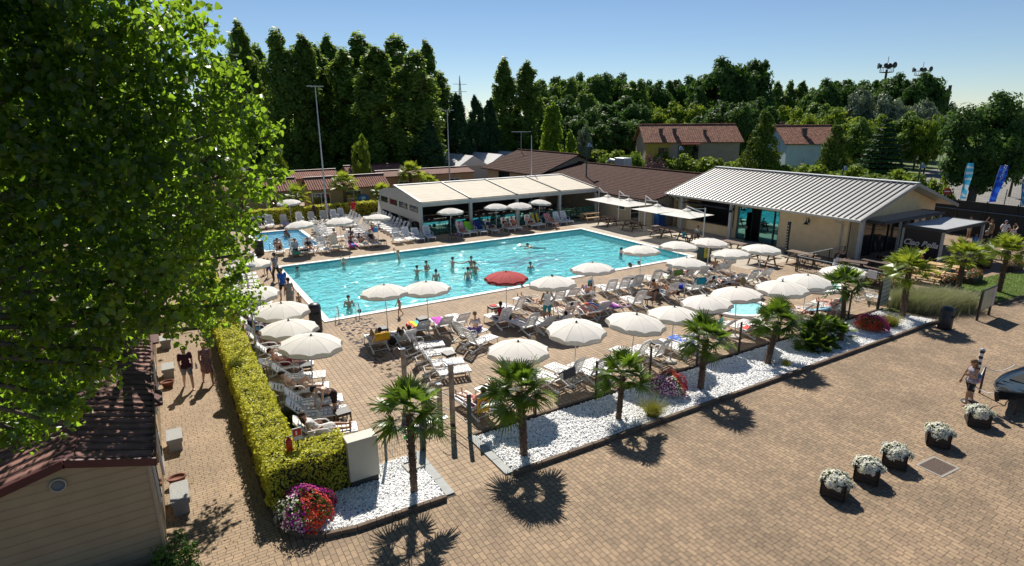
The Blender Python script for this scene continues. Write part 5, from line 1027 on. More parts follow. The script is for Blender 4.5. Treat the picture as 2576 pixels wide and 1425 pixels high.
# benches and pots along the mobile homes
M_gran = mat('granite_bench', (.30, .30, .29), .85, .3, 40, bump=.4)
for i, (y, l) in enumerate(((15.3, .95), (18.55, .75), (24.4, .75), (27.9, .75))):
    t = thing('stone_bench', ('nearest granite block bench beside the beige home', 'second granite block bench beside the beige home', 'third granite block bench along the path', 'farthest granite block bench along the path')[i], 'bench', (-.62, y, 0)); MB().box((0, 0, .36), (.42, l, .12)).build('seat', M_gran, t, .01)
    for s in (-1, 1): MB().box((0, s*(l/2-.12), .15), (.34, .14, .3)).build('leg', M_gran, t)
for i, (p, lb) in enumerate((((-.66, 16.35, 0), 'oval terracotta pot beside the nearest stone bench'), ((-.68, 23.3, 0), 'terracotta pot beside the third stone bench'))):
    t = thing('flower_pot', lb, 'pot', p); o = MB().lathe([(.001, 0), (.17, 0), (.25, .27), (.28, .28), (.28, .32), (.24, .32), (.23, .25), (.001, .24)], 20).build('pot', mat('terracotta', (.20, .075, .045), .8, .1, 5), t); o.scale = (.85, .6, .75)
# leaves fallen on the path
m = MB()
for k in range(60):
    x, y, a, s = rnd.uniform(-.8, 1.2), rnd.uniform(13, 26), rnd.uniform(0, 6), rnd.uniform(.03, .055); ca, sa = math.cos(a)*s, math.sin(a)*s
    m.add([(x-ca, y-sa, .006), (x+sa*.6, y-ca*.6, .02), (x+ca, y+sa, .008), (x-sa*.6, y+ca*.6, .006)], [(0, 1, 2, 3)])
tag(m.build('fallen_leaves', mat('dry_leaf', (.35, .26, .12), .8)), 'dry leaves scattered over the brick path', 'leaves', kind='stuff')
# striped mooring pole, rope stand and gondola bow at the right edge
t = thing('mooring_pole', 'leaning pole with black and white spiral stripes beside the walking girl', 'pole', (22.5, 7.45, 0)); lean = Vector((.12, .02, 1)).normalized(); N = 19
for k in range(N):
    a, b = 1.85*k/N, 1.85*(k+1)/N; MB().tube([lean*a, lean*b], .06, 12).build('stripe', M_whitep if k % 2 else mat('navy_black', (.01, .01, .02), .5), t)
MB().lathe([(.065, 0), (.07, .04), (.001, .07)], 12, c=tuple(lean*1.85)).build('cap', mat('cap_blue', (.3, .38, .5), .4), t); MB().box(lean*1.78+Vector((.12, 0, 0)), (.1, .06, .08)).build('lamp', M_black, t); MB().lathe([(.25, 0), (.25, .04), (.001, .05)], 18).build('base', M_darkpl, t)
t = thing('rope_post', 'dark iron post holding a white rope in front of the gondola', 'post', (23.6, 7.6, 0)); MB().tube([(0, 0, 0), (0, 0, 1.0)], .035, 8).build('post', mat('dark_red_iron', (.05, .015, .03), .5), t)
def rope(a, b, sag, label):
    a = Vector(a); b = Vector(b); pts = [a.lerp(b, i/12)-Vector((0, 0, sag*4*(i/12)*(1-i/12))) for i in range(13)]; return tag(MB().tube(pts, .014, 6).build('rope', M_whitep), label, 'rope')
rope((22.6, 7.45, .75), (23.6, 7.6, 1.0), .16, 'white rope between the striped pole and the iron post'); rope((22.6, 7.45, .6), (22.5, 6.85, .6), .08, 'white rope running down from the striped pole to the gondola'); rope((23.6, 7.6, 1.0), (25.2, 7.3, .8), .2, 'thin rope leaving the iron post to the right')
t = thing('rope_post', 'short iron post under the gondola bow', 'post', (22.75, 6.3, 0)); MB().tube([(0, 0, 0), (0, 0, .4)], .03, 8).build('post', mat('dark_red_iron', (.05, .015, .03), .5), t)
t = thing('gondola', 'black gondola bow with blue-grey deck resting at the right edge', 'boat', (22.45, 6.75, 0), R(-4)); m = MB()
n = 12; sec = []
for i in range(n+1):
    s = i/n; L = 5.0*s; hw = .85*math.sin(min(1, s*1.6)*PI/2)**.7*(1 if s > .02 else .05); zt = .42+.32*(1-s)**2; zb = .30*(1-s)**1.5+.12; sec.append((L, hw, zt, zb))
vs = []
for (L, hw, zt, zb) in sec: vs += [(L, -hw, zt), (L, -hw*.55, zb), (L, hw*.55, zb), (L, hw, zt)]
m.add(vs, [(i*4+j, i*4+j+1, (i+1)*4+j+1, (i+1)*4+j) for i in range(n) for j in range(3)], 0, True); m.build('hull', mat('gondola_black', (.008, .008, .01), .12, coat=1), t)
d = MB(); vs = []
for (L, hw, zt, zb) in sec: vs += [(L, -hw*.93, zt-.03), (L, 0, zt+.02), (L, hw*.93, zt-.03)]
d.add(vs, [(i*3+j, i*3+j+1, (i+1)*3+j+1, (i+1)*3+j) for i in range(n) for j in range(2)], 0, True); d.build('deck', mat('gondola_deck', (.018, .026, .03), .28, .3, 2), t)
for s in (-1, 1): MB().tube([(L, s*hw, zt+.01) for (L, hw, zt, zb) in sec], .03, 6).build('gunwale', M_black, t)
MB().tube([(.05, 0, .40), (-.08, 0, .60), (-.16, 0, .78)], [.07, .06, .05], 6).build('prow', M_black, t); MB().box((2.2, 0, .02), (.2, 1.0, .55)).build('cradle', M_black, t)
MB().box((2.6, 0, .56), (1.6, .9, .06)).build('cockpit', M_dark, t)
for x_ in (.6, 1.0, 1.45): MB().box((x_, 0, .72-.10*x_), (.025, .5+.5*min(1, x_), .03)).build('deck_rib', M_black, t)
for k in range(3): MB().tube([(.30+.05*k+.09*math.cos(a_*PI/6), .16*math.sin(a_*PI/6), .70+.012*k) for a_ in range(13)], .014, 5).build('rope_coil', mat('dark_rope', (.05, .045, .035), .9), t)
# beach flags
def flagmat(name, a, b):
    m = bpy.data.materials.new(name); m.use_nodes = True; t = m.node_tree; bs = t.nodes['Principled BSDF']; bs.inputs['Roughness'].default_value = .7
    tc = t.nodes.new('ShaderNodeTexCoord'); nz = t.nodes.new('ShaderNodeTexWave'); nz.wave_type = 'BANDS'; nz.bands_direction = 'DIAGONAL'; nz.inputs['Scale'].default_value = .55; nz.inputs['Distortion'].default_value = 6; nz.inputs['Detail'].default_value = 1
    rp = t.nodes.new('ShaderNodeValToRGB'); rp.color_ramp.elements[0].color = (*a, 1); rp.color_ramp.elements[1].color = (*b, 1); rp.color_ramp.elements[0].position = .66; rp.color_ramp.elements[1].position = .72
    t.links.new(tc.outputs['Object'], nz.inputs[0]); t.links.new(nz.outputs[0], rp.inputs[0]); t.links.new(rp.outputs[0], bs.inputs[0])
    tr = t.nodes.new('ShaderNodeBsdfTranslucent'); t.links.new(rp.outputs[0], tr.inputs[0]); mx = t.nodes.new('ShaderNodeMixShader'); mx.inputs[0].default_value = .45; t.links.new(bs.outputs[0], mx.inputs[1]); t.links.new(tr.outputs[0], mx.inputs[2]); t.links.new(mx.outputs[0], t.nodes['Material Output'].inputs[0]); return m
def flag(px, ptop, pbot, depth, w_, m, label, txt):
    b = DP(px[1], pbot, depth); tp = DP(px[0], ptop, depth); mid = DP(px[1]+2, (ptop+pbot)/2, depth); b.z = 0
    t = thing('beach_flag', label, 'flag', b); T = tp-b; MM = Vector((T.x*.35, T.y*.35, T.z*.5)); MB().tube([(0, 0, 0), MM, T], .03, 6).build('pole', mat('blue_pole', (.02, .06, .14), .5), t)
    rt_ = Vector((_r[0], _r[1], 0)).normalized(); m_ = MB(); n = 12; vs = []
    for i in range(n+1):
        s = i/n; q = T.lerp(MM, s*1.35); ww = w_*(.95+.06*math.sin(s*5)); 
        for j in range(4): vs.append(q+rt_*(ww*j/3-.02)+Vector((-rt_.y, rt_.x, 0))*(.08*math.sin(s*6+j)))
    m_.add(vs, [(i*4+j, i*4+j+1, (i+1)*4+j+1, (i+1)*4+j) for i in range(n) for j in range(3)], 0, True); c = m_.build('cloth', m, t)
    if txt: 
        q = T.lerp(MM, .35)+rt_*(w_*.55); o = text(txt, .42, q-Vector((_f[0], _f[1], 0))*.12, (0, 0, 0), M_whitep, c, ext=.003); up = (T-MM).normalized(); zz = Vector((-_f[0], -_f[1], 0)).normalized(); xx = up; yy_ = zz.cross(xx)
        o.matrix_local = Matrix((( *[xx[0], yy_[0], zz[0], q.x+zz.x*.15],), (*[xx[1], yy_[1], zz[1], q.y+zz.y*.15],), (*[xx[2], yy_[2], zz[2], q.z],), (0, 0, 0, 1)))
flag((2434, 2398), 411, 588, 57, .68, flagmat('flag_light_blue', (.05, .38, .62), (.45, .6, .68)), 'light blue and white feather flag on a blue pole', None)
flag((2518, 2466), 417, 598, 55, .8, flagmat('flag_blue', (.01, .05, .42), (.02, .12, .6)), 'deep blue feather flag with white lettering', 'VACANZE')
flag((2574, 2552), 452, 590, 55, 1.0, flagmat('flag_sky', (.05, .36, .6), (.5, .62, .68)), 'light blue feather flag cut by the right edge', None)
# dark screened fence and the mesh fence behind it
t = thing('screen_fence', 'tall fence covered with dark netting behind the standing guests', 'fence', (0, 0, 0)); M_net = mat('dark_netting', (.022, .026, .026), .9, .2, 3)
A_, B_ = Vector((55.5, 24, 0)), Vector((54.6, 4, 0))
m = MB(); m.bar(A_+Vector((0, 0, 1.35)), B_+Vector((0, 0, 1.35)), .04, 2.7); m.build('netting', M_net, t)
for k in range(11): p = A_.lerp(B_, k/10); MB().box((p.x-.05, p.y, 1.4), (.07, .07, 2.8)).build('post', M_black, t)
MB().bar(A_+Vector((-.1, 0, 2.0)), B_+Vector((-.1, 0, 2.0)), .05, .05).build('rail', mat('blue_grey_rail', (.08, .14, .2), .5), t)
t = thing('mesh_fence', 'grey wire fence along the parking area beyond the dark screen', 'fence', (0, 0, 0)); A_, B_ = Vector((72, 40, 0)), Vector((75, 18, 0))
for k in range(10): p = A_.lerp(B_, k/9); MB().tube([(p.x, p.y, 0), (p.x, p.y, 2.0)], .04, 6).build('post', M_black, t)
meshpanel(A_, B_, 1.9, t, mat('grey_wire', (.09, .09, .085), .6), step=.25, vstep=.25)
t = thing('waste_skip', 'green and yellow waste containers behind the bar', 'container', (61.5, 28.5, 0), R(-60)); MB().box((0, 0, 1.1), (3.6, 1.8, 2.2)).build('green_container', mat('skip_green', (.02, .16, .05), .6, .1, 2), t); MB().box((-2.7, -.3, .9), (1.6, 1.6, 1.8)).build('yellow_container', mat('skip_yellow', (.45, .34, .05), .6, .1, 2), t)
t = thing('no_entry_sign', 'round red and white no-entry sign on a pole', 'traffic sign', (62.8, 26.0, 0), R(-59)); MB().tube([(0, 0, 0), (0, 0, 2.7)], .035, 6).build('pole', M_galv, t); q_ = MB().lathe([(.001, 0), (.32, 0), (.32, .02)], 20).build('plate', mat('sign_red2', (.45, .03, .03), .4), t); q_.matrix_local = Matrix.Translation((0, -.05, 2.5)) @ Matrix.Rotation(R(90), 4, 'X'); MB().box((0, 0, .02), (.42, .1, .01)).build('white_bar', M_whitep, q_)
# ================================================================ palms
M_palm = leafmat('palm_fronds', (.016, .038, .006), (.075, .135, .016), (.26, .44, .03), .34, .8, .38, .5)
M_palm2 = leafmat('bright_palm_fronds', (.06, .11, .012), (.22, .30, .03), (.5, .6, .05), .42, .8, .4, .5)
def palm_mesh(seed, nl=30, L=.62, pet=.5, up=1.0):
    r = random.Random(seed); V = []; F = []
    for i in range(nl):
        az = i*2.39996+r.uniform(-.2, .2); q = i/nl; el = R(82-112*q**.9+r.uniform(-8, 8))
        d = Vector((math.cos(az)*math.cos(el), math.sin(az)*math.cos(el), math.sin(el)))
        side = Vector((-math.sin(az), math.cos(az), 0)); nrm = side.cross(d) * -1
        pl = pet*r.uniform(.75, 1.15); c = d*pl + Vector((0, 0, -.10*(pl**2)*math.cos(el)*2)); tw = r.uniform(-.5, .5)
        side = side*math.cos(tw)+nrm*math.sin(tw); nrm = side.cross(d)*-1
        o = len(V); w = side*.009
        V += [w*.9, -w*.9, c-w, c+w]; F.append((o, o+1, o+2, o+3))
        ns = 27; LL = L*r.uniform(.85, 1.12)*(.8 if q < .1 else 1); fold = r.uniform(.1, .4)
        for k in range(ns):
            u = (k+.5)/ns*2-1; a = u*R(118); sd = (d*math.cos(a)+side*math.sin(a)); sd = (sd+nrm*(abs(math.sin(a))*fold-.05)).normalized()
            ll = LL*(1-.22*abs(u)**2.2)*r.uniform(.93, 1.05); droop = r.uniform(.02, .14)*(1+1.2*q); wv = sd.cross(nrm).normalized()
            p = [c+sd*(ll*t)+Vector((0, 0, -droop*(t**2.5)*ll*1.6)) for t in (0, .45, .8, 1)]; ws = [.006, .024, .015, .002]; o = len(V); zig = nrm*.008
            for pp, ww in zip(p, ws): V += [pp+wv*ww+zig, pp-wv*ww-zig]
            for t in range(3): F.append((o+2*t, o+2*t+1, o+2*t+3, o+2*t+2))
    return np.array([tuple(v) for v in V]), np.array(F)
def palm_proto(seed, trunk_h, m, label, nl=30, L=.62, pet=.5, lean=(0, 0), tr=.1):
    t = thing('palm_tree', label, 'palm'); T = MB(); n = 26; pts = []; rad = []; rr = random.Random(seed)
    for i in range(n+1):
        s = i/n; pts.append((lean[0]*s**1.3, lean[1]*s**1.3, trunk_h*s)); rad.append(tr*(1.12-.12*s+.16*(s > .8)*(s-.8)*5)*(1.06 if i % 2 else .94))
    T.tube(pts, rad, 10)
    for i in range(int(trunk_h*110)):    # old leaf bases and fibre
        s = rr.uniform(.12, 1); a = rr.uniform(0, 6.283); c = Vector((lean[0]*s**1.3, lean[1]*s**1.3, trunk_h*s)); o_ = Vector((math.cos(a), math.sin(a), 0)); r0 = tr*1.0; tt = Vector((-o_.y, o_.x, 0))*rr.uniform(.01, .03); k = .02+.05*s
        T.add([c+o_*r0*.85-tt, c+o_*r0*.85+tt, c+o_*(r0+k)+tt*.4+Vector((0, 0, rr.uniform(.03, .09))), c+o_*(r0+k)-tt*.4+Vector((0, 0, rr.uniform(.03, .09)))], [(0, 1, 2, 3)])
    T.build('trunk', M_trunk, t); V, F = palm_mesh(seed, nl, L, pet); top = np.array((lean[0], lean[1], trunk_h-.02))
    npmesh('crown', V+top, F, m, parent=t); return t
GP = 'fan palms in the pebble bed and on the lawn'
palm_proto(1, 2.3, M_palm, 'fan palm in the corner bed, nearest the grey cabinet', 19, .56, .58, (0, .0), .085).location = (4.6, 12.68, 0)
PA = Proto(palm_proto(2, 2.05, M_palm, 'full fan palm just right of the entrance path', 27, .58, .58, (-.05, .1), .105)); PA.put((7.96, 12.65, 0), 0, 'full fan palm just right of the entrance path', GP)
PB = Proto(palm_proto(3, 1.55, M_palm, 'p', 20, .54, .56, (.1, .0), .085)); PB.put((11.65, 12.8, 0), 0, 'shorter fan palm, second right of the entrance path', GP)
PCc = Proto(palm_proto(4, 1.9, M_palm, 'p', 23, .56, .58, (.12, .05), .10)); PCc.put((15.57, 12.92, 0), 0, 'fan palm beside the first flower bowl, third in the pebble bed', GP)
PDd = Proto(palm_proto(5, 1.6, M_palm, 'p', 25, .58, .58, (.62, .18), .11)); PDd.put((19.5, 13.07, 0), 0, 'leaning fan palm, fourth in the pebble bed', GP)
PB.put((26.95, 14.45, 0), 2.1, 'fan palm close to the loungers near the pink flower bowl', GP, 1.1)
PE_ = Proto(palm_proto(7, 2.3, M_palm2, 'p', 26, .62, .62, (-.05, .05), .12)); PE_.put((29.9, 13.25, 0), 0, 'tall bright fan palm behind the grass clump, by the striped board', GP, 1.05)
PF_ = Proto(palm_proto(8, 1.75, M_palm2, 'p', 23, .60, .6, (.1, .05), .12)); PF_.put((37.3, 14.0, 0), 0, 'bright fan palm on the lawn before the flower troughs', GP, 1.05)
PE_.put((38.75, 12.65, 0), 1.3, 'bright fan palm on the lawn next to the map board', GP, 1.0)
# low many-stemmed palm: several small crowns on short stems
t = thing('dwarf_palm', 'low bushy dwarf palm with several small crowns in the pebble bed', 'palm', (22.9, 13.3, 0), 0, None, .85); st = MB(); rr = random.Random(3)
VV, FF = [], []; off = 0
for (x, y, h, s) in ((-1.0, -.2, .35, .85), (-.3, .1, .75, .9), (.5, .1, .9, .95), (1.2, 0, .8, .85), (-.5, -.5, .15, .9), (.25, -.6, .1, .8), (.9, .5, .55, .7)):
    st.tube([(x*.35+.2, y*.3, 0), (x, y, h)], [.07, .05], 7); V, F = palm_mesh(int(x*100)+500, 16, .5*s, .38*s); VV.append(V+np.array((x, y, h))); FF.append(F+off); off += len(V)
st.build('stems', M_trunk, t); npmesh('crown', np.concatenate(VV), np.concatenate(FF), M_palm, parent=t)
t = thing('palm_stump', 'short thick palm stump with a low crown right of the dwarf palm', 'palm', (24.3, 13.0, 0)); MB().tube([(0, 0, 0), (-.02, 0, .35)], [.15, .13], 9).build('trunk', M_trunk, t); V, F = palm_mesh(77, 10, .45, .3); npmesh('crown', V+np.array((0, 0, .35)), F, M_palm, parent=t)
for i, (x, y, s, lb) in enumerate(((11.6, 60.1, 1.25, 'palm before the gap between the two mobile homes'), (16.4, 60.2, 1.35, 'palm in front of the tan mobile home, right of the lamp mast'), (20.3, 60.3, 1.1, 'small yellow-green palm at the right end of the tan mobile home'), (25.2, 64.5, 1.45, 'large yellow-green palm clump before the orange-tan mobile home'), (27.2, 64.0, 1.2, 'lower yellow-green palm beside the large clump'), (6.6, 60.0, 1.25, 'palm at the far left, partly behind leaves'))):
    (PE_ if i % 2 else PF_).put((x, y, 0), i*1.7, lb, 'palms before the mobile homes', s)
# ================================================================ trees
def crown_pts(kind, H, W, n, seed):
    r = np.random.RandomState(seed)
    if kind == 'poplar':
        k = 190; z = r.uniform(.03, .97, k)**.85; prof = np.interp(z, [0, .08, .3, .6, .85, 1], [.5, .85, 1, .92, .68, .26])
        a = r.uniform(0, 2*PI, k); rad = W/2*prof*r.uniform(.15, 1.08, k)**.7*.9; z[:26] = np.linspace(.1, 1.0, 26); rad[:26] = W*.03
        C = np.stack([rad*np.cos(a), rad*np.sin(a), z*H], 1); S = np.stack([W*.085*(.5+prof)]*2+[H*.036*(.5+prof)], 1)
    elif kind == 'round':
        k = 70; v = r.normal(0, 1, (k, 3)); v /= np.linalg.norm(v, axis=1)[:, None]; rr_ = r.uniform(.35, 1, k)**.5; C = v*rr_[:, None]*np.array([W/2*.82, W/2*.82, H*.40])+np.array([0, 0, H*.58]); S = np.tile(np.array([W*.105, W*.105, H*.07]), (k, 1))*r.uniform(.7, 1.3, (k, 1))
    elif kind == 'cone':
        k = 90; z = r.uniform(.02, .97, k); prof = np.interp(z, [0, .15, .5, .8, 1], [.75, 1, .78, .4, .06]); a = r.uniform(0, 2*PI, k); rad = W/2*prof*r.uniform(.5, 1, k); C = np.stack([rad*np.cos(a), rad*np.sin(a), z*H], 1); S = np.stack([W*.09*(.5+prof)]*2+[H*.06*(.5+prof)], 1)
    elif kind == 'spruce':
        k = 120; z = np.repeat(np.linspace(.06, .95, 15), 8); a = np.tile(np.arange(8)*PI/4, 15)+z*20; prof = 1-z; rad = W/2*prof*.75; C = np.stack([rad*np.cos(a), rad*np.sin(a), z*H-rad*.25], 1); S = np.stack([W*.13*(.2+prof)]*2+[H*.015+0*z], 1)
    elif kind == 'bush':
        k = 40; v = r.normal(0, 1, (k, 3)); v[:, 2] = abs(v[:, 2]); v /= np.linalg.norm(v, axis=1)[:, None]; C = v*r.uniform(.4, .9, (k, 1))*np.array([W/2, W/2, H*.8]); S = np.tile(np.array([W*.13, W*.13, H*.14]), (k, 1))
    i = r.randint(0, len(C), n); d = r.normal(0, 1, (n, 3)); d /= np.linalg.norm(d, axis=1)[:, None]; P = C[i]+d*S[i]*r.uniform(.05, 1.0, (n, 1))**.6*1.2; P[:, 2] = np.maximum(P[:, 2], .05)
    ax = P-np.stack([0*P[:, 0], 0*P[:, 1], P[:, 2]*.8+H*.1], 1); ax /= np.linalg.norm(ax, axis=1)[:, None]+1e-6
    return P, d*.75+ax*.6+np.array([0, 0, .25])
def tree_proto(kind, H, W, n, size, m, seed, trunk=.3, jit=.55):
    t = thing('tree', 'tree', 'tree'); P, Nn = crown_pts(kind, H, W, n, seed)
    leaves_on(P, Nn, size, 'crown', m, t, jit, elong=1.3)
    b = MB(); b.tube([(0, 0, 0), (.1, 0, H*.3), (0, .1, H*.6), (0, 0, H*.85)], [trunk, trunk*.8, trunk*.5, trunk*.15], 8)
    rr = random.Random(seed)
    for k in range(9): z = H*rr.uniform(.2, .65); a = rr.uniform(0, 6.28); q = W*.33; b.tube([(0, 0, z), (math.cos(a)*q*.5, math.sin(a)*q*.5, z+H*.08), (math.cos(a)*q, math.sin(a)*q, z+H*.18)], [trunk*.35, trunk*.25, trunk*.08], 5)
    b.build('trunk', M_bark, t); t['H'] = H; t['W'] = W; return t
L_pop = leafmat('poplar_leaves', (.035, .085, .022), (.15, .24, .05), (.42, .60, .08), .38, .35, .5, spec=.12)
L_pop2 = leafmat('young_poplar_leaves', (0.0520, 0.1170, 0.0156), (0.2080, 0.3380, 0.0390), (0.4550, 0.6500, 0.0520), .4, .4, .5, spec=.08)
L_dark = leafmat('dark_broad_leaves', (0.0177, 0.0495, 0.0159), (0.0795, 0.1502, 0.0354), (0.1767, 0.3534, 0.0529), .25, .3, .55, spec=.08)
L_mid = leafmat('mid_green_leaves', (0.0374, 0.0824, 0.0179), (0.1498, 0.2396, 0.0450), (0.2995, 0.4792, 0.0599), .32, .3, .5, spec=.08)
L_bri = leafmat('bright_green_leaves', (0.0504, 0.1008, 0.0121), (0.1915, 0.2822, 0.0353), (0.3427, 0.4637, 0.0504), .38, .4, .5, spec=.08)
L_wil = leafmat('silvery_willow_leaves', (0.0770, 0.1100, 0.0660), (0.2420, 0.2970, 0.2090), (0.2200, 0.3080, 0.1320), .25, .5, .5)
L_con = leafmat('conifer_needles', (0.0126, 0.0462, 0.0210), (0.0462, 0.1050, 0.0378), (0.0630, 0.1470, 0.0420), .12, .5, .6, spec=.08)
L_thu = leafmat('cypress_green', (0.0300, 0.0675, 0.0120), (0.1275, 0.1950, 0.0300), (0.2250, 0.3000, 0.0300), .2, .6, .6, spec=.08)
TP = {'pop1': Proto(tree_proto('poplar', 18, 4.2, 15000, .30, L_pop, 1, .28)), 'pop2': Proto(tree_proto('poplar', 18, 4.8, 16000, .30, L_pop, 2, .3)), 'popy': Proto(tree_proto('poplar', 10, 3.6, 9000, .26, L_pop2, 3, .18)),
      'rd1': Proto(tree_proto('round', 14, 10, 15000, .42, L_dark, 4, .35)), 'rd2': Proto(tree_proto('round', 13, 9, 15000, .40, L_mid, 5, .3)), 'rd3': Proto(tree_proto('round', 14, 10, 14000, .42, L_dark, 14, .35)), 'bri': Proto(tree_proto('round', 8, 8, 11000, .32, L_bri, 6, .2)),
      'wil': Proto(tree_proto('round', 9, 7, 11000, .30, L_wil, 7, .2)), 'spr': Proto(tree_proto('spruce', 12, 7, 14000, .30, L_con, 8, .2)), 'thu': Proto(tree_proto('cone', 9, 5.5, 12000, .22, L_thu, 9, .2)), 'con': Proto(tree_proto('cone', 14, 6, 14000, .30, L_con, 10, .25)),
      'bush': Proto(tree_proto('bush', 2.5, 3.4, 4500, .16, L_mid, 11, .06)), 'bushb': Proto(tree_proto('bush', 2.5, 3.4, 4500, .17, L_bri, 12, .06)), 'busho': Proto(tree_proto('bush', 2.6, 3.4, 4000, .17, L_wil, 13, .06)),
      'plum': Proto(tree_proto('bush', 3.4, 4.2, 4500, .16, leafmat('purple_plum_leaves', (.05, .03, .035), (.2, .14, .15), (.2, .1, .1), .2), 15, .08))}
DIM = {k: (p.root['H'], p.root['W']) for k, p in TP.items()}
for p in TP.values():
    for q in ('H', 'W'): del p.root[q]
def T(kind, px, depth, ytop, wpx, label, group):
    tp = DP(px, ytop, depth); H, W = DIM[kind]; sz = tp.z/H; sw = wpx*depth/CF/W
    o = TP[kind].put((tp.x, tp.y, 0), rnd.uniform(0, 6.28), label, group, (sw, sw, sz)); return o
Gp, Gw, Gr = 'poplars behind the mobile homes', 'trees of the middle wood', 'trees of the far right wood'
for i, (px, d, yt, w_, k, lb) in enumerate(((596, 66, 62, 80, 'pop1', 'tall narrow poplar nearest the big leafy tree'), (640, 70, 122, 80, 'pop2', 'poplar with a lower top just right of the tallest left one'), (694, 66, 86, 96, 'pop2', 'tall poplar left of the floodlight mast'), (757, 68, 95, 84, 'pop1', 'pointed poplar just left of the floodlight mast'),
    (792, 72, 120, 90, 'pop2', 'poplar right behind the floodlight mast'), (822, 76, 98, 76, 'pop1', 'poplar with a small spire right of the mast'), (858, 70, 132, 96, 'pop2', 'poplar at the middle of the poplar row'), (900, 74, 94, 118, 'pop2', 'broad rounded poplar at the centre of the poplar row'), (944, 66, 125, 110, 'pop1', 'poplar with a bright right edge before the rounded ones'),
    (992, 78, 100, 126, 'pop2', 'broad rounded poplar right of the centre one'), (1040, 66, 138, 120, 'pop2', 'large dark poplar near the right end of the row'), (1070, 74, 110, 62, 'pop1', 'slender spire poplar at the right end of the row'), (1104, 76, 188, 84, 'pop2', 'last, lower poplar at the right end of the row'), (560, 80, 150, 90, 'pop1', 'poplar half hidden behind the big leafy tree'),
    (1266, 104, 152, 68, 'pop1', 'left one of the two isolated tall poplars'), (1326, 104, 162, 72, 'pop1', 'right one of the two isolated tall poplars'))):
    T(k, px, d*1.28 if px < 1200 else d, yt, w_*1.2, lb, Gp)
for (px, d, yt, w_, k, lb) in ((1150, 96, 232, 80, 'con', 'dark conifer right of the poplar row'), (1196, 98, 238, 74, 'con', 'dark conifer between the poplar row and the isolated poplars'), (1232, 100, 246, 70, 'con', 'dark conifer touching the left isolated poplar'), (1296, 108, 262, 80, 'con', 'dark conifer between the two isolated poplars'), (1075, 84, 300, 90, 'con', 'dark conifer at the foot of the last poplars'),
    (1391, 84, 262, 62, 'popy', 'young bright green poplar beside the trailer'), (1436, 84, 332, 36, 'popy', 'small bright sapling right of the young poplar'), (690, 64, 372, 60, 'bri', 'low green shrub at the foot of the poplars left'), (905, 66, 340, 50, 'bri', 'low shrub lit at the foot of the middle poplars'),
    (1472, 96, 318, 42, 'wil', 'pale blue-green shrub left of the trailer'), (1625, 92, 300, 44, 'spr', 'small spruce above the trailer'), (1600, 80, 352, 60, 'bush', 'round green shrub beside the yellow house wall'), (1650, 74, 355, 80, 'plum', 'mauve-leaved plum tree in front of the yellow wall'), (1520, 76, 366, 66, 'bush', 'green shrub in front of the trailer'), (1580, 78, 384, 60, 'bushb', 'yellow-green shrub on the tall hedge line'),
    (1925, 70, 278, 112, 'thu', 'large dense cypress between the two houses'), (2105, 66, 312, 100, 'thu', 'second dense cypress right of the pale blue house'), (2235, 74, 292, 170, 'spr', 'dark spreading cedar right of the second cypress'), (1868, 72, 385, 60, 'bush', 'round shrub at the pink house corner'), (2025, 68, 375, 84, 'busho', 'grey-green shrub before the pale blue house'), (2175, 64, 402, 50, 'busho', 'pale shrub between cypress and cedar'),
    (2170, 90, 300, 90, 'rd2', 'leafy tree behind the second cypress'), (2285, 60, 420, 90, 'bush', 'shrub behind the ridge of the bar roof'), (2370, 62, 430, 80, 'bushb', 'yellow-green shrub left of the light blue flag')):
    T(k, px, d, yt, w_, lb, 'garden trees and shrubs beyond the bar')
# woods: every tree placed by itself; labels say where in the treeline it stands
wood = []
for (px, d, yt, w_, k) in ((1362, 130, 205, 70, 'rd1'), (1392, 140, 192, 76, 'rd3'), (1425, 130, 200, 80, 'rd2'), (1455, 150, 188, 70, 'rd1'), (1490, 140, 194, 84, 'rd2'), (1530, 140, 184, 84, 'rd3'), (1568, 150, 188, 76, 'rd1'), (1600, 140, 204, 80, 'rd2'), (1630, 160, 206, 60, 'rd1'),
    (1380, 118, 246, 80, 'rd2'), (1430, 116, 244, 88, 'rd1'), (1475, 118, 236, 90, 'rd2'), (1520, 112, 262, 92, 'rd3'), (1570, 116, 246, 96, 'rd1'), (1612, 116, 262, 80, 'rd3'), (1450, 104, 290, 90, 'rd3'), (1545, 102, 300, 96, 'rd1'), (1400, 102, 296, 70, 'rd1'), (1600, 104, 300, 80, 'rd3')): wood.append((px, d, yt, w_, k, Gw, 'middle wood'))
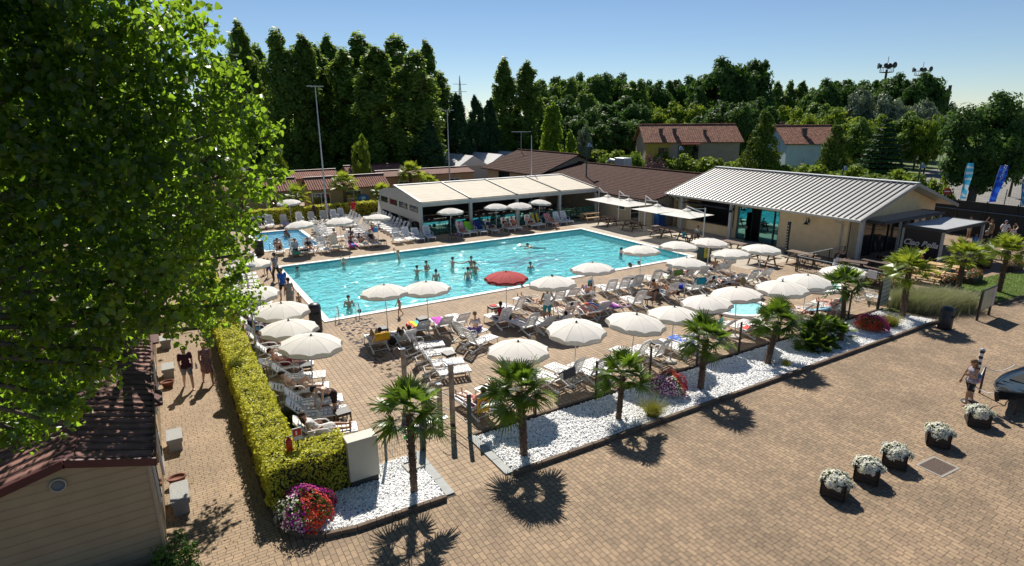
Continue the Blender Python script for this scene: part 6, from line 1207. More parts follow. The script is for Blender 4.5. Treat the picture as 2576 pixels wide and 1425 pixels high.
for (px, d, yt, w_, k) in ((1660, 150, 206, 70, 'rd1'), (1695, 160, 200, 76, 'rd3'), (1735, 160, 194, 80, 'rd1'), (1768, 150, 200, 70, 'rd3'), (1812, 120, 150, 118, 'rd1'), (1898, 122, 148, 104, 'rd3'), (1855, 124, 176, 100, 'rd1'), (1958, 170, 210, 50, 'pop1'), (1990, 170, 208, 40, 'pop2'), (2020, 170, 208, 42, 'pop1'), (2046, 150, 226, 60, 'rd2'),
    (2076, 130, 202, 80, 'rd1'), (2125, 140, 200, 90, 'rd3'), (2180, 150, 206, 84, 'rd1'), (2222, 130, 198, 80, 'rd3'), (2262, 124, 188, 84, 'rd1'), (2300, 122, 196, 80, 'rd3'), (2330, 118, 186, 88, 'rd1'), (2366, 120, 214, 62, 'rd3'),
    (1680, 118, 258, 100, 'bri'), (1740, 116, 262, 100, 'bri'), (1780, 118, 268, 84, 'bri'), (1705, 104, 300, 96, 'bri'), (1765, 100, 290, 80, 'rd3'), (1820, 96, 262, 92, 'rd1'), (1866, 94, 256, 90, 'rd3'), (1910, 100, 250, 90, 'rd1'), (1975, 112, 268, 80, 'bri'), (2020, 104, 276, 90, 'bri'), (2066, 112, 262, 90, 'rd2'), (2110, 104, 276, 92, 'bri'),
    (2168, 112, 226, 74, 'wil'), (2232, 108, 240, 84, 'wil'), (2266, 112, 256, 60, 'wil'), (2328, 100, 256, 74, 'wil'), (2150, 96, 296, 84, 'bri'), (2205, 94, 290, 90, 'bri'), (2290, 96, 284, 84, 'rd2'), (2350, 92, 290, 70, 'bri'), (1985, 100, 310, 70, 'bushb')): wood.append((px, d, yt, w_, k, Gr, 'far right wood'))
KN = {'rd1': 'dark broad-crowned tree', 'rd3': 'dark billowing tree', 'rd2': 'mid-green tree', 'bri': 'bright yellow-green tree', 'wil': 'silvery willow', 'pop1': 'distant slim poplar', 'pop2': 'distant poplar', 'bushb': 'light green bush'}
cnt = {}
for (px, d, yt, w_, k, g, nm) in wood:
    rowd = 'on the skyline' if yt < 235 else ('in the middle rows' if yt < 285 else 'in the lower front'); key = (k, nm, rowd); cnt[key] = cnt.get(key, 0)+1
for key in cnt: cnt[key] = [0, cnt[key]]
for (px, d, yt, w_, k, g, nm) in sorted(wood):
    rowd = 'on the skyline' if yt < 235 else ('in the middle rows' if yt < 285 else 'in the lower front'); key = (k, nm, rowd); cnt[key][0] += 1; i, tot = cnt[key]
    o = T(k, px, d, yt, w_*(1.4 if k[:2] == 'rd' else 1.15), f'{KN[k]} {rowd} of the {nm}'+(f', {ORD[i-1]} from left' if tot > 1 else ''), g)
# far blue-green wood strip closing the horizon
def strip(P0, P1, h, depthw, n, size, m, label, name='far_wood', seed=1):
    r = np.random.RandomState(seed); s = r.uniform(0, 1, n); L = (Vector(P1)-Vector(P0)); hh = h*(.75+.25*np.sin(s*37)+.12*np.sin(s*91)); P = np.array(P0)[None]+s[:, None]*np.array(L)[None]; P = P+np.stack([r.uniform(-depthw, depthw, n), r.uniform(-depthw, depthw, n), hh*r.uniform(.02, 1, n)], 1)
    o = leaves_on(P, r.normal(0, .5, (n, 3))+np.array([-.4, -.7, .6]), size, name, m, None, .5); return tag(o, label, name.replace('_', ' '), kind='stuff')
strip((-160, 150, 0), (60, 190, 0), 14, 8, 9000, 1.4, L_dark, 'far dark wood behind the poplars'); strip((60, 190, 0), (230, 95, 0), 11, 8, 12000, 1.3, L_dark, 'far dark wood closing the view behind the houses', seed=2); strip((230, 95, 0), (420, 10, 0), 9, 14, 8000, 1.4, L_mid, 'far low wood on the right horizon', seed=3)
strip((-120, 60, 0), (-30, 110, 0), 15, 8, 9000, 1.1, L_dark, 'dark wood at the far left behind the big tree', seed=4)
strip((14, 104, 0), (62, 124, 0), 6, 3, 5000, .7, L_con, 'dark undergrowth below the poplars', 'undergrowth', 5); strip((-10, 92, 0), (18, 110, 0), 6, 3, 4000, .7, L_con, 'dark undergrowth behind the mobile homes at left', 'undergrowth', 7)
# tall loose hedge beyond the tiled roofs
t = thing('tall_hedge', 'tall loose green hedge running behind the tiled roofs and the bar', 'hedge', (0, 0, 0)); n = 42000; r = np.random.RandomState(5); s = r.uniform(0, 1, n); x = 64.5-s*1.5+r.normal(0, .5, n); y = 88-s*60+0*s; z = 4.1*(.88+.1*np.sin(y*1.3)+.07*np.sin(y*3.1))*r.uniform(.0, 1, n)**.6
leaves_on(np.stack([x, y, z], 1), np.stack([-.6+0*x, -.2+0*x, .7+0*x], 1), .3, 'foliage', L_bri, t, .6)
t = thing('garden_hedge', 'low loose green planting between the bar roof and the road', 'hedge', (0, 0, 0)); n = 9000; s = r.uniform(0, 1, n); x = 60-s*2+r.normal(0, 1.4, n); y = 40-s*17; z = 1.6*r.uniform(.0, 1, n)
leaves_on(np.stack([x, y, z], 1), np.stack([-.6+0*x, -.2+0*x, .7+0*x], 1), .25, 'foliage', L_bri, t, .6)
# maple at the right with a dark trunk
t = thing('maple_tree', 'large dark maple with a leaning trunk behind the feather flags', 'tree', DP(2441, 508, 61)*1); t.location.z = 0; P, Nn = crown_pts('round', 1, 1, 26000, 21); c0 = DP(2478, 362, 61); P = P-np.array([0, 0, .58]); P = P*np.array([9.2, 9.2, 12.2]); base = np.array(t.location)
leaves_on(P+np.array([c0.x, c0.y, c0.z])-base, Nn, .24, 'crown', L_dark, t, .55); b = MB(); tp = Vector(c0)-Vector(base); b.tube([(0, 0, 0), (tp.x*.35, tp.y*.35, 2.2), (tp.x*.8, tp.y*.8, 4.4), tp], [.42, .36, .28, .1], 9)
for k in range(7): a = k*.9; b.tube([(tp.x*.8, tp.y*.8, 4.2), (tp.x+math.cos(a)*2.4, tp.y+math.sin(a)*2.4, tp.z+1.5*math.sin(k))], [.18, .05], 6)
b.build('trunk', M_bark, t)
T('rd3', 2590, 66, 262, 90, 'second dark maple cut by the right edge', 'maples beside the parking area')
# communication towers, pylon, chimney
def tower(px, ytop, depth, ybase, label, wd):
    tp = DP(px, ytop, depth); t = thing('radio_tower', label, 'tower', (tp.x, tp.y, 0)); H = tp.z; MB().tube([(0, 0, 0), (0, 0, H)], [.9, .6], 8).build('mast', M_black, t)
    for z, r_ in ((H-1.5, wd), (H+1.2, wd*.9)): MB().lathe([(r_*.4, z-.2), (r_, z), (r_, z+.25), (r_*.4, z+.2)], 14).build('platform', M_black, t)
    m = MB()
    for k in range(10): a = k*PI/5; m.tube([(math.cos(a)*wd, math.sin(a)*wd, H-1.5), (math.cos(a)*wd, math.sin(a)*wd, H+1.2)], .12, 4)
    q = m.build('cage', M_black, t); q['kind'] = 'stuff'
    for k in range(6): a = k*1.05+.3; d_ = MB().lathe([(.001, 0), (1.1, .3), (1.1, .5), (.001, .25)], 12).build('dish', M_black, t); d_.location = (math.cos(a)*wd*1.15, math.sin(a)*wd*1.15, H+2.2); d_.rotation_euler = (PI/2, 0, a+PI/2); d_.scale = (1, 1, 1) if k % 2 else (1.5, 1.5, 1.5)
    MB().tube([(0, 0, H), (0, 0, H+7)], .15, 5).build('antenna', M_black, t)
tower(2231, 176, 330, 0, 'left dark telecom tower with dishes above the far wood', 3.4); tower(2320, 184, 400, 0, 'right telecom tower just showing above the far wood', 4.5)
tp = DP(2391, 215, 200); t = thing('chimney', 'thin dark chimney at the right end of the wood', 'chimney', (tp.x, tp.y, 0)); MB().tube([(0, 0, 0), (0, 0, tp.z)], [.7, .5], 10).build('stack', M_bark, t)
tp = DP(1157, 222, 400); t = thing('pylon', 'slender lattice mast on the horizon behind the conifers', 'pylon', (tp.x, tp.y, 0)); m = MB()
for a in (0, 1.57, 3.14, 4.71): m.tube([(math.cos(a)*3.0, math.sin(a)*3, 0), (0, 0, tp.z+8)], .22, 4)
for k in range(10): z = tp.z*k/10+4; q = 2.6*(1-k/11); m.bar((-q, 0, z), (q, 0, z+2), .2, .2); m.bar((q, 0, z), (-q, 0, z+2), .2, .2)
q = m.build('lattice', M_galv, t); q['kind'] = 'stuff'
for k, z in enumerate((.72, .85)): MB().bar((-5, 0, (tp.z+8)*z), (5, 0, (tp.z+8)*z), .3, .3).build('crossarm', M_galv, t)
# street lights of the far road, green terrace lamps
for i, (px, yt, d, lb) in enumerate(((1880, 296, 130, 'grey'), (1978, 298, 120, 'a'), (2040, 300, 125, 'b'), (2113, 294, 110, 'c'), (2145, 292, 130, 'd'), (2228, 296, 150, 'e'), (2340, 296, 100, 'f'), (2385, 292, 105, 'g'))):
    tp = DP(px, yt, d); t = thing('street_light', 'street light of the far road, '+ORD[i]+' from left among the trees', 'street lamp', (tp.x, tp.y, 0), 0, 'street lights of the far road'); MB().tube([(0, 0, 0), (0, 0, tp.z)], .09, 6).build('pole', M_galv if i != 6 else mat('rusty_pole', (.3, .2, .08), .7), t); MB().box((-.5, 0, tp.z), (1.3, .4, .2)).build('lamp_head', M_whitep, t)
for i, (px, yt, yb, d, lb) in enumerate(((1477, 358, 400, 62, 'green lamp post left of the plum tree'), (1708, 366, 412, 62, 'green lamp post before the pink house'), (2123, 416, 470, 58, 'green lamp post behind the roof ridge'), (2318, 408, 470, 52, 'tall green lamp post at the far end of the bar roof'))):
    tp = DP(px, yt, d); t = thing('green_lamp', lb, 'street lamp', (tp.x, tp.y, 0)); MB().tube([(0, 0, 0), (0, 0, tp.z)], .07, 6).build('pole', M_green, t); m = MB(); m.tube([(.35, 0, tp.z-.5), (.35, 0, tp.z-.1)], [.3, .05], 8); m.bar((0, 0, tp.z-.2), (.35, 0, tp.z-.15), .04, .04); m.build('lamp_head', mat('lamp_blue_grey', (.2, .28, .34), .4), t)
# road, parking and lawns beyond
poly_sheet('parking', [(58, 30), (66, 33), (72, 36), (82, 44), (120, 52), (160, 40), (160, -10), (76, 0), (57.5, 5)], .004, M_asph)
poly_sheet('road', [(84, 44.5), (96, 58), (112, 80), (120, 78), (104, 54), (96, 50)], .006, M_asph)
M_lawn = mat('mown_lawn', (.085, .14, .022), .95, .3, 1.2, bump=.9, bscale=60)
poly_sheet('lawn', [(36.0, 11.75), (47, 10.9), (47, 12.6), (43.4, 14.2), (36.4, 14.9)], .008, M_lawn)
poly_sheet('lawn', [(57, 24), (58, 30), (66, 33), (72, 36), (82, 44), (96, 58), (112, 80), (66, 88), (58, 60), (55, 40)], .003, mat('rough_grass', (.10, .15, .03), .95, .4, .5, bump=.9, bscale=20))
kerb([(35.8, 11.6), (41, 11.5), (48, 10.6)], .12, .1); kerb([(36.0, 13.4), (36.2, 11.7)], .08, .08)
# grass blades on the lawn (uncountable)
def blades(poly, n, hmin, hmax, wd, m, name, label, lean=.35, clump=None):
    if clump is None:
        xs = [p[0] for p in poly]; ys = [p[1] for p in poly]; x = NP.uniform(min(xs), max(xs), n*3); y = NP.uniform(min(ys), max(ys), n*3); k = inpoly(x, y, poly); x, y = x[k][:n], y[k][:n]
    else: x, y = clump
    n = len(x); h = NP.uniform(hmin, hmax, n); a = NP.uniform(0, 2*PI, n); l = h*NP.uniform(0, lean, n)*2; b = NP.uniform(0, 2*PI, n)
    P0 = np.stack([x, y, 0*x], 1); W_ = np.stack([np.cos(b), np.sin(b), 0*b], 1)*wd; D = np.stack([np.cos(a)*l, np.sin(a)*l, 0*a], 1); U = np.stack([0*h, 0*h, h], 1)
    V = np.stack([P0-W_, P0+W_, P0+D*.35+U*.6+W_*.8, P0+D*.35+U*.6-W_*.8, P0+D+U*.97+W_*.15, P0+D+U*.97-W_*.15], 1).reshape(-1, 3); i = np.arange(n)[:, None]*6; F = np.concatenate([i+np.array([[0, 1, 2, 3]]), i+np.array([[3, 2, 4, 5]])])
    return npmesh(name, V, F, m)
L_gr = leafmat('grass_blades', (.06, .10, .015), (.17, .22, .04), (.2, .3, .04), .3, 1.5)
tag(blades([(36.0, 11.75), (47, 10.9), (47, 12.6), (43.4, 14.2), (36.4, 14.9)], 16000, .03, .07, .008, L_gr, 'grass', ''), 'short green lawn grass around the two right palms', 'grass', kind='stuff')
# ornamental grass mass and clumps
L_orn = leafmat('feather_grass', (.20, .21, .10), (.50, .48, .30), (.35, .4, .15), .3, 1.2)
t = thing('ornamental_grass', 'large pale feathery grass mass behind the dome-topped bin', 'grass clump', (0, 0, 0)); n = 26000; cx = NP.uniform(0, 1, n); px_ = 31.4+cx*2.6+NP.normal(0, .25, n); py_ = 13.8-cx*1.1+NP.normal(0, .45, n); o = blades(None, n, .45, .98, .006, L_orn, 'foliage', '', .55, (px_, py_)); o.parent = t
L_yg = leafmat('yellow_green_grass', (.14, .15, .02), (.42, .38, .08), (.4, .4, .06), .3, 2)
for i, (x, y, h, r_, nn, lb) in enumerate(((12.69, 12.35, .62, .28, 900, 'yellow-green grass tuft in the pebbles left of the flower bowl'), (19.98, 12.6, .28, .22, 400, 'small green-yellow tuft in the pebbles before the dwarf palm'), (28.0, 12.9, .6, .6, 1500, 'golden grass clump right of the pink flower bowl'), (19.6, 12.85, .15, .1, 90, 'tiny green weed at the foot of the leaning palm'))):
    a = NP.uniform(0, 2*PI, nn); q = r_*np.sqrt(NP.uniform(0, 1, nn))*.5; t = thing('grass_tuft', lb, 'grass tuft', (x, y, 0)); o = blades(None, nn, h*.6, h, .005, L_yg, 'foliage', '', .8, (q*np.cos(a), q*np.sin(a))); o.parent = t
# ================================================================ flowers
def flowermat(name, cols):
    if name in MATS: return MATS[name]
    m = bpy.data.materials.new(name); m.use_nodes = True; t = m.node_tree; b = t.nodes['Principled BSDF']; b.inputs['Roughness'].default_value = .7; g = t.nodes.new('ShaderNodeNewGeometry'); rp = t.nodes.new('ShaderNodeValToRGB'); rp.color_ramp.interpolation = 'CONSTANT'; e = rp.color_ramp.elements
    while len(e) < len(cols): e.new(.5)
    for i, c in enumerate(cols): e[i].position = i/len(cols); e[i].color = (*c, 1)
    t.links.new(g.outputs['Random Per Island'], rp.inputs[0]); t.links.new(rp.outputs[0], b.inputs[0]); tr = t.nodes.new('ShaderNodeBsdfTranslucent'); t.links.new(rp.outputs[0], tr.inputs[0]); mx = t.nodes.new('ShaderNodeMixShader'); mx.inputs[0].default_value = .3
    t.links.new(b.outputs[0], mx.inputs[1]); t.links.new(tr.outputs[0], mx.inputs[2]); t.links.new(mx.outputs[0], t.nodes['Material Output'].inputs[0]); MATS[name] = m; return m
L_fl = leafmat('flower_foliage', (.03, .06, .012), (.12, .18, .03), (.2, .3, .04), .3, 3)
def mound(c, rx, ry, h, nleaf, groups, parent, size=.035):
    def pts(n, lo=.92, hi=1.05, filt=None):
        v = NP.normal(0, 1, (n*4, 3)); v[:, 2] = abs(v[:, 2])*.9-.12; v /= np.linalg.norm(v, axis=1)[:, None]
        if filt is not None: v = v[filt(v)]
        v = v[:n]; bump = 1+.10*np.sin(v[:, 0]*7+v[:, 1]*5)+.06*np.sin(v[:, 1]*11); return v*NP.uniform(lo, hi, (len(v), 1))*bump[:, None]*np.array([rx, ry, h])+np.array(c), v
    P, Nn = pts(nleaf, .6, 1.0); leaves_on(P, Nn, size*1.3, 'leaves', L_fl, parent, .6)
    for (m, n, f) in groups: 
        P, Nn = pts(n, .97, 1.08, f); P = np.repeat(P, 2, 0); Nn = np.repeat(Nn, 2, 0); o = leaves_on(P, Nn, size, 'blossoms', m, parent, .35, elong=1.0)
F_white = flowermat('white_petals', [(.85, .85, .8), (.8, .8, .78), (.85, .82, .6)]); F_red = flowermat('red_petals', [(.65, .04, .02), (.7, .12, .03), (.55, .02, .04)]); F_mag = flowermat('magenta_petals', [(.5, .02, .38), (.6, .04, .3), (.35, .02, .4)]); F_pk = flowermat('mixed_petals', [(.7, .15, .12), (.75, .3, .35), (.8, .7, .6), (.6, .08, .1), (.75, .5, .2)])
def bowl(x, y, r_, h, label, groups, rz=0, hb=.26):
    t = thing('flower_bowl', label, 'flower bowl', (x, y, 0), rz); MB().lathe([(.001, 0), (r_*.55, 0), (r_*.95, hb), (r_, hb+.02), (r_*.9, hb+.02), (.001, hb-.03)], 24).build('bowl', mat('stone_bowl', (.33, .28, .22), .8, .15, 6, bump=.3), t)
    mound((0, 0, hb-.02), r_*1.22, r_*1.22, h, 1400, groups, t, .045); return t
bowl(1.95, 12.95, .52, .62, 'largest mixed flower mound, white purple and red, in front of the hedge', [(F_white, 300, lambda v: (v[:, 0] < -.25) & (v[:, 1] < .6)), (F_mag, 1000, lambda v: (v[:, 1] > -.05) & (v[:, 0] > -.5)), (F_mag, 260, lambda v: (v[:, 0] < -.1) & (v[:, 1] < -.3)), (F_red, 700, lambda v: (v[:, 0] > -.2) & (v[:, 1] < .15))])
bowl(14.37, 13.3, .48, .55, 'flower bowl with purple, white and scarlet blooms behind the fence palms', [(F_white, 420, lambda v: (v[:, 0] < .05) & (v[:, 1] < .2)), (F_mag, 900, lambda v: (v[:, 0] < -.3) | (v[:, 0] > .5)), (F_red, 1000, lambda v: (v[:, 0] > -.05) & (v[:, 0] < .75))])
bowl(26.68, 13.0, .52, .52, 'flower bowl with vivid magenta and orange-red blooms near the bin', [(F_mag, 1300, lambda v: v[:, 0] > -.3), (F_red, 1000, lambda v: v[:, 0] < .2), (F_white, 80, lambda v: v[:, 1] > .2)])
M_plk = mat('planter_dark_wood', (.028, .019, .015), .7, .3, 6, bump=.4)
for i, (p, lb) in enumerate(((a4(465, 1330), 'dark wooden planter of white flowers nearest the camera, lowest in the picture'), (a4(710, 1215), 'dark planter of white flowers second in the row of five'), (a4(918, 1105), 'dark planter of white flowers third in the row, left of the grate'), (a4(1248, 945), 'dark planter of white flowers fourth in the row, right of the grate'), (a4(1552, 795), 'dark planter of white flowers beside the striped pole'))):
    t = thing('flower_planter', lb, 'planter', (p.x, p.y, 0), R(18+i*3), 'square dark planters with white flowers'); m = MB()
    for s in range(4): M_ = Matrix.Rotation(s*PI/2, 3, 'Z'); 
    for s in range(4):
        a = s*PI/2
        for k in range(3): c = Vector((math.cos(a)*.27, math.sin(a)*.27, .10+k*.14)); m.box(c, (.04, .58, .13), a)
    m.build('planter_box', M_plk, t); MB().box((0, 0, .35), (.5, .5, .04)).build('soil', M_soil, t); mound((0, 0, .36), .35, .35, .26, 900, [(F_white, 1100, None)], t, .05)
for i, (x, y, l, lb, rz) in enumerate(((39.9, 14.35, 1.7, 'long flower trough with red and pink flowers on the lawn edge', .1), (37.7, 14.6, 1.2, 'flower trough with pink and white flowers behind the palm', .0), (45.0, 14.2, 1.5, 'flower trough with coral flowers at the far palm', 0), (33.95, 16.4, 2.6, 'trough of dark pink flowers behind the terrace railing', PI/2))):
    t = thing('flower_trough', lb, 'planter', (x, y, 0), rz); MB().box((0, 0, .2), (l, .5, .4)).build('trough', M_plk, t, .01); mound((0, 0, .36), l*.52, .32, .36, 900, [(F_pk, 260, None)], t, .06)
p = a1(950, 1330); t = thing('dark_shrub', 'dark leafy shrub in the lower left corner of the beige home', 'shrub', (-.95, 12.6, 0)); P, Nn = crown_pts('bush', 1.3, 1.5, 3500, 31); leaves_on(P, Nn, .06, 'foliage', L_dark, t, .6); MB().tube([(0, 0, 0), (0, 0, .7)], .04, 6).build('stem', M_bark, t)
for k, (x, y, s) in enumerate(((-2.3, 11.9, 1.1), (-3.2, 11.6, 1.0), (-1.6, 12.1, .8))): 
    t = thing('dark_shrub', ('dark shrub under the beige gable, middle', 'dark shrub under the beige gable, farthest left', 'dark shrub under the beige gable, beside the corner one')[k], 'shrub', (x, y, 0), k, None, s); P, Nn = crown_pts('bush', 1.3, 1.6, 2500, 41+k); leaves_on(P, Nn, .06, 'foliage', L_dark, t, .6)
# ================================================================ the big tree at the left, near the camera
L_big = leafmat('big_tree_leaves', (.007, .026, .006), (.04, .085, .015), (.42, .68, .04), .50, 1.2, .32, .6)
def heart_leaves(P, size, name, m, parent, seed=1):
    r = np.random.RandomState(seed); n = len(P)
    ax = r.normal(0, 1, (n, 3)); ax[:, 2] -= .9; ax /= np.linalg.norm(ax, axis=1)[:, None]; nn = r.normal(0, 1, (n, 3)); sd = np.cross(ax, nn); sd /= np.linalg.norm(sd, axis=1)[:, None]; nn = np.cross(sd, ax)
    s = size*r.uniform(.45, 1.35, (n, 1)); fold = r.uniform(.05, .35, (n, 1)); A = ax*s; S = sd*s; N_ = nn*s
    V = np.stack([P, P-S*.46+A*.22+N_*fold*.5, P-S*.36+A*.62+N_*fold*.4, P+A*1.05-N_*.1, P+S*.36+A*.62+N_*fold*.4, P+S*.46+A*.22+N_*fold*.5], 1).reshape(-1, 3)
    i = np.arange(n)[:, None]*6; F = np.concatenate([i+np.array([[0, 1, 2, 3]]), i+np.array([[0, 3, 4, 5]])]); return npmesh(name, V, F, m, parent=parent)
def blob_pts(blobs, dens, seed, squash=1.0, flat=.75):
    """leaf sprays: short twigs inside each ball, leaves set along them"""
    r = np.random.RandomState(seed); out = []; tw = []
    for (c, rad) in blobs:
        nt_ = max(6, int(dens*rad**2*.50*(.72 if c[0] > -.1 else 1))); v = r.normal(0, 1, (nt_, 3)); v /= np.linalg.norm(v, axis=1)[:, None]; o = np.array(c)+v*rad*r.uniform(.2, .82, (nt_, 1))**.6*np.array([1, 1, flat]); L = r.uniform(.35, 1.0, (nt_, 1))*min(1, rad+.2); d = v*.8+r.normal(0, .5, (nt_, 3)); d[:, 2] -= .1; d /= np.linalg.norm(d, axis=1)[:, None]
        for k in range(13): out.append(o+d*L*(k/12)+r.normal(0, .05, (nt_, 3))-np.array([0, 0, .12])*(k/12)**2)
        tw.append((o, o+d*L))
    return np.concatenate(out), tw
t = thing('big_leafy_tree', 'huge heart-leaved tree filling the left of the view, leaves glowing yellow-green in backlight', 'tree', (0, 0, 0))
BL = [(555, 330, 80, 10.5), (630, 325, 28, 10.5), (600, 300, 50, 10.5), (465, 225, 95, 9.5), (505, 140, 55, 10), (430, 50, 50, 9.5), (560, 215, 40, 10), (400, 100, 110, 9), (620, 425, 50, 10.5), (550, 500, 66, 10.5), (640, 480, 26, 11), (480, 430, 120, 9.5), (390, 320, 130, 9.3), (300, 200, 160, 9), (250, 50, 180, 9), (90, 80, 180, 9.3), (110, 280, 180, 9), (250, 400, 160, 8.8), (110, 480, 170, 9), (330, 540, 130, 9), (450, 590, 90, 10), (535, 620, 44, 11), (420, 690, 66, 9.5), (300, 690, 120, 8.8), (140, 680, 150, 9), (40, 830, 130, 9), (200, 820, 100, 8.8), (340, 790, 60, 9), (100, 930, 80, 9), (20, 1010, 70, 9.4), (470, 770, 28, 9.5), (535, 715, 24, 10.5), (230, 920, 44, 8.8), (400, 800, 36, 9.2), (160, 1000, 44, 9), (590, 590, 34, 11), (60, 1090, 44, 9.2), (505, 560, 70, 10.4), (672, 345, 18, 10.8), (655, 300, 20, 10.6), (625, 250, 18, 10.4), (598, 165, 20, 10.2), (515, 62, 22, 10), (690, 415, 24, 10.8), (672, 470, 22, 11), (625, 545, 26, 11), (610, 640, 26, 11.2), (588, 690, 18, 11), (545, 770, 16, 10.5), (460, 15, 22, 9.8), (290, 880, 30, 9), (200, 985, 26, 9), (120, 1060, 24, 9.2)]
blobs = [(tuple(DP(a, b, d)), r_*d/CF) for (a, b, r_, d) in BL]
shade_blobs = [((-3.6, 12.6, 13.2), 2.2), ((-1.9, 11.5, 13.4), 1.9), ((-5.4, 11.4, 12.3), 2.2), ((-.6, 12.0, 14.0), 1.5), ((-3.2, 10.4, 13.6), 1.9), ((-5.2, 9.0, 12.4), 2.0), ((-2.6, 13.8, 11.6), 1.6), ((-1.2, 10.8, 12.6), 1.3), ((-.2, 13.5, 14.5), 1.5), ((-2.2, 14.5, 14), 2.2), ((-4.6, 14.5, 13.2), 2.4), ((-6.5, 13, 12), 2.4), ((-7, 10.5, 11.5), 2.4), ((-1.0, 12.6, 12.2), 1.3), ((-3.4, 11.5, 10.8), 1.6), ((-1.7, 12.2, 10.6), 1.2), ((-5.2, 12.5, 10), 1.9)]  # leaf masses out of view overhead, added to shade the left leaves
P1, tw = blob_pts(blobs, 330, 3); P2, tw2 = blob_pts(shade_blobs, 260, 4)
heart_leaves(np.concatenate([P1, P2]), .098, 'crown', L_big, t, 5)
lb_ = MB(); root = Vector((-5.6, 12.0, 0)); fork = Vector((-5.0, 11.4, 6.2)); lb_.tube([root, (-5.5, 11.9, 3), fork, (-4.2, 10.8, 10), (-3.6, 10.6, 13)], [.34, .28, .22, .14, .05], 10)
for (c, r_) in blobs[::2]+shade_blobs: c = Vector(c); m_ = fork.lerp(c, .5)+Vector((0, 0, .3)); lb_.tube([fork+Vector((0, 0, rnd.uniform(-.5, 1.5))), m_, c, c+(c-m_).normalized()*r_*.5], [.07, .05, .028, .01], 6)
for (o_, e_) in tw:
    for k in range(0, len(o_), 7): lb_.tube([o_[k], e_[k]], [.008, .004], 4, caps=False)
lb_.build('trunk', M_bark, t)
def leafy(label, blobs, size, dens, seed, root, m=L_big):
    t = thing('leafy_tree', label, 'tree', (0, 0, 0)); P, tw = blob_pts(blobs, dens, seed); heart_leaves(P, size, 'crown', m, t, seed); b = MB(); root = Vector(root); top = Vector(blobs[0][0]); b.tube([root, root.lerp(top, .5)+Vector((.1, 0, 0)), top], [.3, .2, .08], 9)
    for (c, r_) in blobs: b.tube([root.lerp(top, .6), Vector(c)], [.1, .03], 6)
    b.build('trunk', M_bark, t); return t
leafy('second leafy tree behind the big one, shading the home roofs beside the path', [((-3.4, 21, 8.2), 2.6), ((-1.9, 22.5, 9.6), 2.2), ((-5.4, 22, 8.5), 2.6), ((-3.6, 24, 11), 2.6), ((-1.3, 19.8, 7.4), 1.6), ((-.6, 23.6, 8.2), 1.6), ((-4.5, 19, 7.0), 2.2), ((-.9, 26, 9.0), 2.0), ((-2.2, 18.2, 6.6), 1.5), ((.1, 21.2, 6.6), 1.1)], .15, 110, 11, (-4.4, 24.6, 0))
leafy('third leafy tree farther along the path behind the second one', [((-3, 34, 9), 3.4), ((-1, 36, 8.5), 2.8), ((-5, 38, 10), 3.4), ((-.6, 31.5, 7.6), 2.2), ((-1.2, 42, 10), 3.2), ((-2, 39, 6.5), 2.6), ((-4, 31, 6.5), 2.6), ((.2, 46, 8.5), 2.6)], .2, 60, 12, (-4.6, 37, 0))
leafy('dark leafy tree between the far left home roofs', [((-8, 20, 8), 3.2), ((-10, 24, 9), 3.4), ((-7.6, 26, 7.5), 3), ((-9, 15.5, 7.5), 2.8), ((-7.5, 13, 8.5), 2.6), ((-11, 19, 6.5), 3), ((-7.4, 30, 9), 3.2)], .18, 70, 13, (-6.0, 22, 0))
leafy('leafy branches of a tree overhanging the path beside the lamp post', [(tuple(DP(500, 620, 15.5)), .7), (tuple(DP(460, 550, 15)), .9), (tuple(DP(410, 670, 14.5)), .8), ((1.75, 18.1, 4.5), .42), ((1.35, 17.6, 4.3), .5), ((.75, 17.7, 4.6), .6), ((.1, 17.0, 4.6), .5), ((.5, 16.4, 4.2), .35), (tuple(DP(370, 600, 14.5)), 1.0)], .10, 330, 14, (-3.9, 20.5, 0))
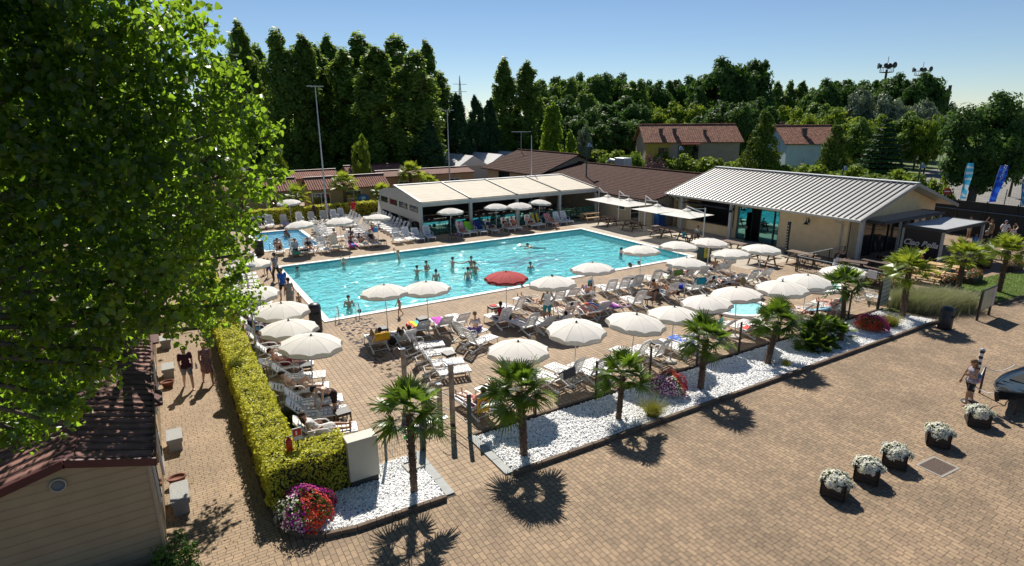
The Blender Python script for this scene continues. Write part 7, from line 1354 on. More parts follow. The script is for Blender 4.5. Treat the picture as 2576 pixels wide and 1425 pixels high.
# ================================================================ people
def capsule(mb, a, b, ra, rb, n=10):
    a, b = Vector(a), Vector(b); d = (b-a); L = max(d.length, 1e-4); d /= L; pts = []; rad = []
    for k in range(4): th = PI/2*k/4; pts.append(a-d*ra*math.cos(th)); rad.append(max(.0006, ra*math.sin(th)))
    pts.append(a); rad.append(ra); pts.append(b); rad.append(rb)
    for k in range(1, 5): th = PI/2*k/4; pts.append(b+d*rb*math.sin(th)); rad.append(max(.0006, rb*math.cos(th)))
    mb.tube(pts, rad, n, 0, True)
def nz(v): return Vector(v).normalized()
POSES = dict(   # spine, thigh L/R, shin L/R, upper arm L/R, forearm L/R, head, pelvis height
 stand=dict(sp=(0, 0, 1), th=[(-.06, 0, -1), (.06, 0, -1)], sh=[(0, -.02, -1), (0, -.02, -1)], ua=[(-.22, 0, -1), (.22, .02, -1)], fa=[(-.05, .2, -1), (.05, .25, -1)], hd=(0, .02, 1), pz=.93),
 hip=dict(sp=(0, -.02, 1), th=[(-.1, .05, -1), (.08, 0, -1)], sh=[(0, -.05, -1), (0, -.02, -1)], ua=[(-.5, -.25, -1), (.5, -.25, -1)], fa=[(.55, .35, -.75), (-.55, .35, -.75)], hd=(0, .05, 1), pz=.93),
 walk=dict(sp=(0, .04, 1), th=[(-.04, .38, -1), (.04, -.3, -1)], sh=[(0, .0, -1), (0, -.62, -1)], ua=[(-.2, -.3, -1), (.2, .25, -1)], fa=[(0, .1, -1), (0, .6, -1)], hd=(0, .05, 1), pz=.90),
 phone=dict(sp=(0, .02, 1), th=[(-.05, .3, -1), (.05, -.28, -1)], sh=[(0, -.05, -1), (0, -.5, -1)], ua=[(-.2, .1, -1), (.2, .25, -1)], fa=[(.1, 1, .35), (.05, .3, -.9)], hd=(0, .2, 1), pz=.91),
 raise1=dict(sp=(0, 0, 1), th=[(-.06, 0, -1), (.06, 0, -1)], sh=[(0, -.02, -1), (0, -.02, -1)], ua=[(-.3, .1, -1), (.7, .3, .5)], fa=[(0, .2, -1), (-.6, .2, .8)], hd=(0, .02, 1), pz=.93),
 armsup=dict(sp=(0, .1, 1), th=[(-.06, 0, -1), (.06, 0, -1)], sh=[(0, -.02, -1), (0, -.02, -1)], ua=[(-.5, .6, .5), (.4, .6, .45)], fa=[(-.1, .4, .9), (.1, .6, .8)], hd=(0, .05, 1), pz=.93),
 cross=dict(sp=(0, 0, 1), th=[(-.06, 0, -1), (.06, 0, -1)], sh=[(0, -.02, -1), (0, -.02, -1)], ua=[(-.42, .3, -1), (.42, .3, -1)], fa=[(1, .35, .1), (-1, .35, .1)], hd=(0, .02, 1), pz=.93),
 reach=dict(sp=(0, .1, 1), th=[(-.06, 0, -1), (.06, 0, -1)], sh=[(0, -.02, -1), (0, -.02, -1)], ua=[(-.7, .4, -.5), (.7, .5, -.2)], fa=[(-.5, .8, -.1), (.6, .8, 0)], hd=(0, .05, 1), pz=.93),
 edge=dict(sp=(0, -.25, 1), th=[(-.06, 0, -1), (.06, 0, -1)], sh=[(0, -.02, -1), (0, -.02, -1)], ua=[(-1, .15, .05), (1, .15, .05)], fa=[(-1, -.1, -.05), (1, -.1, -.05)], hd=(0, .05, 1), pz=.93),
 swim=dict(sp=(0, 1, .28), th=[(-.1, -1, -.1), (.1, -1, -.15)], sh=[(0, -1, -.05), (0, -1, -.1)], ua=[(-.8, .6, -.1), (.8, .6, -.1)], fa=[(-.2, 1, 0), (.3, 1, 0)], hd=(0, .35, 1), pz=.0),
 bend=dict(sp=(0, .92, .62), th=[(-.08, .12, -1), (.1, -.22, -1)], sh=[(0, -.15, -1), (0, -.2, -1)], ua=[(-.1, .15, -1), (.1, .2, -1)], fa=[(.15, .3, -1), (-.15, .3, -1)], hd=(0, 1, .2), pz=.86),
 recline=dict(sp=(0, -.72, .70), th=[(-.1, 1, .12), (.1, 1, .05)], sh=[(0, 1, -.16), (0, 1, -.1)], ua=[(-.35, .3, -.8), (.35, .3, -.8)], fa=[(.3, .8, .15), (-.25, .8, .1)], hd=(0, -.35, 1), pz=.10),
 knees=dict(sp=(0, -.75, .66), th=[(-.08, .75, .72), (.08, .8, .62)], sh=[(0, .55, -.85), (0, .6, -.8)], ua=[(-.45, .2, -.7), (.45, .2, -.7)], fa=[(.35, .7, .3), (.1, .9, -.1)], hd=(0, -.35, 1), pz=.10),
 behind=dict(sp=(0, -.72, .68), th=[(-.12, .8, .6), (.1, .9, .1)], sh=[(0, .5, -.85), (0, 1, -.14)], ua=[(-.8, -.3, .5), (.4, .3, -.6)], fa=[(.8, -.2, .3), (-.2, .5, .7)], hd=(0, -.2, 1), pz=.10),
 lie=dict(sp=(0, -1, .04), th=[(-.1, 1, .03), (.1, 1, .03)], sh=[(0, 1, 0), (0, 1, .02)], ua=[(-.7, -.6, 0), (.7, -.6, 0)], fa=[(.5, -.8, 0), (-.5, -.8, 0)], hd=(0, -1, .1), pz=.11),
 lieknee=dict(sp=(0, -1, .12), th=[(-.1, .7, .72), (.1, .75, .68)], sh=[(0, .5, -.86), (0, .55, -.84)], ua=[(-.5, .4, -.15), (.5, .4, -.15)], fa=[(.3, .9, .2), (-.3, .9, .2)], hd=(0, -1, .2), pz=.11),
 situp=dict(sp=(0, -.12, 1), th=[(-.12, 1, .1), (.12, 1, .1)], sh=[(.1, .9, -.3), (-.1, .9, -.3)], ua=[(-.2, .35, -1), (.2, .35, -1)], fa=[(.2, 1, .1), (-.2, 1, .15)], hd=(0, .2, 1), pz=.10),
 hunch=dict(sp=(0, .45, .9), th=[(-.18, 1, .0), (.18, 1, .0)], sh=[(0, .25, -1), (0, .1, -1)], ua=[(-.12, .75, -.7), (.12, .75, -.7)], fa=[(.3, .8, -.3), (-.3, .8, -.2)], hd=(0, .8, .6), pz=.10),
 sit=dict(sp=(0, .06, 1), th=[(-.1, 1, .0), (.1, 1, .0)], sh=[(0, .1, -1), (0, .05, -1)], ua=[(-.2, .4, -1), (.2, .4, -1)], fa=[(.25, 1, .1), (-.25, 1, .15)], hd=(0, .1, 1), pz=.10),
 crossleg=dict(sp=(0, .1, 1), th=[(-.75, .8, .12), (.75, .8, .12)], sh=[(1, -.1, -.22), (-1, -.1, -.22)], ua=[(-.3, .3, -1), (.3, .3, -1)], fa=[(.3, .9, -.1), (-.3, .9, -.1)], hd=(0, .3, 1), pz=.10),
)
def joints(pose):
    q = POSES[pose]; J = {}; P = Vector((0, 0, q['pz'])); S = nz(q['sp']); Rr = Vector((1, 0, 0)); Fw = S.cross(Rr).normalized()
    J['P'], J['S'], J['F'] = P, S, Fw; J['W'] = P+S*.18; J['C'] = P+S*.36+Fw*.005; J['N'] = P+S*.50; H = nz(q['hd']); J['HB'] = J['N']+S*.03+H*.07; J['HC'] = J['N']+S*.02+H*.165; J['HT'] = H
    J['FF'] = (Fw-H*Fw.dot(H)).normalized() if abs(Fw.dot(H)) < .95 else -S
    for i, s in enumerate((-1, 1)):
        J['hip', i] = P+Rr*s*.085-S*.03; J['kn', i] = J['hip', i]+nz(q['th'][i])*.43; J['an', i] = J['kn', i]+nz(q['sh'][i])*.41
        J['shd', i] = P+S*.475+Rr*s*.165; J['el', i] = J['shd', i]+nz(q['ua'][i])*.28; J['wr', i] = J['el', i]+nz(q['fa'][i])*.25
    return J
def body_parts(pose, female=False, what='body', infl=0.0):
    """list of tapered limbs (a, b, ra, rb) for the asked piece"""
    J = joints(pose); S, F, P = J['S'], J['F'], J['P']; X = Vector((1, 0, 0)); L = []
    fw, sh_ = (1.12, .9) if female else (1.0, 1.05)
    torso = [(P-X*.07*fw, P+X*.07*fw, .098*fw, .098*fw), (P, J['W'], .105*fw, .092), (J['W']-X*.045, J['W']+X*.045, .085, .085), (J['W'], J['C'], .095, .105), (J['C']-X*.075*sh_, J['C']+X*.075*sh_, .098, .098), (J['C']+S*.06-X*.12*sh_, J['C']+S*.06+X*.12*sh_, .06, .06)]
    if female: torso += [(J['C']+F*.07-X*.07-S*.02,)*2+(.055, .05), (J['C']+F*.07+X*.07-S*.02,)*2+(.055, .05)]
    legs = [[(J['hip', i], J['kn', i], .088*fw, .056), (J['kn', i], J['kn', i].lerp(J['an', i], .35), .054, .054), (J['kn', i].lerp(J['an', i], .3), J['an', i], .054, .033)] for i in (0, 1)]
    arms = [[(J['shd', i], J['el', i], .048*sh_, .036), (J['el', i], J['wr', i], .036, .024)] for i in (0, 1)]
    if what == 'body':
        for l in (torso, *legs, *arms): L += l
        L += [(J['N']-S*.03, J['HB'], .05, .047)]
        HC, HT, FF = J['HC'], J['HT'], J['FF']; SX = HT.cross(FF)
        L += [(HC+HT*.015-FF*.012, HC+HT*.02+FF*.012, .092, .088), (HC-HT*.03+FF*.025, HC-HT*.055+FF*.035, .070, .055), (HC-HT*.01+FF*.09, HC-HT*.025+FF*.108, .012, .016)]
        L += [(HC+SX*s*.088-HT*.02, HC+SX*s*.092+HT*.012, .014, .016) for s in (-1, 1)]
        for i in (0, 1):
            sh = (J['an', i]-J['kn', i]).normalized(); th = (J['kn', i]-J['hip', i]).normalized(); fwd = F if abs(sh.dot(F)) < .8 else (S*1.0 if pose not in ('lie',) else Vector((0, .3, -1))); fwd = (fwd-sh*fwd.dot(sh)).normalized()
            if pose in ('recline', 'knees', 'behind', 'lieknee', 'situp') and abs(sh.z) < .5: fwd = (Vector((0, .35, 1))-sh*Vector((0, .35, 1)).dot(sh)).normalized()
            L += [(J['an', i]+sh*.035, J['an', i]+sh*.05+fwd*.13, .036, .026), (J['an', i]+sh*.04, J['an', i]+sh*.045-fwd*.03, .035, .033)]
            fa = (J['wr', i]-J['el', i]).normalized(); s = (-1, 1)[i]; pn = (X*(-s)-fa*(X*(-s)).dot(fa)).normalized(); w = fa.cross(pn).normalized(); Wr = J['wr', i]
            L += [(Wr+fa*.02+w*.018, Wr+fa*.08+w*.026, .017, .016), (Wr+fa*.02-w*.018, Wr+fa*.08-w*.026, .017, .016), (Wr, Wr+fa*.07, .02, .018)]
            for k, (o, ln) in enumerate(((-.032, .066), (-.011, .078), (.011, .074), (.031, .058))):
                b0 = Wr+fa*.085+w*o; b1 = b0+(fa*.8+pn*.25+w*o*2).normalized()*ln*.5; b2 = b1+(fa*.6+pn*.7+w*o*2).normalized()*ln*.5; L += [(b0, b1, .0105, .0095), (b1, b2, .0095, .008)]
            t0 = Wr+fa*.035-w*.028; t1 = t0+(fa*.5-w*.75+pn*.3).normalized()*.035; L += [(t0, t1, .013, .011), (t1, t1+(fa*.85-w*.2+pn*.4).normalized()*.03, .011, .009)]
    else:
        g = infl
        if what == 'shirt': L = [(a, b, ra+g, rb+g) for a, b, ra, rb in torso]+[(J['shd', i], J['shd', i].lerp(J['el', i], .62), .048+g+.008, .046+g+.006) for i in (0, 1)]
        elif what == 'tank': L = [(a, b, ra+g, rb+g) for a, b, ra, rb in torso]
        elif what == 'dress': L = [(a, b, ra+g, rb+g) for a, b, ra, rb in torso]+[(P, (J['kn', 0]+J['kn', 1])/2*.75+P*.25, .13, .15)]+[(J['hip', i], J['hip', i].lerp(J['kn', i], .75), .10, .10) for i in (0, 1)]
        elif what == 'shorts': L = [(P-X*.06*fw, P+X*.06*fw, .103*fw+g*.5, .103*fw+g*.5), (P, P+S*.07, .115, .105)]+[(J['hip', i], J['hip', i].lerp(J['kn', i], .62), .098*fw, .084) for i in (0, 1)]
        elif what == 'briefs': L = [(P-X*.06*fw-S*.01, P+X*.06*fw-S*.01, .100*fw+g*.5, .100*fw+g*.5)]+[(J['hip', i], J['hip', i].lerp(J['kn', i], .12), .094*fw, .090*fw) for i in (0, 1)]
        elif what == 'trousers': L = [(P-X*.06*fw, P+X*.06*fw, .105, .105), (P, P+S*.07, .115, .105)]+[(J['hip', i], J['kn', i], .100, .072) for i in (0, 1)]+[(J['kn', i], J['an', i], .072, .056) for i in (0, 1)]
        elif what == 'top': L = [(J['C']-X*.08-S*.02, J['C']+X*.08-S*.02, .098+g, .098+g), (J['C']+F*.07-X*.07-S*.02,)*2+(.055+g, .055+g), (J['C']+F*.07+X*.07-S*.02,)*2+(.055+g, .055+g)]
        else:
            HC, HT, FF = J['HC'], J['HT'], J['FF']
            if what == 'short': L = [(HC+HT*.035-FF*.03, HC+HT*.045+FF*.005, .091, .090), (HC-HT*.01-FF*.045, HC+HT*.02-FF*.04, .075, .082)]
            elif what == 'long': L = [(HC+HT*.03-FF*.03, HC+HT*.04+FF*.01, .096, .094), (HC-FF*.05, HC-HT*.16-FF*.075, .086, .06), (HC-HT*.16-FF*.075, J['C']-F*.115+S*.02, .062, .03)]
            elif what == 'bun': L = [(HC+HT*.035-FF*.03, HC+HT*.045+FF*.005, .093, .091), (HC-FF*.045, HC-HT*.02-FF*.05, .078, .07), (HC+HT*.09-FF*.085,)*2+(.045, .045)]
            elif what == 'cap': L = [(HC+HT*.045-FF*.015, HC+HT*.05+FF*.01, .098, .096), (HC+HT*.035+FF*.09, HC+HT*.03+FF*.14, .03, .02), (HC+HT*.035+FF*.08+HT.cross(FF)*.04, HC+HT*.03+FF*.13+HT.cross(FF)*.03, .025, .02), (HC+HT*.035+FF*.08-HT.cross(FF)*.04, HC+HT*.03+FF*.13-HT.cross(FF)*.03, .025, .02)]
            elif what == 'sunhat': L = [(HC+HT*.05, HC+HT*.08, .10, .085)]
    return L
PM = {}
M_skin_slot = mat('skin', (.42, .24, .155), .55, .06, 6)
def piece(pose, what, female, chop=None):
    key = (pose, what, female)
    if key in PM: return PM[key]
    mb = MB()
    for a, b, ra, rb in body_parts(pose, female, what, .014): capsule(mb, a, b, ra, rb, 9)
    if what == 'sunhat':
        J = joints(pose); HC, HT = J['HC']+J['HT']*.045, J['HT']; x = HT.cross(Vector((0, 1, .1))).normalized(); y = HT.cross(x)
        vs = [HC+x*(r*math.cos(a*PI/9))+y*(r*math.sin(a*PI/9))+HT*z for r, z in ((.08, .02), (.22, -.02), (.22, 0), (.08, .035)) for a in range(18)]
        mb.add(vs, [(i*18+j, i*18+(j+1) % 18, ((i+1) % 4)*18+(j+1) % 18, ((i+1) % 4)*18+j) for i in range(4) for j in range(18)])
    me = mb.mesh('tmp', [M_skin_slot]); o = bpy.data.objects.new('tmp', me); COL.objects.link(o)
    r = o.modifiers.new('r', 'REMESH'); r.mode = 'VOXEL'; r.voxel_size = .0115 if what == 'body' else .016; s = o.modifiers.new('s', 'SMOOTH'); s.iterations = 2 if what == 'body' else 3; s.factor = .5
    bpy.context.view_layer.update(); m2 = bpy.data.meshes.new_from_object(o.evaluated_get(bpy.context.evaluated_depsgraph_get())); bpy.data.objects.remove(o); bpy.data.meshes.remove(me)
    m2.polygons.foreach_set('use_smooth', [True]*len(m2.polygons)); m2.materials.clear(); m2.materials.append(M_skin_slot)
    if what == 'body':   # eyes and mouth are faces of the same skin surface
        m2.materials.append(mat('eye_dark', (.03, .02, .015), .3)); m2.materials.append(mat('lips', (.30, .10, .08), .5)); J = joints(pose); HC, HT, FF = J['HC'], J['HT'], J['FF']; SX = HT.cross(FF)
        for p in m2.polygons:
            d = p.center-HC
            if d.length < .16 and d.dot(FF) > .05:
                u, v = d.dot(SX), d.dot(HT)
                if abs(abs(u)-.033) < .013 and abs(v-.012) < .009: p.material_index = 1
                elif abs(u) < .024 and abs(v+.052) < .008: p.material_index = 2
    PM[key] = m2; return m2
SK = {'t': (.40, .21, .125), 'l': (.56, .35, .25), 'd': (.20, .10, .06), 'r': (.55, .27, .19)}
HR = {'br': (.04, .022, .012), 'bk': (.010, .009, .009), 'bl': (.45, .30, .12), 'lb': (.19, .095, .045), 'gr': (.22, .21, .20), 'wh': (.55, .55, .52), 'gi': (.42, .16, .05)}
def cm(c, nm): return mat(f'{nm}_{int(c[0]*999)}_{int(c[1]*999)}_{int(c[2]*999)}', c, .85 if nm != 'skin' else .5, .1 if nm == 'cloth' else .04, 12, bump=.2 if nm == 'cloth' else 0)
def person(pose, loc, face, label, sk='t', hair=('short', 'br'), wear=(), female=False, sc=1.0, group=None, tilt=0):
    """face: direction the figure faces in degrees (0 = +X)"""
    mats = cm(SK[sk], 'skin'); o = bpy.data.objects.new('person', piece(pose, 'body', female)); COL.objects.link(o); o.location = loc; o.rotation_euler = (0, tilt, R(face-90)); o.scale = (sc, sc, sc)
    o.material_slots[0].link = 'OBJECT'; o.material_slots[0].material = mats; tag(o, label, 'person', group)
    for nm, c in [(hair[0], HR.get(hair[1], hair[1])), *wear]:
        if nm is None: continue
        nmx = {'short': 'hair', 'long': 'hair', 'bun': 'hair', 'cap': 'cap', 'sunhat': 'sun_hat', 'tank': 'tank_top', 'top': 'swim_top', 'briefs': 'swim_briefs'}.get(nm, nm)
        h = bpy.data.objects.new(nmx, piece(pose, nm, female)); COL.objects.link(h); h.parent = o; h.material_slots[0].link = 'OBJECT'
        h.material_slots[0].material = c if isinstance(c, bpy.types.Material) else cm(c, 'hair' if nmx == 'hair' else 'cloth')
    return o
def on(rowv, i, **k):    # seat point of a lounger, person faces its foot end
    p, a = rowv[i]; return Vector((p.x, p.y, .335)), a
def lounge(rowv, i, pose, label, y=.12, **k):
    p, a = rowv[i]; d = Vector((math.cos(R(a)), math.sin(R(a)), 0)); return person(pose, Vector((p.x, p.y, .335))+d*y, a, label, **k)
blk, wht, red_, blu, nav = (.012, .012, .014), (.62, .62, .62), (.45, .02, .03), (.01, .07, .30), (.015, .02, .06)
# two women on the path
person('walk', (-.02, 22.75, 0), -83, 'woman with dark hair in a maroon t-shirt and grey shorts walking on the path', 'l', ('long', 'bk'), [('shirt', (.055, .010, .022)), ('shorts', (.17, .19, .22))], True, .98)
person('walk', (.62, 22.8, 0), -80, 'blonde woman in a patterned short dress walking on the path with a bottle', 't', ('long', 'bl'), [('dress', mat('floral_print', (.24, .13, .14), .85, .8, 28))], True, .99)
g = thing('sunglasses', 'dark sunglasses', 'x') if 0 else None
bt = thing('water_bottle', 'clear plastic bottle held by the blonde woman', 'bottle', (.30, 22.72, .72)); MB().lathe([(.001, 0), (.035, 0), (.035, .16), (.012, .21), (.012, .24), (.001, .24)], 10).build('bottle', mat('clear_plastic', (.5, .55, .6), .1), bt); MB().cyl((0, 0, .24), .014, .02, 8).build('cap', mat('cap_red', (.5, .03, .03), .5), bt)
# girl with the back bag
person('phone', (22.25, 7.45, 0), 150, 'girl in black shorts with a blue and lilac drawstring bag walking past the striped pole', 't', ('long', 'lb'), [('tank', (.30, .26, .30)), ('shorts', blk)], True, .96)
bk_ = thing('drawstring_bag', 'blue and lilac drawstring bag on the girl\'s back', 'bag', (22.40, 7.36, .80), R(60)); q_ = MB().sphere((0, 0, .16), .16, 12, sc=(1, .55, 1.15)).build('bag_body', mat('lilac_cloth', (.38, .24, .36), .8), bk_); MB().lathe([(.15, .2), (.13, .3), (.05, .38), (.001, .39)], 12).build('blue_top', mat('blue_cloth', (.03, .16, .30), .8), bk_).scale = (1, .6, 1)
for s in (-1, 1): MB().tube([(s*.03, 0, .38), (s*.09, .1, .50), (s*.1, .18, .40)], .008, 5).build('cord', M_whitep, bk_)
# beside the pool at the left
plaid = brickmat('plaid_cloth', (.24, .10, .12), (.06, .06, .10), (.5, .45, .45), .07, .07, offset=0, msize=.008, stain=.05)
person('walk', e3(1185, 680), 120, 'man in a plaid shirt and dark trousers walking at the pool corner', 't', ('short', 'bk'), [('shirt', plaid), ('trousers', (.025, .018, .022))], False, 1.03)
person('walk', e3(1350, 1100), 105, 'man in a bright blue t-shirt and black shorts walking beside the pool', 't', ('short', 'lb'), [('shirt', (.01, .10, .42)), ('shorts', blk)], False, 1.05)
person('stand', e3(1500, 1330), 100, 'woman with a hair bun in a sleeveless grey dress beside the pool', 't', ('bun', 'br'), [('dress', (.24, .24, .22))], True, 1.0)
person('walk', e3(1700, 1380), 100, 'small child with light hair beside the woman in grey', 't', ('short', 'bl'), [('shorts', (.2, .1, .05))], False, .62)
person('walk', e3(1020, 590), 105, 'boy in blue swim shorts near the plaid-shirted man', 't', ('short', 'lb'), [('shorts', blu)], False, .70); person('stand', e3(930, 520), 80, 'small child running behind the boy in blue shorts', 't', ('short', 'br'), [('shorts', (.02, .15, .2))], False, .60)
person('walk', c5(2215, 425), 185, 'toddler walking along the near pool edge', 't', ('short', 'lb'), [('briefs', (.55, .42, .38))], False, .58)
# left column
lounge(LC, 0, 'recline', 'woman in a white dress reclining with a phone in the hedge corner', sk='t', hair=('long', 'br'), wear=[('dress', (.55, .53, .52))], female=True)
lounge(LC, 3, 'behind', 'man in a black cap and black swim briefs reclining with one arm behind his head', sk='l', hair=('cap', blk), wear=[('briefs', blk)])
lounge(LC, 5, 'recline', 'pale man in red shorts lying under the nearest left umbrella', sk='r', hair=('short', 'br'), wear=[('shorts', (.22, .012, .02))])
person('bend', e4(1010, 1150), 195, 'shirtless man in dark shorts bending over an empty lounger', 'l', ('short', 'bk'), [('shorts', (.035, .012, .014))], False, 1.03)
lounge(LC, 7, 'recline', 'person with bent legs lying under the second left umbrella', sk='d', hair=('short', 'bk'), wear=[('shorts', (.1, .05, .05))]); lounge(LC, 8, 'knees', 'person in a blue top under the third left umbrella', sk='t', hair=('short', 'br'), wear=[('shirt', (.05, .25, .4)), ('shorts', red_)])
lounge(LC2, 2, 'situp', 'young man in a white t-shirt sitting up on a lounger with legs stretched', sk='l', hair=('short', 'bk'), wear=[('shirt', wht), ('shorts', (.3, .3, .3))]); lounge(LC, 9, 'recline', 'person in dark clothes under the fourth left umbrella', sk='d', hair=('short', 'bk'), wear=[('shirt', nav), ('shorts', nav)])
lounge(LC2, 8, 'recline', 'sunbather with outstretched legs on the farther hedge column', sk='t', hair=('long', 'br'), wear=[('briefs', red_), ('top', red_)], female=True)
# near poolside
lounge(R1, 0, 'knees', 'person in a black cap sunbathing on the yellow towel', y=.2, sk='t', hair=('cap', blk), wear=[('shorts', (.4, .3, .02))]); lounge(R1, 1, 'knees', 'tanned person with crossed legs beside the yellow-towel lounger', sk='d', hair=('short', 'bk'), wear=[('shorts', blk)])
p_ = PAIR[0][0]; person('crossleg', (p_.x+.65, p_.y+.15, .345), 80, 'woman with tied-up hair in purple shorts sitting with her back to the camera', 'l', ('bun', 'lb'), [('shorts', (.10, .05, .22)), ('top', (.5, .45, .5))], True, 1.0)
lounge(R4, 0, 'sit', 'boy in a red tank top sitting beside the red umbrella', y=.15, sk='d', hair=('short', 'bk'), wear=[('tank', (.50, .01, .03)), ('shorts', (.02, .03, .08))], sc=.95)
lounge(R4, 4, 'recline', 'dark-haired boy half hidden by the fence umbrella', sk='t', hair=('short', 'bk'), wear=[('shirt', (.4, .4, .42)), ('shorts', nav)], sc=.9)
person('hip', c6(1745, 520), 75, 'man in a white tank top with a black symbol and teal shorts, hand on hip', 'd', (None, 'bk'), [('tank', wht), ('shorts', (.01, .22, .26)), ('short', HR['bk'])], False, 1.06)
sy = thing('shirt_symbol', 'black round symbol printed on the white tank top', 'print', (0, 0, 0)) if 0 else None
lounge(CAMO, 0, 'lie', 'man in camouflage shorts lying with his head toward the pool', sk='t', hair=('short', 'bl'), wear=[('shorts', mat('camo_cloth', (.09, .085, .06), .9, .6, 14))])
lounge(R5, 2, 'knees', 'person with raised legs on a low lounger beside the teal bag', sk='t', hair=('short', 'br'), wear=[('shorts', (.2, .2, .4))])
lounge(R6, 0, 'recline', 'pale person lying left in the second row from the pool', sk='l', hair=('short', 'br'), wear=[('briefs', (.5, .5, .52))]); lounge(R6, 1, 'lie', 'pink-skinned sunbather lying flat in the second row', sk='r', hair=('long', 'bl'), wear=[('briefs', (.55, .2, .2))], female=True)
person('hunch', e5(2140, 560, .34), 200, 'shirtless man sitting hunched over on the edge of a lounger', 't', ('short', 'br'), [('shorts', blk)], False, 1.02)
lounge(R6, 5, 'lieknee', 'person lying on the light blue towel with both knees raised', sk='t', hair=('short', 'br'), wear=[('briefs', nav)])
lounge(R7, 3, 'situp', 'shirtless short-haired man sitting up, seen from behind', sk='t', hair=('short', 'br'), wear=[('shorts', nav)]); lounge(R7, 4, 'situp', 'person with a red sun hat and white top beyond the pool corner', sk='l', hair=('sunhat', (.55, .04, .04)), wear=[('tank', wht), ('shorts', nav)], female=True)
lounge(R7, 1, 'recline', 'sunbather under the umbrella of the second row beyond the pool corner', sk='r', hair=('short', 'br'), wear=[('shorts', red_)])
lounge(R8, 1, 'knees', 'dark-skinned person with bent legs in the second row toward the bar', sk='d', hair=('short', 'bk'), wear=[('shorts', (.05, .05, .1))]); lounge(R8, 2, 'lie', 'woman with dark hair lying on the striped towel', sk='r', hair=('long', 'bk'), wear=[('briefs', blk), ('top', blk)], female=True)
lounge(R8, 3, 'lieknee', 'lying person with a straw hat and raised knees', sk='t', hair=('sunhat', (.35, .25, .1)), wear=[('shorts', (.1, .1, .12))]); lounge(R8, 5, 'knees', 'ginger boy reading on a lounger, second row toward the bar', sk='l', hair=('short', 'gi'), wear=[('shorts', (.05, .05, .2))], sc=.8)
# fence row
lounge(RF, 0, 'recline', 'man with dark hair lying on the blue and purple towel near the gate', y=.25, sk='l', hair=('short', 'bk'), wear=[('shorts', (.5, .15, .15))]); lounge(RF, 1, 'knees', 'person with feet up on the second lounger behind the first palm', sk='t', hair=('short', 'br'), wear=[('shorts', (.5, .1, .1))])
lounge(RF, 13, 'lieknee', 'sunbather with raised knees right of the leaning palm', sk='r', hair=('short', 'br'), wear=[('briefs', (.1, .3, .4))]); lounge(RF, 15, 'lie', 'woman lying face down on a pink striped towel by the fence', sk='r', hair=('bun', 'br'), wear=[('briefs', (.6, .2, .35)), ('top', (.5, .5, .5))], female=True)
lounge(RF, 16, 'recline', 'woman in a teal bikini reclining right of the pale blue towel', sk='r', hair=('long', 'br'), wear=[('briefs', (.02, .35, .35)), ('top', (.02, .35, .35))], female=True)
person('sit', (20.55, 16.25, .3), 100, 'child in turquoise sitting behind the leaning palm', 't', ('short', 'br'), [('shirt', (.02, .35, .4)), ('shorts', nav)], False, .75)
# whirlpool
person('cross', (23.6, 18.6, -.95), 60, 'person with dark hair standing in the nearer whirlpool, seen from behind', 'd', ('short', 'bk'), [], False, 1.0)
person('situp', (26.0, 17.2, .1), 120, 'person with red-brown skin sitting beyond the whirlpool rim', 'r', ('short', 'br'), [('shorts', red_)], False, .9)
# swimmers: the waterline crosses the chest or the neck
def swimmer(p, face, pose, depth, label, sk='t', hair=('short', 'bk'), wear=(), female=False, sc=1.0): return person(pose, (p.x, p.y, -.07-(depth+.06)*sc), face, label, sk, hair, wear, female, sc, 'bathers in the pool')
W = -.07
swimmer(c1(1040, 930, W), 45, 'armsup', 1.15, 'boy in the pool stretching both arms up at the far left part', 'l', ('short', 'bl'), sc=.9)
swimmer(c1(1700, 850, W), 150, 'armsup', 1.0, 'boy in the pool throwing his arms up near the far edge', 'l', ('short', 'lb'), sc=.85)
swimmer(c1(490, 1000, W), 200, 'stand', 1.40, 'dark-haired head of a swimmer near the far left corner'); swimmer(c1(1910, 1045, W), 30, 'reach', 1.05, 'boy in the pool reaching forward, left of the middle group', 'l', sc=.95)
swimmer(c1(2025, 985, W), -60, 'cross', 1.08, 'young man with sunglasses standing in the middle of the pool'); swimmer(c1(2330, 945, W), 10, 'reach', 1.05, 'young man in the pool with one arm stretched to the right', 'l')
swimmer(c1(2140, 1108, W), 80, 'stand', 1.0, 'pale young man seen from behind in the middle of the pool', 'l'); swimmer(c2(175, 1085, W), 80, 'stand', .98, 'bather in blue shorts seen from behind nearest the red umbrella', 'l', wear=[('shorts', (.02, .12, .3))])
swimmer(c2(215, 950, W), -120, 'reach', .95, 'tall young man standing in the group right of the pool centre', 't'); swimmer(c2(262, 1012, W), -150, 'reach', 1.0, 'young man splashing beside the tall one right of the centre', 't')
person('swim', c2(960, 715, W), 170, 'swimmer moving left in the far middle of the pool', 't', ('short', 'bk'), [('shorts', nav)], False, 1, 'bathers in the pool').location.z = -.16
swimmer(c2(915, 960, W), -90, 'cross', 1.30, 'head and shoulders of a bather over the dark mosaic figure'); swimmer(c2(1990, 810, W), 160, 'stand', 1.05, 'girl with dark hair and pink swimsuit near the right pool end', 't', ('long', 'bk'), [('top', (.6, .15, .3)), ('briefs', (.6, .15, .3))], True, .85)
swimmer(c2(2095, 970, W), 150, 'stand', 1.32, 'dark-haired woman leaning at the near pool wall, left of two', 't', ('long', 'bk'), [], True); swimmer(c2(2190, 948, W), 200, 'edge', 1.32, 'dark-haired woman leaning at the near pool wall, right of two', 'l', ('long', 'bk'), [], True)
swimmer(c2(800, 1195, W), 90, 'edge', 1.30, 'man resting both arms on the near pool edge right of the red umbrella', 't'); swimmer(c2(1172, 1085, W), 90, 'stand', 1.45, 'head of a bather just above the umbrella of the tank-top man')
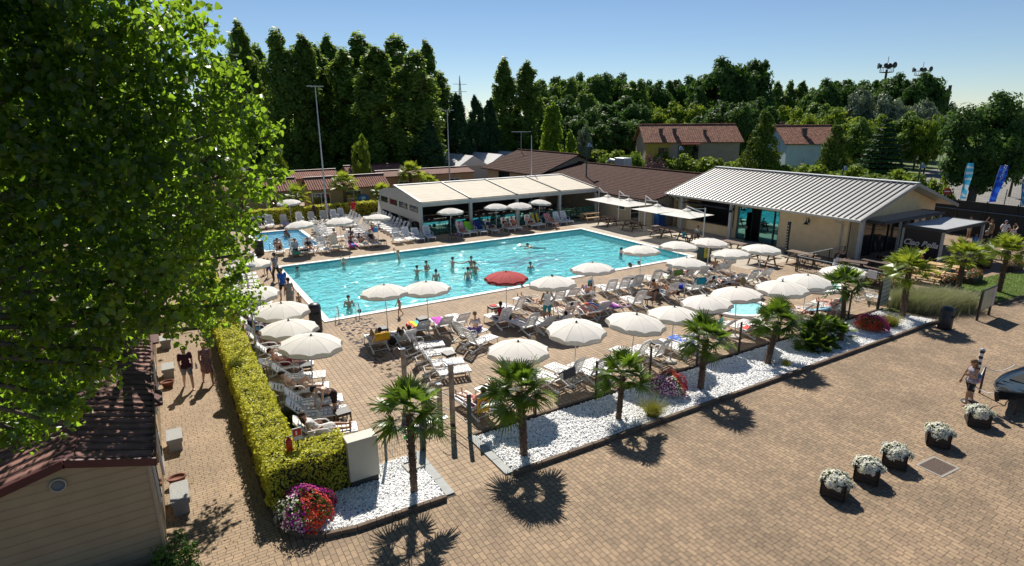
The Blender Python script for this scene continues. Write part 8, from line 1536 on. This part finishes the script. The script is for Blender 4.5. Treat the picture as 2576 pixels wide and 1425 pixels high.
swimmer(c5(1612, 318, W), -100, 'cross', 1.05, 'shirtless man with folded arms standing in the near part of the pool', 'l', ('short', 'br')); swimmer(c5(1738, 405, W), 60, 'stand', 1.42, 'head of a swimmer close to the near pool wall', 'l', ('short', 'bk'))
swimmer(e1(1270, 850, -.05), -60, 'stand', .95, 'parent standing in the children\'s pool', 'd', ('short', 'bk')); swimmer(e1(1350, 870, -.05), 200, 'hunch', .1, 'adult crouching in the children\'s pool with a child', 'd', ('short', 'bk'), sc=.95); swimmer(e1(1275, 880, -.05), -80, 'stand', .35, 'little child in pink in the children\'s pool', 'l', ('short', 'bl'), [('tank', (.6, .1, .25))], sc=.55)
person('sit', c2(1215, 500, .02), -80, 'child sitting on the far pool edge with feet in the water', 't', ('short', 'lb'), [('briefs', blk)], False, .8)
# between the pools
lounge(KF, 0, 'knees', 'man lying with spread arms on the left lounger between the pools', sk='t', hair=('short', 'bk'), wear=[('shorts', blk)]); lounge(KF, 1, 'sit', 'grey-haired man in a white t-shirt hunched on the mint towel', y=.5, sk='t', hair=('short', 'gr'), wear=[('shirt', (.5, .55, .62)), ('shorts', nav)])
lounge(KF, 2, 'recline', 'person in a black swimsuit reading between the pools', sk='t', hair=('short', 'bk'), wear=[('tank', blk), ('briefs', blk)], female=True); lounge(KF, 5, 'hunch', 'tanned man bending forward on a lounger between the pools', sk='d', hair=('short', 'bk'), wear=[('shorts', nav)])
lounge(KF, 6, 'knees', 'girl with drawn-up knees on a lounger between the pools', sk='t', hair=('long', 'bk'), wear=[('briefs', nav), ('top', nav)], female=True, sc=.9); lounge(KF, 7, 'recline', 'large woman in a black swimsuit sitting at the row end between the pools', sk='l', hair=('short', 'br'), wear=[('tank', blk), ('briefs', blk)], female=True, sc=1.08)
person('crossleg', (11.3, 45.3, .34), 120, 'woman in a red bikini top seen from behind between the pools', 't', ('bun', 'br'), [('top', (.3, .02, .03)), ('briefs', (.3, .02, .03))], True); person('situp', (12.6, 45.5, .34), 60, 'woman with long dark hair sitting between the pools', 'd', ('long', 'bk'), [('top', (.05, .03, .1)), ('briefs', nav)], True)
lounge(CM, 0, 'recline', 'tanned person lying under the yellow striped towel', sk='t', hair=('short', 'br'), wear=[('shorts', (.1, .2, .4))])
# behind the children's pool
lounge(BK, 0, 'sit', 'girl in a lilac t-shirt sitting in the back row by the hedge', sk='t', hair=('long', 'br'), wear=[('shirt', (.4, .4, .55)), ('shorts', nav)], female=True, y=.3); lounge(BK, 1, 'situp', 'person in dark blue sitting second in the back row', sk='l', hair=('short', 'bk'), wear=[('shirt', (.05, .05, .12)), ('shorts', nav)]); lounge(BK, 2, 'situp', 'person in black clothes in the back row by the hedge', sk='d', hair=('short', 'bk'), wear=[('shirt', blk), ('shorts', blk)])
person('stand', c1(700, 400), -60, 'woman in a dark brown dress standing before the hedge', 'd', ('short', 'bk'), [('dress', (.06, .035, .03))], True); person('raise1', c1(850, 385), -80, 'woman in a white dress with a raised arm before the hedge', 't', ('long', 'br'), [('tank', wht), ('shorts', wht)], True, .95)
person('stand', c1(1165, 380), 100, 'man in a red shirt and beige shorts by the far hedge', 'l', ('short', 'bk'), [('shirt', (.55, .015, .04)), ('shorts', (.4, .3, .2))], False, 1.08)
# pavilion row
lounge(PV, 0, 'recline', 'tanned man reclining left in the row before the pavilion', sk='t', hair=('short', 'bk'), wear=[('shorts', (.3, .1, .12))]); lounge(PV, 3, 'recline', 'person in dark clothes shading the eyes before the pavilion', sk='t', hair=('short', 'bk'), wear=[('shorts', nav), ('shirt', nav)]); lounge(PV, 4, 'recline', 'woman in a black bikini before the pavilion', sk='t', hair=('short', 'bl'), wear=[('briefs', blk), ('top', blk)], female=True)
lounge(PV, 5, 'knees', 'woman in a red bikini with knees drawn up before the pavilion', sk='t', hair=('bun', 'br'), wear=[('briefs', (.6, .05, .05)), ('top', (.6, .05, .05))], female=True); lounge(PV, 6, 'recline', 'man with a white cap reclining before the pavilion', sk='r', hair=('cap', wht), wear=[('shorts', blk)]); lounge(PV, 8, 'recline', 'pale sunbather on the pink towel before the pavilion', sk='r', hair=('short', 'lb'), wear=[('briefs', (.3, .1, .1))])
# terrace and bar
person('sit', (34.15, 31.2, .34), 0, 'boy in teal sitting at the picnic table before the counter', 't', ('short', 'br'), [('shirt', (.02, .25, .3)), ('shorts', nav)], False, .8); person('sit', (35.5, 31.0, .36), 180, 'man in a grey t-shirt sitting at the picnic table before the counter', 't', ('short', 'bk'), [('shirt', (.25, .28, .3)), ('shorts', nav)], False, .98)
person('walk', (39.9, 28.3, 0), 40, 'man in a white t-shirt walking into the bar doorway', 't', ('short', 'bk'), [('shirt', (.5, .5, .5)), ('trousers', blk)], False, 1.0)
person('sit', (35.3, 19.9, .36), -40, 'dark-haired woman in a white top sitting at the railing table', 't', ('long', 'bk'), [('shirt', wht), ('shorts', blk)], True, 1.0); person('sit', (36.5, 20.2, .36), -110, 'bearded man in black sitting at the railing table', 't', ('short', 'bk'), [('shirt', blk), ('shorts', blk)], False, 1.0)
person('stand', (40.8, 20.3, 0), -120, 'person in black standing in the dark porch', 'd', ('short', 'bk'), [('shirt', blk), ('trousers', blk)]); person('sit', (39.9, 17.3, .38), -100, 'person with a wide straw hat and crimson top at the pine table', 't', ('sunhat', (.5, .42, .3)), [('shirt', (.38, .015, .05)), ('shorts', blk)], True, 1.0)
for (p, f, ps, lb, sk, hr, wr, fm, s) in (((46.6, 17.1, 0), -100, 'stand', 'man in a blue t-shirt at the porch post', 't', ('short', 'bk'), [('shirt', (.05, .2, .5)), ('shorts', nav)], False, 1.0), ((46.9, 16.4, 0), -40, 'stand', 'dark-haired woman in a white top before the porch', 't', ('long', 'bk'), [('tank', wht), ('shorts', (.4, .4, .4))], True, 1.0), ((47.9, 17.0, 0), -130, 'stand', 'grey-haired man in a black lettered t-shirt', 't', ('short', 'gr'), [('shirt', blk), ('shorts', blk)], False, 1.02),
    ((46.9, 15.9+.6, 0), 20, 'phone', 'x', 't', ('short', 'bk'), [], False, 0), ((47.5, 15.6, 0), 60, 'phone', 'blonde woman in a strapless purple dress beside the barrel', 't', ('bun', 'bl'), [('dress', (.10, .03, .06))], True, 1.0),
    ((54.2, 20.4, 0), -100, 'hip', 'man in black with pale shorts at the dark fence', 't', ('short', 'bk'), [('tank', blk), ('shorts', (.45, .42, .3))], False, .95), ((53.8, 18.9, 0), 160, 'raise1', 'person in a khaki dress with raised arm at the dark fence', 't', ('short', 'bk'), [('dress', (.16, .14, .09))], True, 1.0),
    ((53.7, 19.2-1.2, 0), 30, 'hip', 'man in a white t-shirt and cap at the dark fence', 'l', ('cap', (.1, .15, .3)), [('shirt', wht), ('shorts', (.15, .18, .22))], False, 1.02), ((52.3, 17.0, 0), 60, 'raise1', 'woman in a white strapless top and navy shorts seen from behind', 'l', ('bun', 'br'), [('top', wht), ('shorts', nav)], True, .98),
    ((53.9, 16.6, 0), -60, 'phone', 'dark-haired man in a black t-shirt near the right edge', 'l', ('short', 'bk'), [('shirt', blk), ('shorts', blk)], False, 1.0), ((54.0, 15.8, 0), 200, 'walk', 'woman in a white and navy top at the right edge', 't', ('bun', 'br'), [('shirt', (.4, .4, .5)), ('shorts', nav)], True, .98)):
    if s: person(ps, p, f, lb, sk, hr, wr, fm, s)
